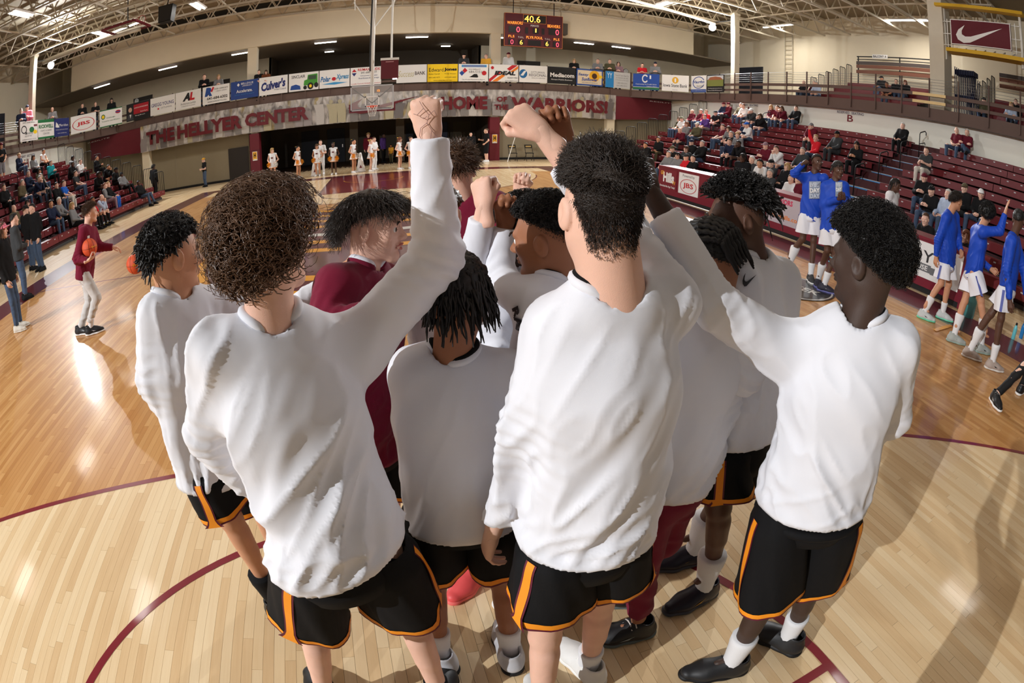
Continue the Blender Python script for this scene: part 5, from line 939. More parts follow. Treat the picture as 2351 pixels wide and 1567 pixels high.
def legs_gear(root, J, upper, sole, lace, sockm=SOCKW, sock_h=.2, scale=1., acc=None, sr=.048, h=.006):
    for S in 'LR':
        an, kn = J['an'+S], J['kn'+S]; d = J.get('toe'+S, axes(J)[1]); q = A3(an[0], an[1], 0)
        add_shoe(root, q, d, upper, sole, lace, scale=scale*1.08, mirror=S == 'L', accent=acc, h=h)
        if sockm: u = nrm(kn-an); sock(root, q+A3(0, 0, .07), an+u*sock_h, sockm, sr)
SW = [(a-.5, .5-b) for a, b in [(0, .62), (.04, .85), (.16, 1), (.3, .96), (1, .12), (.32, .66), (.2, .68), (.13, .58), (.13, .4), (.2, .12), (.06, .35)]]
rg = np.random.default_rng(21)
keepS = lambda D: hairline(D, -.62, .4, -.12)
# --- the tall player with a mop of curls, fist raised
J = J_(head=(618, 552, 1.22), fwd=(.45, .88, -.06), neck=(628, 762, 1.2), shL=(505, 812, 1.2), shR=(822, 802, 1.26), elL=(478, 1000, 1.3), wrL=(590, 1120, 1.42), elR=(1004, 590, 1.33), wrR=(986, 308, 1.32), palmR=(.35, .9, -.1), hdR=(-.12, .02, 1), hipL=A3(-.16, .56, .99), hipR=A3(.06, .6, .99), knL=A3(-.27, .62, .54), knR=A3(.1, .62, .54), anL=A3(-.36, .56, .09), anR=A3(.13, .53, .09), toeL=(-.45, .9), toeR=(.3, .95))
root, sv = person('player with a big mop of brown curls raising a fist, seen from behind', J, PALE, SHIRT, dict(h=.0095, fit=1.12, hem=-.02, fold=.02, seed=2, fdir=A3(.55, .1, .8), wl=.085, drape=1.2, hemdir=-axes(J)[2]+.14*axes(J)[0], cuff=.012), ('relax', 'fist'))
collar(root, J, SHIRT, .07, .0125, .003)
kc = lambda D: hairline(D, -.95, .3, -.5)
put_hair(root, J, [cap_patch(.022, kc, .007, .012, 60, 1), hair_curly(rg, 1500, .06, .012, .0023, 2.6, 26, kc, .6, .034, vol=.006), hair_curly(rg, 420, .065, .016, .0011, 2.2, 24, kc, .5, .044, vol=.02), hair_curly(rg, 300, .04, .012, .0016, 2.0, 20, lambda D: kc(D)&(D[:, 2] < -.1)&(D[:, 1] < .2), .9, .028)], HCUR, 1.04)
shorts(root, J, BLKC, ORT, MRT, .7, 1.08, seed=4); legs_gear(root, J, flat(26, 26, 28, .5), BLACK, BLACK, sockm=BLKC, sock_h=.1)
tat = flat(156, 118, 112, .6); V, Q = hand_patch('fist', .0042); fd = nrm(J['hdR']); Rm = frame(fd, -J['palmR']); mb = MB()
for P in ([(-.01, .09, .02), (.0, .07, .026), (.012, .05, .026), (.004, .03, .026), (.014, .01, .026), (.006, -.02, .027)], [(.0, .07, .026), (-.02, .055, .024), (-.03, .06, .02)], [(.012, .05, .026), (.026, .06, .022), (.03, .045, .02)], [(.004, .03, .027), (-.014, .02, .026), (-.02, .0, .026), (-.01, -.02, .027)], [(.014, .01, .027), (.024, -.01, .024), (.02, -.03, .024)], [(-.012, .05, .026), (-.002, .042, .0265), (.006, .048, .0265)]): mb.tube([Rm@np.array(p_)*.97+J['wrR']-np.array(root.location) for p_ in P], .0008, 5)
mb.build('hand_tattoo', tat, root)
# --- the tall player with a faded haircut
J = J_(head=(1378, 484, 1.1), fwd=(.06, 1, -.1), neck=(1410, 682, 1.09), shL=(1284, 758, 1.09), shR=(1532, 692, 1.21), elL=(1205, 985, 1.06), wrL=(1128, 1232, 1.12), elR=A3(.775, .73, 1.86), wrR=(1240, 302, 1.35), palmR=(.5, .5, -.75), hdR=(-.55, .3, .5), hipL=A3(.555, .47, 1.03), hipR=A3(.75, .47, 1.03), knL=A3(.53, .44, .56), knR=A3(.76, .52, .56), anL=A3(.5, .36, .1), anR=A3(.765, .52, .1), toeL=(.1, 1), toeR=(-.25, 1))
root, sv = person('tall player with a short dark fade and pale neck, fist raised past his face', J, PALE, SHIRT, dict(h=.0095, fit=1.1, hem=-.02, fold=.018, seed=9, neckr=.076, fdir=A3(.5, 0, .85), wl=.08, drape=1.1, cuff=.1), ('relax', 'fist'), nr=1.22)
collar(root, J, BLKC, .07, .008, 0., 'undershirt_collar'); collar(root, J, SHIRT, .07, .0125, .003)
kt = lambda D: hairline(D, -.72, .42, .2)
def topdir(N):
    w = np.clip((N[:, 2:3]-.1)/.5, 0, 1); return nrm_rows(w*(N*np.array([.35, .3, .35])+np.array([.12, .5, .0]))+(1-w)*(N*.25+np.array([0, -.1, -.9])))
put_hair(root, J, [cap_patch(.003, kt, .006, .002, 60, 2), hair_straight(rg, 12000, lambda N, r: np.clip(.007+.06*(N[:, 2]-.12), .005, .042)*r.uniform(.7, 1.15, len(N)), .0011, kt, topdir, 6, .014, .2, .004)], HDB, 1.02)
stubble(J, lambda V: (V[:, 1] < -.03)&(V[:, 2] < .03)&(V[:, 2] > -.062-.03*RNG.random(len(V)))&(np.abs(V[:, 0]) < .066+V[:, 2]*.25), 8000, lambda P: np.clip(.008+.09*(P[:, 2]+.03), .0022, .010), .0006, HDB, root, 1.22)
shorts(root, J, BLKC, ORT, MRT, .55, 1.06, seed=7); legs_gear(root, J, WHITE, WHITE, WHITE, sock_h=.12)
# --- the player on the right with a rounded afro
J = J_(head=(1988, 598, 1.5), fwd=(-.2, .97, -.1), neck=(1958, 748, 1.48), shL=(1795, 800, 1.46), shR=(2052, 796, 1.54), elL=(1640, 700, 1.33), wrL=(1488, 430, 1.38), palmL=(.3, .9, 0), elR=(2052, 960, 1.68), wrR=(1950, 1010, 1.78), hipL=A3(1.33, .37, 1.0), hipR=A3(1.52, .25, 1.0), knL=(1757, 1372, 1.42), knR=(1868, 1325, 1.63), anL=(1690, 1500, 1.38), anR=(1818, 1448, 1.66), toeL=(-.75, .25), toeR=(-.35, .8))
root, sv = person('dark skinned player with a round black afro at the right of the huddle', J, VDK, SHIRT, dict(h=.0095, fit=1.1, hem=-.02, fold=.015, bunch=.3, seed=14, fdir=A3(-.5, .5, .8), wl=.085, drape=1.2, cuff=.085), ('fist', 'relax'))
collar(root, J, SHIRT, .07, .0125, .003); collar(root, J, BLKC, .07, .006, 0., 'undershirt_collar')
ka = lambda D: hairline(D, -.75, .35, -.08)
put_hair(root, J, [cap_patch(.03, ka, .007, .012, 70, 3), hair_curly(rg, 6500, .02, .0055, .0017, 2., 10, ka, .02, .036), hair_curly(rg, 1500, .026, .007, .0013, 2., 10, ka, .0, .043)], HBLK, 1.05)
shorts(root, J, BLKC, ORT, MRT, .93, 1.08, seed=2); MB().tube([p_-np.array(root.location) for p_ in [J['pelvis']+axes(J)[2]*-.03+.185*(axes(J)[0]*math.cos(a)+axes(J)[1]*.76*math.sin(a)) for a in np.linspace(0, 6.283, 32, endpoint=False)]], .02, 8, closed=True).build('rolled_waistband', BLKC, root, True)
legs_gear(root, J, flat(34, 34, 36, .5), BLACK, BLACK, sock_h=.13)
# --- left player in short twists
J = J_(head=(399, 588, 1.85), fwd=(.72, .68, -.12), neck=(412, 695, 1.84), shL=(365, 728, 1.81), shR=(505, 705, 1.95), elL=(350, 872, 1.8), wrL=(450, 1030, 1.86), elR=(640, 742, 2.02), wrR=(770, 640, 2.1), hipL=(462, 1075, 1.74), hipR=(540, 1070, 1.88), knL=(530, 1190, 1.74), knR=(600, 1165, 1.95), anL=(612, 1335, 1.76), anR=(650, 1290, 1.98), toeL=(.85, -.5), toeR=(.9, .1))
root, sv = person('player with short black twists at the left edge of the huddle', J, TAN, SHIRT, dict(h=.011, fit=1.12, hem=-.0, fold=.015, seed=24, fdir=A3(.1, .1, 1), wl=.07, drape=1.), ('relax', 'relax'))
collar(root, J, SHIRT, .07, .0125, .003); kl = lambda D: hairline(D, -.8, .38, -.05)
put_hair(root, J, [cap_patch(.014, kl, .007, .008, 70, 4), hair_locs(rg, 420, .04, .0058, kl, .5, .022, 9, .3), hair_curly(rg, 900, .015, .004, .0016, 1.5, 8, kl, .1, .026)], HBLK, 1.04); eyes(root, J)
shorts(root, J, BLKC, ORT, MRT, .68, .98, seed=6); legs_gear(root, J, flat(24, 25, 28, .4), flat(60, 70, 72), BLACK, sockm=BLKC, sock_h=.08, acc=WHITE)
# --- face seen: dark haired player in maroon
J = J_(head=(862, 520, 1.9), fwd=(.92, -.32, -.1), neck=(838, 625, 1.92), shR=(775, 660, 1.78), shL=(880, 650, 2.1), elR=(742, 760, 1.66), wrR=(905, 700, 1.6), elL=(960, 700, 2.15), wrL=(1010, 600, 2.0), hipL=(900, 1000, 2.0), hipR=(820, 1010, 1.9), knL=(900, 1130, 2.0), knR=(820, 1150, 1.9), anL=(890, 1240, 2.05), anR=(820, 1270, 1.95), toeL=(1, -.1), toeR=(1, -.1))
root, sv = person('dark haired player in a maroon sweater turning his face to the right', J, PALE, MARC, dict(h=.011, fit=1.12, hem=.05, fold=.012, seed=31, fdir=A3(.8, 0, .5), wl=.075), ('relax', 'relax'), headh=.0038, sname='sweater')
collar(root, J, SHIRT, .07, .014, 0., 'undershirt_collar'); collar(root, J, MARC, .07, .0125, .003); eyes(root, J)
kp = lambda D: hairline(D, -.45, .5, .02)
put_hair(root, J, [cap_patch(.008, kp, .006, .004, 50, 5), hair_straight(rg, 5600, lambda N, r: np.where((N[:, 1] > -.3)&(N[:, 2] < .5), .04, .085)*r.uniform(.6, 1.15, len(N)), .0012, lambda D: hairline(D, -.6, .42, .12), lambda N: nrm_rows(N*np.array([.55, .35, .1])+np.array([0, .12, -.5])), 8, .026, .22, .004)], HDB, 1.05)
R_ = frame(J['fwd'], axes(J)[2]); o_ = np.array(root.location); MB().tube([R_@np.array(p_)+J['head']-o_ for p_ in [(-.024, .092, -.060), (-.01, .1055, -.0555), (0, .106, -.057), (.01, .1055, -.0555), (.024, .092, -.060)]], [.002, .0045, .0045, .0045, .002], 6).build('upper_lip', flat(196, 112, 104, .4), root, True); MB().tube([R_@np.array(p_)+J['head']-o_ for p_ in [(-.022, .09, -.066), (0, .1035, -.073), (.022, .09, -.066)]], [.002, .0055, .002], 6).build('lower_lip', flat(196, 112, 104, .4), root, True)
shorts(root, J, BLKC, ORT, MRT, .85); legs_gear(root, J, BLACK, BLACK, WHITE, h=.009)
# --- shorter player with long locs, back turned
J = J_(head=(1050, 684, 1.43), fwd=(.12, .95, -.35), up=(0, .35, .94), neck=(1030, 832, 1.4), shL=(955, 858, 1.4), shR=(1160, 862, 1.42), elL=(960, 950, 1.6), wrL=(1050, 890, 1.75), elR=(1176, 975, 1.55), wrR=(1170, 890, 1.75), hipL=A3(.25, .82, .92), hipR=A3(.45, .8, .92), knL=A3(.2, .83, .48), knR=A3(.48, .79, .48), anL=A3(.17, .75, .1), anR=A3(.47, .7, .1), toeL=(-.35, 1), toeR=(.1, 1))
root, sv = person('player with long black locs, back turned, in the shade between two taller ones', J, BRN, SHIRT, dict(h=.0105, fit=1.1, hem=.05, fold=.012, seed=37, fdir=A3(.4, 0, .9), wl=.09, drape=1.), ('relax', 'relax'))
collar(root, J, BLKC, .07, .011, 0., 'undershirt_collar'); collar(root, J, SHIRT, .07, .0125, .003)
kq = lambda D: hairline(D, -.75, .3, -.2)
put_hair(root, J, [cap_patch(.012, kq, .007, .006, 60, 6), hair_locs(rg, 380, .105, .0062, kq, .88, .026, 12, .24)], HBLK, 1.04)
shorts(root, J, BLKC, ORT, MRT, .66, 1.05, seed=8, side=False); legs_gear(root, J, flat(190, 190, 194, .4), BLACK, flat(236, 130, 90), sock_h=.13, acc=flat(236, 130, 90))
# --- two players facing in on the far side
J = J_(head=(1252, 548, 1.6), fwd=(-.78, .6, -.15), neck=(1285, 655, 1.6), shL=(1240, 700, 1.5), shR=(1325, 690, 1.74), elL=(1140, 648, 1.74), wrL=(1160, 512, 1.76), palmL=(-.1, -1, .1), elR=(1322, 775, 1.5), wrR=(1275, 722, 1.28), palmR=(.3, -.2, -1), hdR=(-.35, -.8, -.1), hipL=(1215, 1010, 1.55), hipR=(1290, 1000, 1.68), knL=(1220, 1160, 1.52), knR=(1290, 1140, 1.7), anL=(1240, 1310, 1.55), anR=(1305, 1330, 1.6), toeL=(-.9, .2), toeR=(-.7, .5))
root, sv = person('brown skinned player with short black curls facing left, lettering on his shirt', J, BRN, SHIRT, dict(h=.011, fit=1.06, hem=.02, fold=.009, seed=43, fdir=A3(.3, .2, .9), wl=.07), ('fist', 'relax'))
collar(root, J, SHIRT, .07, .0125, .003); collar(root, J, BLKC, .07, .006, 0., 'undershirt_collar'); ks = lambda D: hairline(D, -.35, .4, .15)
put_hair(root, J, [cap_patch(.012, ks, .006, .008, 80, 7), hair_curly(rg, 1900, .022, .005, .0014, 1.8, 9, ks, .05, .026)], HBLK, 1.04); put_hair(root, J, [hair_straight(rg, 1600, .006, .0007, lambda D: hairline(D, -.7, .45, -.05)&~hairline(D, -.3, .4, .18), lambda N: N*.4+np.array([0, -.1, -.6]), 3, .002)], HBLK, 1.03, 'faded_sides'); eyes(root, J)
decal(root, sv, 1258, 692, SW, .035, flat(60, 60, 64), 'tick_mark', -1.2)
for i, t in enumerate('WAR'):
    me, sz = text_mesh(t, .05); me.materials.append(flat(40, 40, 44)); co = np.zeros(len(me.vertices)*3); me.vertices.foreach_get('co', co); co = co.reshape(-1, 3)
    for po in me.polygons: decal(root, sv, 1178, 770-26*i, [(co[v][0], co[v][1]) for v in po.vertices], .05, flat(40, 40, 44), 'chest_lettering', -1.35)
shorts(root, J, BLKC, ORT, MRT, .85); legs_gear(root, J, WHITE, WHITE, WHITE, h=.008)
J = J_(head=(1203, 535, 1.86), fwd=(-.7, .2, -.3), neck=(1215, 630, 1.9), shL=(1160, 670, 1.82), shR=(1240, 660, 2.05), elL=(1120, 760, 1.75), wrL=(1150, 820, 1.65), elR=(1180, 760, 2.1), wrR=(1100, 700, 2.0), hipL=(1140, 990, 1.85), hipR=(1200, 980, 1.98), knL=(1110, 1120, 1.8), knR=(1180, 1110, 1.95), anL=(1090, 1280, 1.75), anR=(1160, 1200, 2.1), toeL=(-.6, -.6), toeR=(-.6, -.4))
root, sv = person('very dark skinned player with a small afro, half hidden, in red shoes', J, VDK, SHIRT, dict(h=.012, fit=1.05, hem=.02, fold=.008, seed=47, wl=.07)); collar(root, J, SHIRT, .07, .0125, .003)
put_hair(root, J, [cap_patch(.016, ka, .007, .008, 80, 8), hair_curly(rg, 1700, .022, .005, .0015, 1.8, 9, ka, .02, .026)], HBLK, 1.04); eyes(root, J)
shorts(root, J, BLKC, ORT, MRT, .85); legs_gear(root, J, flat(232, 84, 84, .5), flat(240, 110, 104), flat(220, 60, 64), h=.006, scale=1.05)
# --- braided player in maroon sweatpants, and the one with long top twists
J = J_(head=(1628, 606, 1.62), fwd=(-.42, .82, -.4), up=(-.15, .35, .9), neck=(1622, 735, 1.6), shL=(1545, 772, 1.56), shR=(1648, 775, 1.68), elL=(1432, 520, 1.55), wrL=(1292, 320, 1.44), palmL=(-.3, -.9, -.2), hdL=(-.3, .05, .9), elR=(1650, 940, 1.62), wrR=(1590, 900, 1.75), hipL=(1500, 1115, 1.42), hipR=(1562, 1098, 1.52), knL=(1478, 1262, 1.4), knR=(1520, 1235, 1.53), anL=(1466, 1415, 1.43), anR=(1432, 1322, 1.62), toeL=(-.75, .1), toeR=(-.8, .4))
root, sv = person('player with cornrow braids and maroon sweatpants, brown fist raised', J, BRN, SHIRT, dict(h=.0105, fit=1.08, hem=.02, fold=.016, seed=53, fdir=A3(.5, .2, .8), wl=.07, cuff=.16), ('fist', 'relax')); collar(root, J, SHIRT, .07, .0125, .003)
kb = lambda D: hairline(D, -.7, .42, 0.); bp = []
for i in range(11):
    a = (i-5)/5*1.25; P = []
    for t in np.linspace(-.35, 1.75, 30): v = np.array([math.sin(a)*math.sin(max(.25, min(1.0, t+1))), math.cos(t*1.25+.25), math.sin(t*1.25+.25)*math.cos(a)]); D = nrm([math.sin(a)*.95, math.cos(.55+t*1.25), math.cos(a)*math.sin(.55+t*1.25)+.15]); P.append(SKC+D*(SK+.009))
    end = P[-1]; P += [end+np.array([0, -.004*j, -.014*j]) for j in range(1, 8)]; P = np.array(P)[None]; n = P.shape[1]; R0 = .0105*(1+.25*np.sin(np.arange(n)*2.2))*np.clip((n-np.arange(n))/6, .35, 1); bp.append(strands((P, R0[None]), 8))
put_hair(root, J, [cap_patch(.005, kb, .007, .003, 80, 9)]+bp+[hair_curly(rg, 900, .008, .003, .0008, 1.5, 6, kb, 0., .016)], HBLK, 1.05)
V, Q = pants(J, .012, 1.02, .01, 3, .05); o = np.array(root.location); pt = link('sweatpants', mesh('sweatpants', V-o, Q, MARC, True), root); legs_gear(root, J, flat(30, 30, 32, .4), flat(96, 106, 104), flat(214, 206, 198), sockm=None, acc=flat(150, 160, 158))
J = J_(head=(1690, 508, 1.82), fwd=(-.93, .3, -.12), neck=(1728, 605, 1.84), shL=(1692, 652, 1.7), shR=(1792, 645, 1.98), elL=(1704, 860, 1.6), wrL=(1620, 800, 1.68), elR=(1800, 840, 1.95), wrR=(1710, 900, 1.98), hipL=(1655, 1022, 1.7), hipR=(1728, 1008, 1.86), knL=(1650, 1165, 1.68), knR=(1668, 1120, 1.92), anL=(1633, 1302, 1.76), anR=(1606, 1212, 2.0), toeL=(-.85, -.1), toeR=(-.85, .15))
root, sv = person('dark skinned player with long black twists on top, face turned left', J, DRK, SHIRT, dict(h=.0105, fit=1.08, hem=-.05, fold=.016, seed=59, fdir=A3(-.3, .3, .9), wl=.07, drape=.8), ('relax', 'relax'), headh=.0038); collar(root, J, SHIRT, .07, .0125, .003); eyes(root, J)
kr = lambda D: hairline(D, .05, .38, .2)
put_hair(root, J, [cap_patch(.012, kr, .007, .008, 60, 10), hair_locs(rg, 330, .055, .0075, kr, .45, .04, 11, .3, lambda N: N*np.array([1, 1, .8])+np.array([0, -.3, .1])), hair_curly(rg, 1100, .02, .005, .0017, 1.6, 8, kr, .1, .05), hair_locs(rg, 50, .11, .0055, lambda D: kr(D)&(D[:, 1] < -.1), .75, .045, 13, .25)], HBLK, 1.05); put_hair(root, J, [hair_straight(rg, 1500, .006, .0007, lambda D: hairline(D, -.6, .4, -.02)&~hairline(D, .05, .38, .22), lambda N: N*.4+np.array([0, -.1, -.6]), 3, .002)], HBLK, 1.03, 'faded_sides')
decal(root, sv, 1720, 640, SW, .05, flat(60, 60, 64), 'tick_mark', -.1)
shorts(root, J, BLKC, ORT, MRT, .68, 1.06, seed=3); legs_gear(root, J, flat(30, 26, 40, .4), flat(70, 72, 80), BLACK, sock_h=.12, acc=flat(190, 150, 60))
# --- hidden beyond the raised sleeve: white sleeved arm, and a maroon sweatshirt
J = J_(head=(1008, 500, 2.05), fwd=(.1, -.9, -.2), neck=(1015, 590, 2.05), shR=(985, 640, 2.1), shL=(1062, 640, 1.95), elL=(1082, 640, 1.78), wrL=(1112, 472, 1.72), palmL=(.6, .7, -.1), hdL=(-.1, .3, 1), elR=(980, 780, 2.2), wrR=(1000, 820, 2.05), hipL=(1050, 960, 2.1), hipR=(990, 965, 2.15), knL=(1050, 1080, 2.05), knR=(990, 1085, 2.1), anL=(1050, 1180, 2.1), anR=(985, 1185, 2.15), toeL=(0, -1), toeR=(-.1, -1))
root, sv = person('pale player hidden behind the raised white sleeve, only his fist and cuff show', J, PALE, SHIRT, dict(h=.012, fit=1.05, hem=.02, fold=.009, seed=61, cuff=.05), ('fist', 'relax')); put_hair(root, J, [cap_patch(.014, keepS, .007, .008, 60, 11)], HBRN, 1.03); eyes(root, J)
shorts(root, J, BLKC, ORT, MRT, .85); legs_gear(root, J, BLACK, BLACK, BLACK, h=.009)
J = J_(head=(1052, 390, 2.75), fwd=(.2, .95, -.1), neck=(1070, 455, 2.75), shL=(1010, 480, 2.8), shR=(1140, 475, 2.7), elL=(1000, 560, 2.6), wrL=(1040, 600, 2.4), elR=(1180, 545, 2.5), wrR=(1194, 438, 2.42), palmR=(-.3, -.9, .1), hipL=(1050, 740, 2.8), hipR=(1100, 735, 2.8), knL=(1050, 850, 2.8), knR=(1100, 850, 2.8), anL=(1040, 935, 2.85), anR=(1100, 935, 2.85), toeL=(0, -1), toeR=(.2, -1))
root, sv = person('brown haired person in a maroon sweatshirt raising a pale fist beyond the huddle', J, PALE, MARC, dict(h=.013, fit=1.1, hem=.03, fold=.01, seed=67, cuff=.02), ('relax', 'fist'), sname='sweatshirt', headh=.006)
put_hair(root, J, [cap_patch(.01, keepS, .007, .006, 60, 12), hair_straight(rg, 1600, .045, .0016, keepS, lambda N: N*.5+np.array([0, .1, -.4]), 5, .015, .3)], HBRN, 1.03)
V, Q = pants(J, .014); link('trousers', mesh('trousers', V-np.array(root.location), Q, BLKC, True), root); legs_gear(root, J, BLACK, BLACK, BLACK, sockm=None, h=.009)
# ================================================================ people standing about the court
def az(d): return A3(math.sin(math.radians(d)), math.cos(math.radians(d)), 0)
def stance(base, face, h=1.8, arms=None, legs=None, lean=(0, 0), headdir=None, pitch=-.05, crouch=0.):
    """standing joints: face is a compass bearing (0 = far end, 90 = right); arms/legs override joints in body axes (right, forward, up), unit = height"""
    f = az(face); r = np.cross(f, A3(0, 0, 1)); u = A3(0, 0, 1); B = np.asarray(base, float); L_ = lambda x, y, z: B+h*(r*x+f*y+u*z)
    P = dict(pelvis=(0, 0, .535-crouch), hipL=(-.052, 0, .525-crouch), hipR=(.052, 0, .525-crouch), neck=(lean[0], lean[1], .825-crouch), shL=(-.103+lean[0], lean[1]-.005, .81-crouch), shR=(.103+lean[0], lean[1]-.005, .81-crouch), head=(lean[0]*1.1, lean[1]+.018, .925-crouch), elL=(-.135, -.02, .635-crouch), elR=(.135, -.02, .635-crouch), wrL=(-.13, .03, .49-crouch), wrR=(.13, .03, .49-crouch), knL=(-.058, .015, .285-crouch*.5), knR=(.058, .015, .285-crouch*.5), anL=(-.06, -.01, .048), anR=(.06, -.01, .048))
    P.update(arms or {}); P.update(legs or {}); J = {k: L_(*v) for k, v in P.items()}
    J['fwd'] = (az(face if headdir is None else headdir)+A3(0, 0, pitch)); J['toeL'] = nrm(f-.15*r); J['toeR'] = nrm(f+.15*r); return {k: np.asarray(v, float) for k, v in J.items()}
def short_hair(root, J, m, n=900, keep=None, L=.03, r=.0022): put_hair(root, J, [cap_patch(.008, keep or keepS, .009, .004, 60, 3), hair_straight(rg, n, L, r, keep or keepS, lambda N: N*.5+np.array([0, .3, -.2]), 4, .01, .35)], m, 1.03)
def afro_hair(root, J, m, n=900, g=.03, r=.0028): put_hair(root, J, [cap_patch(g, ka, .01, .012, 60, 3), hair_curly(rg, n, .02, .007, r, 1.6, 8, ka, .0, g+.008)], m, 1.04)
def loc_hair(root, J, m, n=150, L=.12, r=.006): put_hair(root, J, [cap_patch(.012, kq, .01, .005, 60, 3), hair_locs(rg, n, L, r, kq, .85, .03, 8, .2)], m, 1.03)
def trousers(root, J, m, fit=1., h=.016, name='trousers', cuff=.03, fold=.008): V, Q = pants(J, h, fit, fold, 5, cuff); return link(name, mesh(name, V-np.array(root.location), Q, m, True), root)
MG = 'people on the court'
# ball boy in the hooded top
J = J_(head=(208, 488, 7.5), fwd=(.8, .52, -.12), neck=(203, 522, 7.52), shR=(192, 534, 7.4), shL=(212, 532, 7.68), elR=(176, 594, 7.36), wrR=(203, 597, 7.2), palmR=(.1, .2, 1), hdR=(.8, .5, .2), elL=(228, 566, 7.62), wrL=(258, 567, 7.56), palmL=(0, 0, -1), hipR=(192, 628, 7.45), hipL=(197, 628, 7.62), knR=(222, 682, 7.38), anR=(205, 742, 7.42), knL=(205, 690, 7.62), anL=(184, 756, 7.6), toeR=(.75, .3), toeL=(.9, .1))
root, sv = person('boy in a maroon hooded top and grey sweatpants walking with a ball under his arm', J, PALE, MARC, dict(h=.013, fit=1.12, hem=.06, fold=.012, seed=71, cuff=.0), ('relax', 'grip'), group=MG, sname='hooded_top', headh=.005); short_hair(root, J, HBRN, 2500, L=.035, r=.0016); eyes(root, J)
R_, F_, U_ = axes(J); MB().tube([J['neck']-np.array(root.location)+(-F_*.05+U_*.0)+.085*(R_*math.cos(a)-F_*math.sin(a))+U_*(.02-.03*math.sin(a)) for a in np.linspace(-.3, 3.44, 16)], [.02]+[.036]*14+[.02], 8).build('hood', MARC, root, True)
trousers(root, J, GREYF, .98, .013, 'sweatpants', .02, .01); legs_gear(root, J, flat(36, 36, 38, .4), WHITE, flat(190, 190, 190), sock_h=.09, acc=flat(180, 180, 184))
decal(root, sv, 203, 545, [(-.5, -.5), (.5, -.5), (.5, .5), (-.5, .5)], .05, WHITE, 'chest_print', .3)
# visiting players in blue
STRP = flat(90, 100, 170, .6)
def blue_player(label, J, skn, hairf, hands=('relax', 'relax'), prnt=None, upper=WHITE, sole=WHITE, acc=BLACK, seed=80):
    root, sv = person(label, J, skn, BLUEJ, dict(h=.013, fit=1.08, hem=.08, fold=.009, seed=seed, wl=.07, cuff=.02), hands, group='visiting players in blue', headh=.0055, sname='blue_top'); hairf(root, J); eyes(root, J)
    shorts(root, J, WSH, None, None, .74, 1.06, seed=seed); R_, F_, U_ = axes(J)
    for S, sg in (('L', -1), ('R', 1)):
        a, b = J['hip'+S], J['hip'+S]+(J['kn'+S]-J['hip'+S])*.72; x = nrm(R_)*sg; P = []
        for t in np.linspace(.05, 1, 8): c = a+(b-a)*t+x*(.105+.03*t)*1.1; P += [c-F_*.02, c+F_*.02]
        link('side_stripe', mesh('side_stripe', np.array(P)-np.array(root.location), np.array([(2*i, 2*i+1, 2*i+3, 2*i+2) for i in range(7)]), STRP), root)
    legs_gear(root, J, upper, sole, BLACK if upper is WHITE else WHITE, sock_h=.17, acc=acc)
    if prnt:
        px, py, w, hgt = prnt; q = at(px, py, np.hypot(*(J['neck']-CAMP)[:2])); V = sv[0]; 
        def pt(u, v): 
            d = ray(px+u*w, py-v*hgt); ww = V-CAMP; t = ww@d; off = np.linalg.norm(ww-t[:, None]*d, axis=1); k = np.where(off < .025)[0]; tt = t[k].min() if len(k) else np.linalg.norm(q-CAMP); return CAMP+d*(tt-.012)
        o = np.array(root.location); G_ = flat(150, 160, 176, .6)
        link('chest_print', mesh('chest_print', np.array([pt(u, v) for v in (-.5, -.17, .17, .5) for u in (-.5, 0, .5)])-o, [(i*3+j, i*3+j+1, i*3+j+4, i*3+j+3) for i in range(3) for j in range(2)], G_), root)
        c = pt(0, 0); nrmv = nrm(CAMP-c); xr = nrm(np.cross(UPV, nrmv)); yr = np.cross(nrmv, xr); sc = np.linalg.norm(c-CAMP)/CF
        for tx, v, cl in (('EVERY', .3, flat(210, 216, 226)), ('DAY', -.02, WHITE), ('DAY', -.34, flat(196, 204, 216))):
            me, sz = text_mesh(tx, .05); me.materials.append(cl); t = link('chest_lettering', me, root); p_ = pt(0, v)+nrmv*.012-o; t.matrix_local = Matrix(((xr[0], yr[0], nrmv[0], p_[0]), (xr[1], yr[1], nrmv[1], p_[1]), (xr[2], yr[2], nrmv[2], p_[2]), (0, 0, 0, 1))) @ Matrix.Diagonal((w*.88*sc/sz[0], hgt*.26*sc/sz[1], 1, 1))
    return root
D = 8.5
J = J_(head=(1876, 372, D), fwd=(-.3, -.85, .05), neck=(1870, 402, D), shR=(1846, 408, D), shL=(1892, 410, D-.1), elR=(1823, 398, D-.15), wrR=(1846, 374, D-.15), palmR=(.8, .3, -.3), hdR=(.8, 0, .4), elL=(1900, 450, D), wrL=(1896, 486, D-.15), hipR=(1850, 492, D), hipL=(1872, 494, D), knR=(1843, 548, D), anR=(1813, 582, D+.1), knL=(1868, 552, D), anL=(1862, 628, D-.1), toeR=(-.6, -.7), toeL=(-.5, -.8))
blue_player('visiting player in blue with one hand on his head', J, DRK, lambda r, j: short_hair(r, j, HBLK, 300, L=.008), ('relax', 'grip'), (1871, 436, 27, 40), flat(60, 60, 62), WHITE, WHITE, 80)
D = 8.0
J = J_(head=(1924, 390, D), fwd=(-.35, -.85, -.05), neck=(1918, 420, D), shR=(1896, 428, D), shL=(1938, 428, D), elR=(1890, 470, D), wrR=(1926, 456, D-.28), palmR=(.4, .3, .5), elL=(1948, 470, D), wrL=(1938, 455, D-.28), hipR=(1898, 518, D), hipL=(1920, 520, D), knR=(1900, 574, D), anR=(1882, 622, D+.25), knL=(1918, 578, D), anL=(1893, 648, D-.05), toeR=(-.7, -.5), toeL=(.5, -.8))
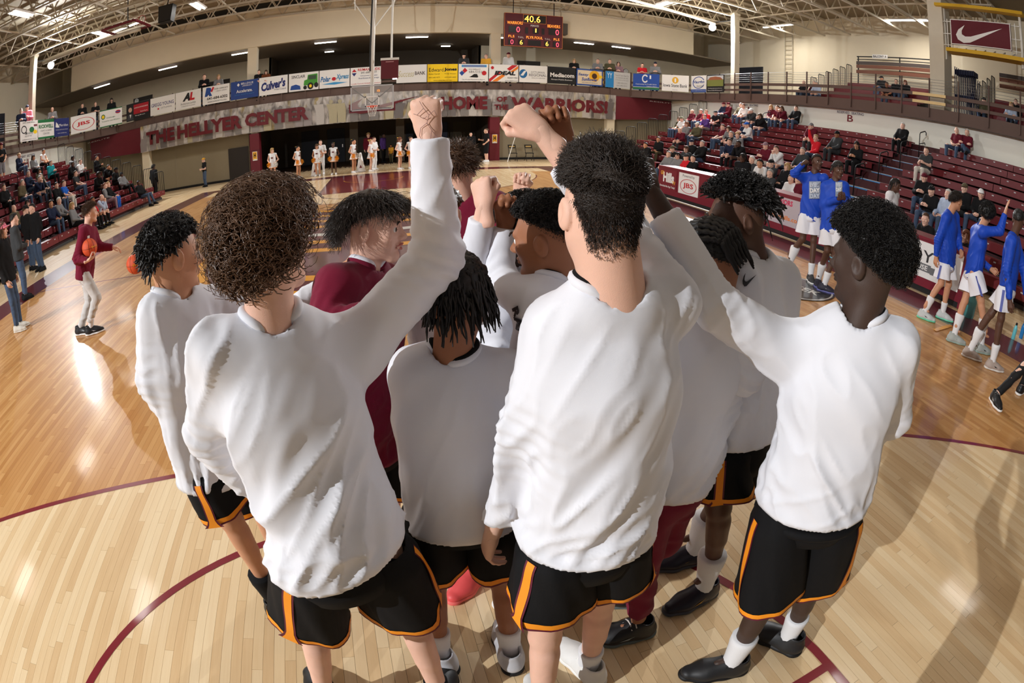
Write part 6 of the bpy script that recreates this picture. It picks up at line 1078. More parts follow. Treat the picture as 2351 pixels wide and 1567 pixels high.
r_ = blue_player('visiting player in blue with short locs clasping his hands', J, DRK, lambda r, j: loc_hair(r, j, HBLK, 120, .07), ('grip', 'grip'), (1926, 434, 16, 34), flat(40, 38, 52), flat(110, 110, 170), WHITE, 84)
for t in (.18, .32): c = J['knL']+(J['anL']-J['knL'])*t; MB().tube([c-np.array(r_.location)+.056*A3(math.cos(a), math.sin(a), 0) for a in np.linspace(0, 6.283, 20, endpoint=False)], .008, 6, closed=True).build('knee_strap', flat(110, 190, 220), r_, True)
D = 8.2
J = J_(head=(2196, 462, D), fwd=(.85, -.35, -.1), neck=(2180, 488, D), shR=(2172, 500, D-.15), shL=(2192, 498, D+.15), elR=(2154, 550, D-.2), wrR=(2149, 590, D-.2), elL=(2200, 545, D+.2), wrL=(2206, 576, D+.05), hipR=(2168, 606, D-.08), hipL=(2180, 604, D+.1), knR=(2160, 650, D-.1), anR=(2125, 702, D-.25), knL=(2178, 652, D+.1), anL=(2164, 718, D+.1), toeR=(.3, -.9), toeL=(.4, -.9))
blue_player('visiting player in blue with loose brown curls in profile', J, TAN, lambda r, j: put_hair(r, j, [cap_patch(.02, keepS, .009, .012, 60, 3), hair_curly(rg, 700, .04, .01, .0024, 2, 12, keepS, .3, .03)], HDB, 1.03), ('relax', 'relax'), None, flat(200, 204, 204), flat(110, 210, 170), BLACK, 88)
D = 7.4
J = J_(head=(2266, 492, D), fwd=(.8, .35, 0), neck=(2252, 522, D), shR=(2256, 532, D-.2), shL=(2240, 530, D+.1), elR=(2296, 530, D-.15), wrR=(2308, 488, D-.1), palmR=(.5, -.7, .2), elL=(2240, 590, D+.25), wrL=(2276, 618, D+.15), hipR=(2236, 626, D-.1), hipL=(2232, 622, D+.12), knR=(2252, 690, D-.1), anR=(2263, 760, D-.1), knL=(2215, 690, D), anL=(2196, 748, D-.1), toeR=(.6, -.6), toeL=(.5, -.7))
blue_player('visiting player in blue with an afro waving to the stands', J, TAN, lambda r, j: afro_hair(r, j, HBLK, 1500, .045), ('relax', 'open'), None, flat(170, 176, 172), flat(150, 170, 160), BLACK, 92)
D = 6.9
J = J_(head=(2338, 505, D), fwd=(.85, .2, -.1), neck=(2326, 540, D), shR=(2322, 555, D-.2), shL=(2330, 550, D+.15), elR=(2312, 620, D-.25), wrR=(2318, 690, D-.3), elL=(2350, 620, D+.2), wrL=(2356, 680, D+.1), hipR=(2308, 660, D-.1), hipL=(2318, 660, D+.1), knR=(2298, 730, D-.1), anR=(2282, 820, D-.1), knL=(2275, 720, D), anL=(2234, 778, D), toeR=(.5, -.7), toeL=(.4, -.8))
blue_player('visiting player in blue with braided hair at the right edge', J, DRK, lambda r, j: short_hair(r, j, HBLK, 400, L=.01), ('relax', 'relax'), None, flat(176, 160, 150), flat(220, 214, 206), BLACK, 96)
J = stance(A3(6.45, .75, 0), 100, 1.82, legs=dict(knR=(-.02, -.1, .3), anR=(.02, -.44, .09)))
q = at_z(2288, 905, .1); J['anR'] = q; J['knR'] = (J['hipR']+q)/2+A3(0, -.05, .02); J['toeR'] = A3(-.6, -.6, 0)
root, sv = person('person in black trousers at the right edge, only one leg in view', J, PALE, BLKC, dict(h=.018, fold=.006), group=MG, headh=.008, hh=.007); short_hair(root, J, HBRN); trousers(root, J, flat(18, 18, 20, .8), .9, .013, fold=.01); legs_gear(root, J, flat(26, 26, 28, .4), WHITE, flat(140, 140, 140), sockm=None, acc=WHITE)
# ================================================================ spectators, cheer squad, officials: shared meshes, own colours
CC = dict(K=(24, 24, 26), M=(98, 24, 40), W=(232, 232, 232), R=(206, 34, 46), G=(128, 128, 130), D=(58, 60, 62), N=(34, 42, 66), B=(40, 96, 190), O=(84, 80, 58), P=(92, 64, 140), T=(40, 164, 178), J=(70, 86, 110), S=(176, 190, 214), Y=(226, 168, 60), C=(94, 84, 62), L=(214, 208, 196), V=(150, 120, 130), Z=(230, 130, 150), X=(110, 60, 34))
HC = dict(k=(26, 22, 20), b=(78, 54, 38), y=(182, 146, 96), g=(150, 146, 142), w=(214, 212, 206), r=(120, 70, 44))
SKN = dict(p=PALE, t=TAN, b=BRN, d=DRK)
def cmat(k): return mat('cloth_'+k, srgb(*CC[k]), .85, .2, .12, 25, .15, 120)
def hmat(k): return mat('crowd_hair_'+k, srgb(*HC[k]), .6, .3, .25, 60)
def sit(lean=0., arms='knees', legs='down', turn=0.):
    P = dict(pelvis=(0, -.02, .1), hipL=(-.09, 0, .09), hipR=(.09, 0, .09), neck=(0, -.06+lean, .58-abs(lean)*.25), head=(0, -.02+lean*1.25, .745-abs(lean)*.4), shL=(-.175, -.06+lean, .545-abs(lean)*.25), shR=(.175, -.06+lean, .545-abs(lean)*.25), knL=(-.12, .42, .12), knR=(.12, .42, .12), anL=(-.12, .45, -.33), anR=(.12, .45, -.33))
    if arms == 'knees': P.update(elL=(-.24, .1+lean*.6, .3), elR=(.24, .1+lean*.6, .3), wrL=(-.13, .34, .21), wrR=(.13, .34, .21))
    elif arms == 'lap': P.update(elL=(-.25, .02+lean*.5, .29), elR=(.25, .02+lean*.5, .29), wrL=(-.06, .24, .2), wrR=(.06, .24, .2))
    elif arms == 'face': P.update(elL=(-.14, .3+lean*.3, .26), elR=(.14, .3+lean*.3, .26), wrL=(-.04, .17+lean, .5), wrR=(.04, .17+lean, .5))
    elif arms == 'up': P.update(elL=(-.24, .08, .3), wrL=(-.1, .3, .2), elR=(.26, .05, .78), wrR=(.3, .06, 1.03))
    elif arms == 'book': P.update(elL=(-.23, .1, .29), elR=(.23, .1, .29), wrL=(-.1, .32, .34), wrR=(.1, .32, .34))
    elif arms == 'cross': P.update(elL=(-.24, .08, .3), elR=(.24, .08, .3), wrL=(.1, .18, .34), wrR=(-.1, .18, .32))
    if legs == 'out': P.update(anL=(-.14, .62, -.3), anR=(.12, .5, -.33))
    if legs == 'wide': P.update(knL=(-.24, .38, .12), knR=(.24, .38, .12), anL=(-.22, .42, -.33), anR=(.22, .42, -.33))
    if legs == 'cross': P.update(knR=(.0, .44, .22), anR=(-.16, .5, .02))
    J = {k: A3(*v) for k, v in P.items()}; J['fwd'] = A3(math.sin(turn), math.cos(turn), -.08-lean*.4); J['toeL'] = J['toeR'] = A3(0, 1, 0); return J
POSE = dict(a=sit(), b=sit(.16, 'knees'), c=sit(-.04, 'lap'), d=sit(.22, 'face', 'wide'), e=sit(.05, 'book'), f=sit(-.03, 'cross', 'cross'), g=sit(-.12, 'lap', 'out', .5), h=sit(.0, 'up', turn=-.3), i=sit(.1, 'lap', 'wide', -.5), j=sit(.02, 'book', 'cross', .35),
    s=stance((0, 0, 0), 0, 1.76), t=stance((0, 0, 0), 0, 1.76, dict(elL=(-.15, .02, .62), wrL=(-.03, .14, .62), elR=(.15, .02, .62), wrR=(.03, .14, .6))), u=stance((0, 0, 0), 0, 1.76, dict(elL=(-.16, .0, .64), wrL=(-.08, .08, .55), elR=(.16, 0, .64), wrR=(.1, .17, .66))), w=stance((0, 0, 0), 0, 1.76, None, dict(knL=(-.05, .1, .29), anL=(-.05, .12, .048), knR=(.05, -.03, .28), anR=(.05, -.16, .07)), headdir=15), v=stance((0, 0, 0), 0, 1.76, dict(elL=(-.17, -.05, .64), wrL=(-.1, .03, .56), elR=(.17, -.05, .64), wrR=(.1, .03, .56)), headdir=-30), x=stance((0, 0, 0), 0, 1.76, dict(elL=(-.14, .1, .66), wrL=(-.05, .24, .68), elR=(.14, .1, .66), wrR=(.05, .24, .68)), lean=(0, .06)))
_cm = {}
def cmesh(pose, part):
    if (pose, part) in _cm: return _cm[pose, part]
    J = POSE[pose]; h = .021
    if part == 'body': V, Q = body(J, h, ('relax', 'relax'), .0085, .0085)
    elif part == 'long': V, Q = top(J, h, 1.06, 'long', .03, .009, 5, None, .09, cuff=.01)
    elif part == 'coat': V, Q = top(J, h, 1.22, 'long', .12 if pose > 'k' else .03, .011, 6, None, .1, cuff=.0)
    elif part == 'tee': V, Q = top(J, h, 1.06, 'short', .03, .009, 7, None, .09)
    elif part == 'tank': V, Q = top(J, h, .98, 'none', .03, .004, 7, None, .09)
    elif part == 'pants': V, Q = pants(J, h, .98, .008, 5)
    elif part == 'skirt':
        R, F, U = axes(J); A = np.linspace(0, 6.283, 32, endpoint=False); rr = []
        for t, r0 in ((.1, .13), (0, .16), (-.12, .2), (-.22, .235)): rr.append(J['pelvis']+U*t+np.cos(A)[:, None]*R*r0+np.sin(A)[:, None]*F*r0*.85+np.cos(A*8)[:, None]*(np.cos(A)[:, None]*R+np.sin(A)[:, None]*F)*.012*max(0, -t*5))
        V, Q = loft(np.array(rr))
    elif part == 'shortpants':
        K = dict(J); 
        for S in 'LR': K['an'+S] = K['kn'+S]+(K['kn'+S]-K['hip'+S])*.02
        V, Q = pants(K, h, 1.05, .006, 5, -.02)
    elif part.startswith('hair'):
        k = part[5:]; R = frame(J['fwd'], axes(J)[2]); rgx = np.random.default_rng(len(_cm))
        if k == 'short': P = [cap_patch(.012, keepS, .011, .006, 60, 3)]
        elif k == 'long': P = [cap_patch(.016, lambda D: hairline(D, -.9, .42, -.35), .011, .006, 60, 4), hair_locs(rgx, 90, .24, .012, lambda D: hairline(D, -.7, .42, -.1), .92, .03, 7, .05, prof=4)]
        elif k == 'curl': P = [cap_patch(.03, keepS, .011, .014, 50, 5)]
        elif k == 'afro': P = [cap_patch(.045, ka, .012, .014, 50, 5)]
        elif k == 'locs': P = [cap_patch(.014, kq, .011, .006, 60, 4), hair_locs(rgx, 80, .15, .009, kq, .9, .03, 7, .1, prof=4)]
        elif k == 'bun': P = [cap_patch(.01, keepS, .011, .004, 60, 3), (lambda g: g.mesh())(Vox((-.06, -.2, .0), (.06, -.05, .12), .011).ell((0, -.125, .06), (.042, .042, .042), .001))]
        elif k == 'cap':
            g = Vox((-.12, -.14, -.02), (.12, .22, .16), .009); g.ell((0, -.012, .04), (.092, .116, .1), .001); g.plane((0, 0, .03), (0, -.12, -1)); g.cone((-.03, .1, .045), (.03, .1, .045), .07, .07, .005, flat=((0, -.15, 1), .13)); P = [g.mesh()]
        elif k == 'hat':
            g = Vox((-.18, -.2, -.02), (.18, .2, .17), .01); g.ell((0, -.012, .05), (.09, .112, .09), .001); g.plane((0, 0, .04), (0, 0, -1)); g.cone((-.001, -.01, .045), (.001, -.01, .045), .155, .155, .02, flat=((0, 0, 1), .09)); P = [g.mesh()]
        elif k == 'bald': P = [cap_patch(.004, lambda D: hairline(D, -.6, .9, .0)&~hairline(D, -.05, .42, .3), .011, .002, 60, 3)]
        V, Q = join(P); V = V@R.T+J['head']
    _cm[pose, part] = mesh(part, V, Q, None, True); return _cm[pose, part]
def fig(label, pos, face, pose, topk, topc, bot, botc, hair, hairc, sk='p', scale=1., group='spectators', cap=None, shoe='K', name='person'):
    """hair: style word; cap: colour key of a cap or hat worn over short hair"""
    root = tag(empty(name, tuple(pos), -math.radians(face)), label, 'person', group); root.scale = (scale,)*3
    link('body', cmesh(pose, 'body'), root, mat=SKN[sk]); link({'long': 'sweater', 'coat': 'jacket', 'tee': 't_shirt', 'tank': 'tank_top'}[topk], cmesh(pose, topk), root, mat=cmat(topc)); link({'pants': 'trousers', 'skirt': 'skirt', 'shortpants': 'shorts'}[bot], cmesh(pose, bot), root, mat=cmat(botc))
    if hair: link('hair', cmesh(pose, 'hair_'+hair), root, mat=hmat(hairc))
    if cap: link('hat' if cap[0] == 'h' else 'cap', cmesh(pose, 'hair_hat' if cap[0] == 'h' else 'hair_cap'), root, mat=cmat(cap[-1]))
    J = POSE[pose]
    for S in 'LR':
        U, S_, Lc = shoe_patch(h=.012)
        if 'sm' not in _cm: _cm['sm'] = mesh('shoe', *join([U, S_]), None, True)
        o = link('shoe', _cm['sm'], root, mat=cmat(shoe)); R = frame(J['toe'+S]); q = J['an'+S]-A3(0, 0, .085); M = Matrix(R.tolist()).to_4x4(); M.translation = Vector(q); o.matrix_local = M
    return root
def seat_spot(px, py, side, hz=.745):
    """which row, and where along it, a seated head at this pixel belongs to"""
    d = ray(px, py); best = None
    for k in range(NR):
        x = seat_x(k, side)+side*.12; t = (x-CX)/d[0]; q = CAMP+d*t; e = abs(q[2]-(seat_z(k)+hz))
        if best is None or e < best[0]: best = (e, k, q)
    _, k, q = best; return A3(seat_x(k, side)+side*.13, q[1], seat_z(k)+.005), k
r1 = lambda x, y: (1480+x*.20426, 150+y*.20426); rx = lambda x, y: (1900+x*.20426, 150+y*.20426); lx = lambda x, y: (x*.17872, 200+y*.17872)
def row(tab, conv, side, face, grp):
    for (x, y, pose, tk, tc, bc, hr, hc, sk, cap, label) in tab:
        px, py = conv(x, y); q, k = seat_spot(px, py, side); fig(label, q, face+random.uniform(-14, 14), pose, tk, tc, 'pants', bc, hr, hc, sk, 1., grp, cap)
RT = [(45, 915, 'b', 'coat', 'K', 'K', 'short', 'k', 't', None, 'man in a black jacket at the far low end of the right stands'), (170, 845, 'i', 'coat', 'K', 'O', 'short', 'k', 't', None, 'dark haired man in a black jacket behind the first handrail, right stands'),
 (370, 620, 'c', 'long', 'O', 'J', 'long', 'b', 'p', None, 'woman in dark green beside the man in the bucket hat'), (412, 590, 'a', 'tee', 'W', 'J', 'short', 'g', 'p', 'hO', 'man in a white tee and olive bucket hat'),
 (520, 525, 'c', 'long', 'M', 'D', 'bald', 'g', 'p', None, 'balding man in maroon holding papers, upper row near the far end'), (465, 655, 'a', 'long', 'G', 'J', 'long', 'r', 'p', None, 'long haired woman in grey below the bucket hat'),
 (425, 715, 'b', 'long', 'M', 'D', 'bald', 'w', 'p', None, 'white bearded man in a maroon shirt'), (625, 530, 'a', 'long', 'M', 'J', 'short', 'g', 'p', None, 'grey haired woman in maroon on the upper row'), (680, 520, 'c', 'long', 'R', 'J', 'short', 'r', 'p', None, 'red haired woman in red beside a purple top'),
 (705, 565, 'b', 'long', 'P', 'G', 'short', 'b', 'p', None, 'woman in a purple top'), (585, 665, 'a', 'coat', 'O', 'J', 'short', 'b', 'p', 'L', 'man in an olive jacket and pale cap'), (820, 545, 'b', 'tee', 'K', 'D', 'short', 'b', 'p', 'D', 'man in a black tee with yellow print leaning on his knees'),
 (885, 440, 'a', 'coat', 'N', 'J', 'short', 'b', 'p', 'M', 'man in a maroon cap and navy jacket, top row'), (937, 420, 'a', 'coat', 'M', 'D', 'short', 'b', 'p', 'M', 'man in a maroon hooded top and cap, top row'), (1078, 445, 'a', 'coat', 'C', 'J', 'short', 'g', 'p', None, 'man in a tan shirt under the letter A'), (1133, 450, 'b', 'long', 'W', 'J', 'short', 'b', 'p', None, 'man in a white shirt beside the tan shirt'),
 (1240, 525, 'd', 'coat', 'D', 'J', 'short', 'g', 'p', 'W', 'man in a dark jacket and white cap'), (1345, 585, 'd', 'coat', 'K', 'J', 'long', 'b', 'p', None, 'person in a black hooded top holding their head'), (1437, 455, 'i', 'long', 'M', 'J', 'long', 'y', 'p', None, 'blonde woman in maroon, leftmost of four on the top row'), (1520, 440, 'b', 'tee', 'M', 'J', 'short', 'b', 'p', None, 'young man in a maroon tee between two women'),
 (1588, 470, 'd', 'long', 'M', 'J', 'long', 'b', 'p', None, 'brown haired woman in maroon with hands to her mouth'), (1697, 480, 'a', 'coat', 'K', 'J', 'short', 'b', 'p', None, 'man in a black hooded top at the right of four, top row'), (870, 690, 'a', 'tee', 'M', 'J', 'short', 'b', 'p', None, 'man in a maroon tee above the navy sweater'), (975, 705, 'b', 'long', 'G', 'K', 'long', 'b', 'p', None, 'woman in grey behind the man with papers'),
 (975, 760, 'e', 'tee', 'K', 'J', 'short', 'g', 'p', None, 'man in black reading a paper'), (1060, 780, 'i', 'long', 'G', 'K', 'curl', 'y', 'p', None, 'woman with blonde curls in a grey vest'), (1125, 685, 'e', 'long', 'N', 'J', 'long', 'b', 'p', None, 'woman in navy holding a programme'), (1185, 655, 'b', 'long', 'W', 'J', 'short', 'b', 'p', 'B', 'man in a white pullover and blue cap'),
 (985, 855, 'b', 'long', 'N', 'K', 'short', 'b', 'p', None, 'young man in a navy sweater'), (1110, 905, 'd', 'coat', 'K', 'K', 'short', 'k', 'd', None, 'man in a black coat bent forward'), (355, 910, 'b', 'tee', 'K', 'J', 'short', 'b', 'p', 'C', 'man in a camouflage cap and black tee'), (520, 855, 'a', 'coat', 'K', 'J', 'short', 'b', 'p', 'N', 'bearded man in a navy cap and black jacket'),
 (640, 870, 'a', 'coat', 'K', 'J', 'short', 'g', 'p', None, 'grey haired man in a black suit jacket'), (460, 940, 'a', 'long', 'D', 'J', 'long', 'b', 'p', None, 'woman in sunglasses behind the red tee'), (262, 1010, 'a', 'coat', 'G', 'J', 'short', 'g', 'p', None, 'person in a grey and red jacket behind the table end'), (365, 1020, 'a', 'long', 'G', 'J', 'long', 'k', 'p', None, 'dark haired woman in grey behind the table end'), (460, 1000, 'a', 'tee', 'R', 'J', 'short', 'b', 'p', 'D', 'woman in a red tee and cap behind the table'),
 (535, 1075, 'a', 'tee', 'K', 'J', 'short', 'k', 'p', None, 'boy in a black tee behind the table'), (1365, 890, 'e', 'long', 'M', 'L', 'short', 'b', 'p', 'V', 'man in a maroon sweatshirt and faded red cap'), (1535, 945, 'd', 'long', 'W', 'J', 'short', 'b', 'p', None, 'man in a white sweatshirt with hands at his chin'), (1770, 945, 'a', 'coat', 'D', 'D', 'short', 'g', 'p', None, 'grey haired man in a dark green jacket'), (1900, 665, 'b', 'coat', 'M', 'D', 'short', 'b', 'p', 'G', 'man in a maroon hooded top and grey cap on the top row'),
 (1915, 815, 'h', 'long', 'R', 'J', 'short', 'y', 'p', None, 'child in red with one arm stretched up'), (2155, 800, 'a', 'coat', 'D', 'D', 'short', 'k', 'b', 'K', 'man in a dark hooded top and black cap'), (1330, 1130, 'b', 'long', 'W', 'J', 'curl', 'k', 't', None, 'young man in white leaning forward behind the table'), (1415, 1080, 'a', 'long', 'D', 'J', 'short', 'g', 'p', 'K', 'man in a plaid shirt and black cap'), (1580, 1150, 'c', 'coat', 'K', 'K', 'long', 'y', 'p', None, 'blonde woman in a black coat'),
 (1195, 1080, 'a', 'long', 'D', 'J', 'short', 'w', 'p', None, 'white haired person glimpsed beside the man with locs'), (1395, 1275, 'a', 'long', 'D', 'K', 'short', 'g', 'p', None, 'dark haired official seated behind the table'), (1650, 1290, 'e', 'long', 'W', 'J', 'short', 'b', 'p', None, 'official in white looking at a phone'), (1715, 1315, 'a', 'coat', 'M', 'J', 'bald', 'b', 'p', None, 'official in a maroon jacket and glasses')]
row(RT, r1, 1, 270, 'spectators in the right stands')
RX = [(330, 905, 'e', 'long', 'K', 'K', 'long', 'k', 't', None, 'long haired woman in black with a phone'), (840, 685, 'a', 'coat', 'K', 'K', 'short', 'w', 'p', None, 'white haired woman in black alone on the top row'), (1465, 720, 'i', 'tee', 'M', 'J', 'bald', 'g', 'p', None, 'big man in a maroon tee on the top row'), (1560, 780, 'f', 'long', 'M', 'J', 'short', 'w', 'p', None, 'white haired woman in maroon with crossed legs'), (1115, 955, 'e', 'tee', 'D', 'L', 'short', 'b', 'p', None, 'man in a grey tee and pale trousers beside the blue steps'),
 (1090, 1250, 'e', 'coat', 'K', 'J', 'short', 'g', 'p', 'M', 'man in a maroon cap and black jacket with a phone'), (1175, 1400, 'e', 'long', 'K', 'J', 'short', 'g', 'p', 'K', 'man in a black cap and lettered sweatshirt reading'), (1525, 1360, 'c', 'coat', 'K', 'D', 'short', 'g', 'p', 'C', 'bearded man in a tan cap and black jacket'), (1740, 1440, 'i', 'long', 'K', 'J', 'short', 'b', 'p', 'W', 'man in a white cap and black sweatshirt'), (1340, 1500, 'a', 'coat', 'S', 'J', 'short', 'w', 'p', None, 'grey haired woman in a denim jacket')]
row(RX, rx, 1, 270, 'spectators in the right stands')
LT = [(243, 890, 'e', 'coat', 'N', 'J', 'bun', 'y', 'p', None, 'woman in navy holding up a phone'), (440, 875, 'c', 'long', 'G', 'K', 'long', 'k', 't', None, 'long haired girl in grey on the top row, left stands'), (535, 840, 'b', 'tank', 'W', 'K', 'short', 'k', 't', None, 'girl in a white top on the top row, left stands'), (370, 1085, 'a', 'long', 'N', 'J', 'short', 'g', 'p', None, 'man in navy above the camouflage jacket'), (520, 1055, 'c', 'coat', 'O', 'J', 'long', 'k', 't', None, 'woman in dark green beside the teal jacket'), (650, 995, 'e', 'coat', 'T', 'K', 'bun', 'b', 'p', None, 'child in a teal jacket'),
 (940, 905, 'a', 'coat', 'G', 'K', 'locs', 'k', 'd', None, 'person with locs in grey, upper left stands'), (900, 975, 'b', 'coat', 'K', 'K', 'short', 'k', 'd', None, 'person in black under the grey hooded one'), (1030, 965, 'e', 'long', 'W', 'K', 'short', 'b', 'p', None, 'boy in a white long sleeved shirt'), (1240, 940, 'e', 'coat', 'K', 'K', 'short', 'k', 't', None, 'young man in a black coat by the guard rails'), (1350, 1035, 'd', 'coat', 'K', 'K', 'short', 'k', 't', None, 'young man in black scratching his head'), (1470, 1045, 'i', 'coat', 'K', 'K', 'short', 'k', 'd', 'K', 'young man in black with a lit phone'), (1590, 1095, 'g', 'coat', 'G', 'K', 'short', 'k', 'd', 'K', 'young man in grey with a beanie, legs stretched out'), (1235, 1090, 'b', 'coat', 'K', 'K', 'afro', 'k', 'd', None, 'person in a black hood bent over a phone'),
 (265, 1225, 'i', 'coat', 'C', 'J', 'short', 'g', 'p', None, 'man in a camouflage jacket'), (455, 1185, 'd', 'long', 'N', 'J', 'short', 'g', 'p', None, 'man in navy with hands at his mouth, left stands'), (530, 1185, 'a', 'long', 'K', 'D', 'short', 'g', 'p', None, 'man in black with a white print, left stands'), (980, 1120, 'a', 'tee', 'D', 'J', 'short', 'b', 'p', None, 'big man in a dark polo shirt and jeans'), (735, 1300, 'a', 'coat', 'K', 'J', 'short', 'k', 'p', None, 'boy in a black and red hooded top'), (830, 1275, 'a', 'tee', 'B', 'L', 'short', 'b', 'p', None, 'boy in a bright blue tee'),
 (1400, 1275, 'a', 'coat', 'K', 'B', 'bun', 'y', 'p', None, 'blonde woman in black top and blue trousers'), (1370, 1245, 'c', 'long', 'G', 'V', 'short', 'r', 'p', None, 'person in grey and pink beside the blonde woman'), (1820, 1250, 'g', 'coat', 'K', 'J', 'short', 'k', 'd', None, 'man in a black jacket and jeans at the end of the front row'), (1240, 1415, 'd', 'long', 'S', 'K', 'bald', 'b', 'p', None, 'bald man in a light blue shirt and black trousers'), (770, 1490, 'a', 'long', 'G', 'K', 'short', 'w', 'p', None, 'white haired woman in a grey sweater'), (1145, 1450, 'b', 'long', 'R', 'K', 'short', 'k', 'b', None, 'person in red half hidden on the left stands')]
row(LT, lx, -1, 90, 'spectators in the left stands')
l5 = lambda x, y: (x*.1914, 400+y*.1914)
row([(620, 385, 'a', 'long', 'N', 'J', 'short', 'k', 't', None, 'child in a navy hooded top and ripped jeans'), (890, 415, 'c', 'long', 'G', 'K', 'long', 'y', 'p', None, 'long haired blonde woman in grey'), (185, 405, 'c', 'coat', 'C', 'J', 'bald', 'g', 'p', None, 'man in a grey camouflage hooded top'), (350, 380, 'c', 'long', 'K', 'K', 'long', 'k', 'p', None, 'dark haired woman behind the standing man in black'), (60, 150, 'c', 'coat', 'K', 'K', 'short', 'b', 'p', None, 'person in black trousers at the left edge of the stands')], l5, -1, 90, 'spectators in the left stands')
# standing on the left floor and top row
q, k = seat_spot(10, 345, -1); fig('man in a black tee and grey shorts standing on the top row at the left', A3(q[0]-.25, at(10, 345, 1)[1] and q[1], seat_z(min(10, k))-.33), 110, 'u', 'tee', 'K', 'shortpants', 'G', 'short', 'b', 't', 1.05, 'people standing at the left', 'M')
for px, py, pose, tk, tc, bc, hr, hc, cap, fc, label in ((57, 482, 's', 'coat', 'K', 'J', 'short', 'b', 'K', 20, 'man in a black jacket, cap and jeans standing at the left sideline'), (30, 505, 't', 'coat', 'D', 'J', 'short', 'k', None, 40, 'bearded man in a dark jacket standing at the left sideline'), (2, 530, 's', 'coat', 'K', 'J', 'long', 'b', 'Z', 70, 'woman in a pink cap and jeans at the left edge'), (75, 478, 's', 'coat', 'K', 'J', 'short', 'k', None, 200, 'person in black half hidden behind the man in the cap')):
    d = ray(px, py); t = (1.63-CZ)/d[2]; q = CAMP+d*t; 
    if abs(q[0]) > 10.4: q = CAMP+d*((-10.2-CX)/d[0])
    fig(label, (q[0], q[1], 0), fc, pose, tk, tc, 'pants', bc, hr, hc, 'p', q[2]/1.63, 'people standing at the left', cap, 'L' if 'woman' in label else 'K')
# coach and others near the table
for px, py, zz, x, pose, tk, tc, bc, hr, hc, sk, cap, fc, label in ((1706, 362, 0, 9.7, 's', 'coat', 'K', 'K', 'locs', 'k', 'd', None, 250, 'man with locs and glasses in black behind the table'), (2053, 424, 0, 9.5, 's', 'long', 'W', 'W', 'locs', 'k', 'd', None, 170, 'player with locs in white beyond the afro'), ):
    q = at_x(px, py, x); fig(label, (q[0], q[1], 0), fc, pose, tk, tc, 'pants', bc, hr, hc, sk, q[2]/1.63, 'staff by the scorers table', cap)
for px, py, pose, tk, tc, hr, hc, label in ((2132, 500, 'i', 'tee', 'K', 'short', 'b', 'bearded man in a striped black polo behind the table'), (2213, 540, 'c', 'long', 'K', 'long', 'r', 'long haired woman in black past the table end')):
    q = at_x(px, py, 9.9); fig(label, (9.9, q[1], q[2]-.745), 285, pose, tk, tc, 'pants', 'K', hr, hc, 'p', 1., 'staff by the scorers table'); o = tag(empty('staff_chair', (9.95, q[1], 0)), 'low black chair under the %s' % label.split(' behind')[0].split(' past')[0], 'chair', 'staff chairs'); z = q[2]-.745; MB().box((-.2, -.2, z-.04), (.2, .2, z)).build('seat', BLACK, o)
    for sx in (-.17, .17):
        for sy in (-.17, .17): MB().bar((sx, sy, 0), (sx, sy, z-.04), .025).build('leg', BLACK, o)
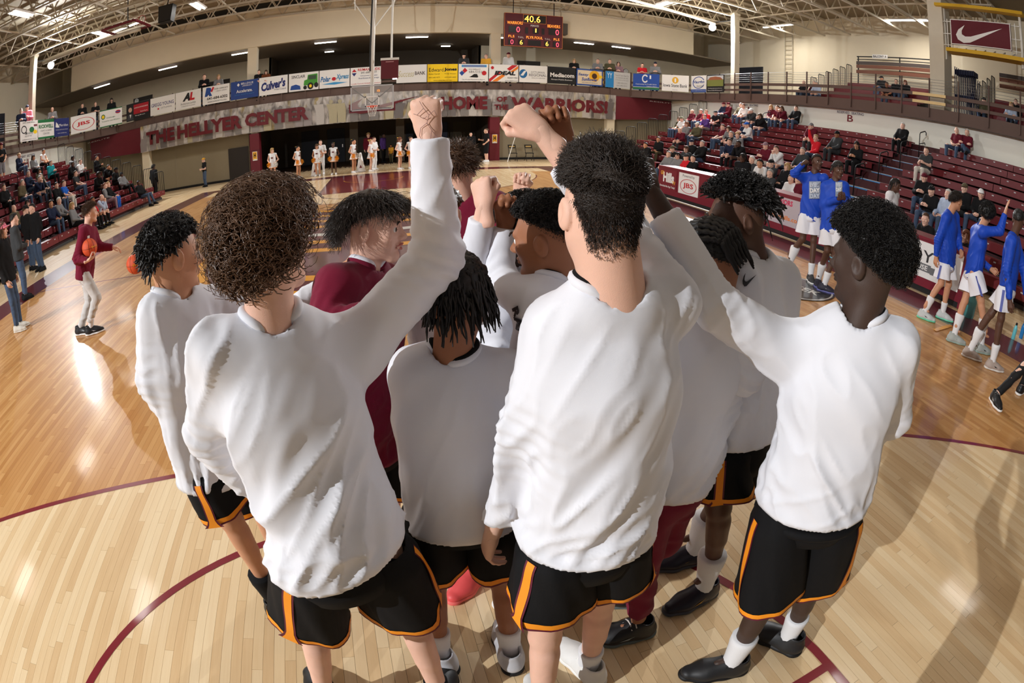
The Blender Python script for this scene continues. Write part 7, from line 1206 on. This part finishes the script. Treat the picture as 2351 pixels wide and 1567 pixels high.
# balcony
c1 = lambda x, y: (x*.25532, y*.25532); c2 = lambda x, y: (550+x*.25532, y*.25532); c3 = lambda x, y: (1100+x*.25532, y*.25532); c4 = lambda x, y: (1650+x*.2982, y*.2982)
for (px, py), pose, tk, tc, hr, hc, cap, label in ((c1(178, 1008), 'x', 'coat', 'N', 'bun', 'b', None, 'woman in navy at the left balcony rail'), (c1(232, 968), 'x', 'coat', 'Z', 'short', 'b', 'N', 'person in pink and a navy cap at the left balcony rail'), (c1(458, 992), 'x', 'coat', 'G', 'bald', 'b', None, 'bald man in a grey hooded top looking down at the left rail'), (c1(738, 955), 'x', 'coat', 'K', 'short', 'k', None, 'commentator in headphones on the left balcony'), (c1(855, 940), 'x', 'tee', 'K', 'short', 'b', None, 'man in black beside the commentator'), (c1(1000, 905), 't', 'long', 'K', 'long', 'k', None, 'woman in black beside the commentators'), (c1(1842, 695), 'x', 'long', 'K', 'short', 'b', None, 'man in black leaning on the far rail, left part'), (c1(1970, 695), 'x', 'long', 'G', 'long', 'y', None, 'blonde woman in grey leaning on the far rail'), (c2(178, 650), 't', 'coat', 'K', 'bun', 'k', None, 'dark figure by the left far column'), (c2(242, 650), 't', 'coat', 'X', 'long', 'b', None, 'dim woman beside the left far column'), (c2(2015, 505), 'x', 'long', 'D', 'short', 'b', 'K', 'man in a plaid shirt and cap leaning on the far rail'), (c2(2275, 508), 'w', 'long', 'Y', 'short', 'g', None, 'man in a yellow sweatshirt walking by the far column'), (c3(260, 495), 'w', 'long', 'W', 'short', 'r', 'M', 'man in white and a maroon cap on the far balcony'), (c3(848, 552), 'x', 'coat', 'K', 'long', 'y', None, 'long haired woman in black leaning over the far rail'), (c3(1060, 552), 'x', 'long', 'G', 'bun', 'b', None, 'girl in grey above the sunflower board'), (c3(1168, 556), 'x', 'coat', 'O', 'short', 'b', None, 'boy in olive above the grey board with a blue block'), (c3(1245, 578), 'x', 'long', 'V', 'long', 'b', None, 'girl in pink plaid with long hair at the far rail'), (c3(1472, 592), 'x', 'tee', 'R', 'short', 'k', None, 'boy in a red tee above the blue board with the green strip'), (c3(1590, 582), 'x', 'coat', 'G', 'short', 'b', 'N', 'man in grey and a navy cap above the white board with the gold emblem')):
    a = rail_at(px, py); d = nrm(A3(a[0]-CX, a[1]-CY, 0)); pos = A3(a[0], a[1], 0)+d*(.3 if 'column' in label else .55); D_ = np.hypot(pos[0]-CX, pos[1]-CY); hz = at(px, py, D_)[2]
    pos[0] += -.4 if 'walking by the far column' in label else 0.
    fig(label, (pos[0], pos[1], 4.32), math.degrees(math.atan2(CX-pos[0], CY-pos[1])), pose, tk, tc, 'pants', 'K' if tc != 'K' else 'J', hr, hc, 'p', max(.8, min(1.2, (hz-4.32)/1.62)), 'people on the balcony', cap)
for (px, py), x, pose, tk, tc, hr, hc, sk, cap, label in ((c4(655, 580), 20.0, 'a', 'tee', 'K', 'bald', 'b', 'p', None, 'man in a black tee seated on the right balcony'), (c4(735, 600), 20.0, 'a', 'long', 'M', 'short', 'g', 'p', None, 'man in maroon seated on the right balcony'), (c4(765, 595), 20.0, 'b', 'long', 'S', 'short', 'w', 'p', None, 'white haired woman in pale blue on the right balcony'), (c4(1245, 530), 22.0, 'g', 'coat', 'K', 'short', 'k', 't', 'K', 'person in black lounging high on the right balcony'), (c4(1305, 612), 20.6, 'b', 'tee', 'K', 'short', 'k', 'b', None, 'boy in black and orange on the right balcony'), (c4(1362, 592), 21.0, 'c', 'coat', 'K', 'short', 'b', 'p', None, 'person in glasses and black on the right balcony'), (c4(1432, 585), 21.0, 'c', 'coat', 'K', 'long', 'r', 'p', None, 'woman in black on the right balcony'), (c4(2040, 695), 20.0, 'c', 'coat', 'O', 'short', 'b', 'p', 'K', 'man in olive and a dark cap right of the broad column'), (c4(2250, 710), 20.0, 'f', 'coat', 'S', 'long', 'y', 'p', None, 'blonde woman in pale grey at the right end of the balcony'), (c4(2285, 690), 20.6, 'c', 'coat', 'K', 'short', 'b', 'p', None, 'person in black behind the blonde woman')):
    k = max(0, min(5, round((x-20.03)/.6))); xs = 19.4+.5+.6*k+.14; q = at_x(px, py, xs); fig(label, (xs, q[1], 4.32+.42+.27*k), 260, pose, tk, tc, 'pants', 'J', hr, hc, sk, 1., 'people on the balcony', cap)
# cheer squad
WC = (236, 232, 226); CC['w'] = WC; CC['g'] = (240, 170, 50)
POM = {k: mat('pom_'+k, srgb(*c), .6, .3) for k, c in (('o', (244, 166, 40)), ('w', (240, 238, 232)))}
pomv = []
for _ in range(130): d = nrm(np.random.default_rng(_).normal(size=3)); pomv.append((d*.02, d*.15+A3(0, 0, -.03)))
pm_ = MB()
for i, (a, b) in enumerate(pomv): pm_.bar(a, b, .012, .004)
POMM = mesh('pom', pm_.V, pm_.F, None)
def pom(root, p_, k): o = link('pom_pom', POMM, root, p_, POM[k]); o['kind'] = 'stuff'
for i, (px, hy, hr, hc, sk, fc, lab) in enumerate(((625, 345, 'long', 'y', 'p', 185, 'leftmost, blonde'), (683, 343, 'bun', 'k', 't', 120, 'second from the left, dark bun'), (728, 345, 'long', 'b', 't', 190, 'in front of the tall man in white'), (765, 337, 'bun', 'k', 'd', 185, 'dark skinned with a bow'), (811, 325, 'bun', 'k', 't', 120, 'turned right beside the white cone'), (850, 325, 'bun', 'y', 'p', 100, 'beside the man in white behind the hoop'), (917, 320, 'long', 'r', 'p', 120, 'long haired with a white pom'), (943, 320, 'bun', 'b', 'p', 160, 'next to the raised sleeve'))):
    y = 24.9; q = at_y(px, hy, y); rt = fig('cheerleader in a white dress, %s' % lab, (q[0], y, 0), fc, 'v', 'tank', 'W', 'skirt', 'W', hr, hc, sk, max(.9, min(1.08, q[2]/1.63)), 'cheer squad', None, 'W')
    R, F, U = axes(POSE['v']); A = np.linspace(0, 6.283, 32, endpoint=False); J = POSE['v']; MB().tube([J['pelvis']-U*.22+.237*(np.cos(a)*R+np.sin(a)*F*.85) for a in A[:-1]], .011, 5, closed=True).build('skirt_trim', ORT, rt); MB().box((-.06, .118, 1.2), (.06, .128, 1.27)).build('chest_emblem', flat(110, 40, 40), rt); MB().tube([(-.05, -.1, 1.73), (0, -.12, 1.71), (.05, -.1, 1.73)], .022, 6).build('hair_bow', flat(244, 190, 60), rt, True)
    pom(rt, tuple(J['wrL']+A3(0, .05, -.08)), 'o' if i % 2 else 'w'); pom(rt, tuple(J['wrR']+A3(0, .05, -.08)), 'o')
for px, hy, fc, lab in ((736, 327, 185, 'behind the second pair of cheerleaders'), (858, 320, 130, 'behind the hoop net'), (961, 313, 185, 'beside the raised sleeve')):
    y = 25.8; q = at_y(px, hy, y); fig('male cheerleader in white, %s' % lab, (q[0], y, 0), fc, 't', 'tee', 'W', 'pants', 'W', 'short', 'b', 'p', max(.9, min(1.1, q[2]/1.63)), 'cheer squad', None, 'W')
for i, px in enumerate((723, 828, 951)):
    q = at_y(px, 370, 25.3); o = tag(empty('megaphone', (q[0], 25.3, 0)), 'white cone megaphone standing on the floor, %s' % ('left one', 'middle one', 'right one')[i], 'megaphone', 'cheer megaphones'); MB().rev([(.23, 0), (.225, .03), (.06, .9), (.045, .95)], (0, 0, 0), 20).build('cone', WHITE, o, True); MB().rev([(.245, 0), (.245, .03), (.23, .03)], (0, 0, 0), 20).build('rim', flat(200, 196, 190), o, True); MB().poly([(-.07, -.2, .2), (.07, -.2, .2), (0, -.17, .36)], .01, (0, -1, .2)).build('emblem', flat(120, 40, 44), o)
y = 29.5; q = at_y(846, 330, y); fig('person in maroon and an orange wig in the dim recess', (q[0], y, 0), 180, 's', 'coat', 'M', 'pants', 'K', 'afro', 'y', 'p', 1.05, 'people by the far wall'); q = at_y(880, 335, 30.5); fig('dim figure in purple in the recess', (q[0], 30.5, 0), 120, 's', 'coat', 'P', 'pants', 'K', 'short', 'k', 'd', 1., 'people by the far wall'); q = at_y(898, 355, 29.8); fig('child in orange and green in the recess', (q[0], 29.8, 0), 200, 's', 'tee', 'Y', 'pants', 'O', 'short', 'k', 'b', .62, 'people by the far wall')
q = at_y(468, 367, 27.4); fig('man in black with a yellow fire helmet by the far wall', (q[0], 27.4, 0), 230, 't', 'tee', 'K', 'pants', 'J', 'short', 'k', 'p', q[2]/1.63, 'people by the far wall', 'hY')
q = at_y(1081, 308, 28.0); fig('person in a black vest and trousers by the right doorway', (q[0], 28.0, 0), 190, 's', 'coat', 'K', 'pants', 'K', 'bun', 'k', 'p', q[2]/1.63, 'people by the far wall'); q = at_y(1117, 300, 27.2); fig('girl in a black tee and shorts beside the right padded column', (q[0], 27.2, 0), 260, 'u', 'tee', 'K', 'shortpants', 'K', 'bun', 'b', 'p', q[2]/1.63, 'people by the far wall', None, 'W')
q = at_y(352, 385, 25.2); fig('dark clad person with a dropped head by the left column', (q[0], 25.2, 0), 20, 's', 'coat', 'K', 'pants', 'K', 'afro', 'k', 'd', 1., 'people by the far wall')

# the photographer, camera held overhead, behind the point of view
J = stance(A3(.2, -.98, 0), 8, 1.78, dict(elL=(-.17, .1, .93), wrL=(-.05, .15, 1.08), elR=(.17, .1, .93), wrR=(.05, .15, 1.08)), headdir=8, pitch=-.3)
root, sv = person('photographer holding the camera overhead, seen only by the shadow on the floor', J, PALE, BLKC, dict(h=.02, fit=1.15, fold=.006), group='people behind the camera', headh=.008, hh=.008); short_hair(root, J, HBRN, 200); trousers(root, J, BLKC, 1., .02); legs_gear(root, J, BLACK, BLACK, BLACK, sockm=None, h=.012)
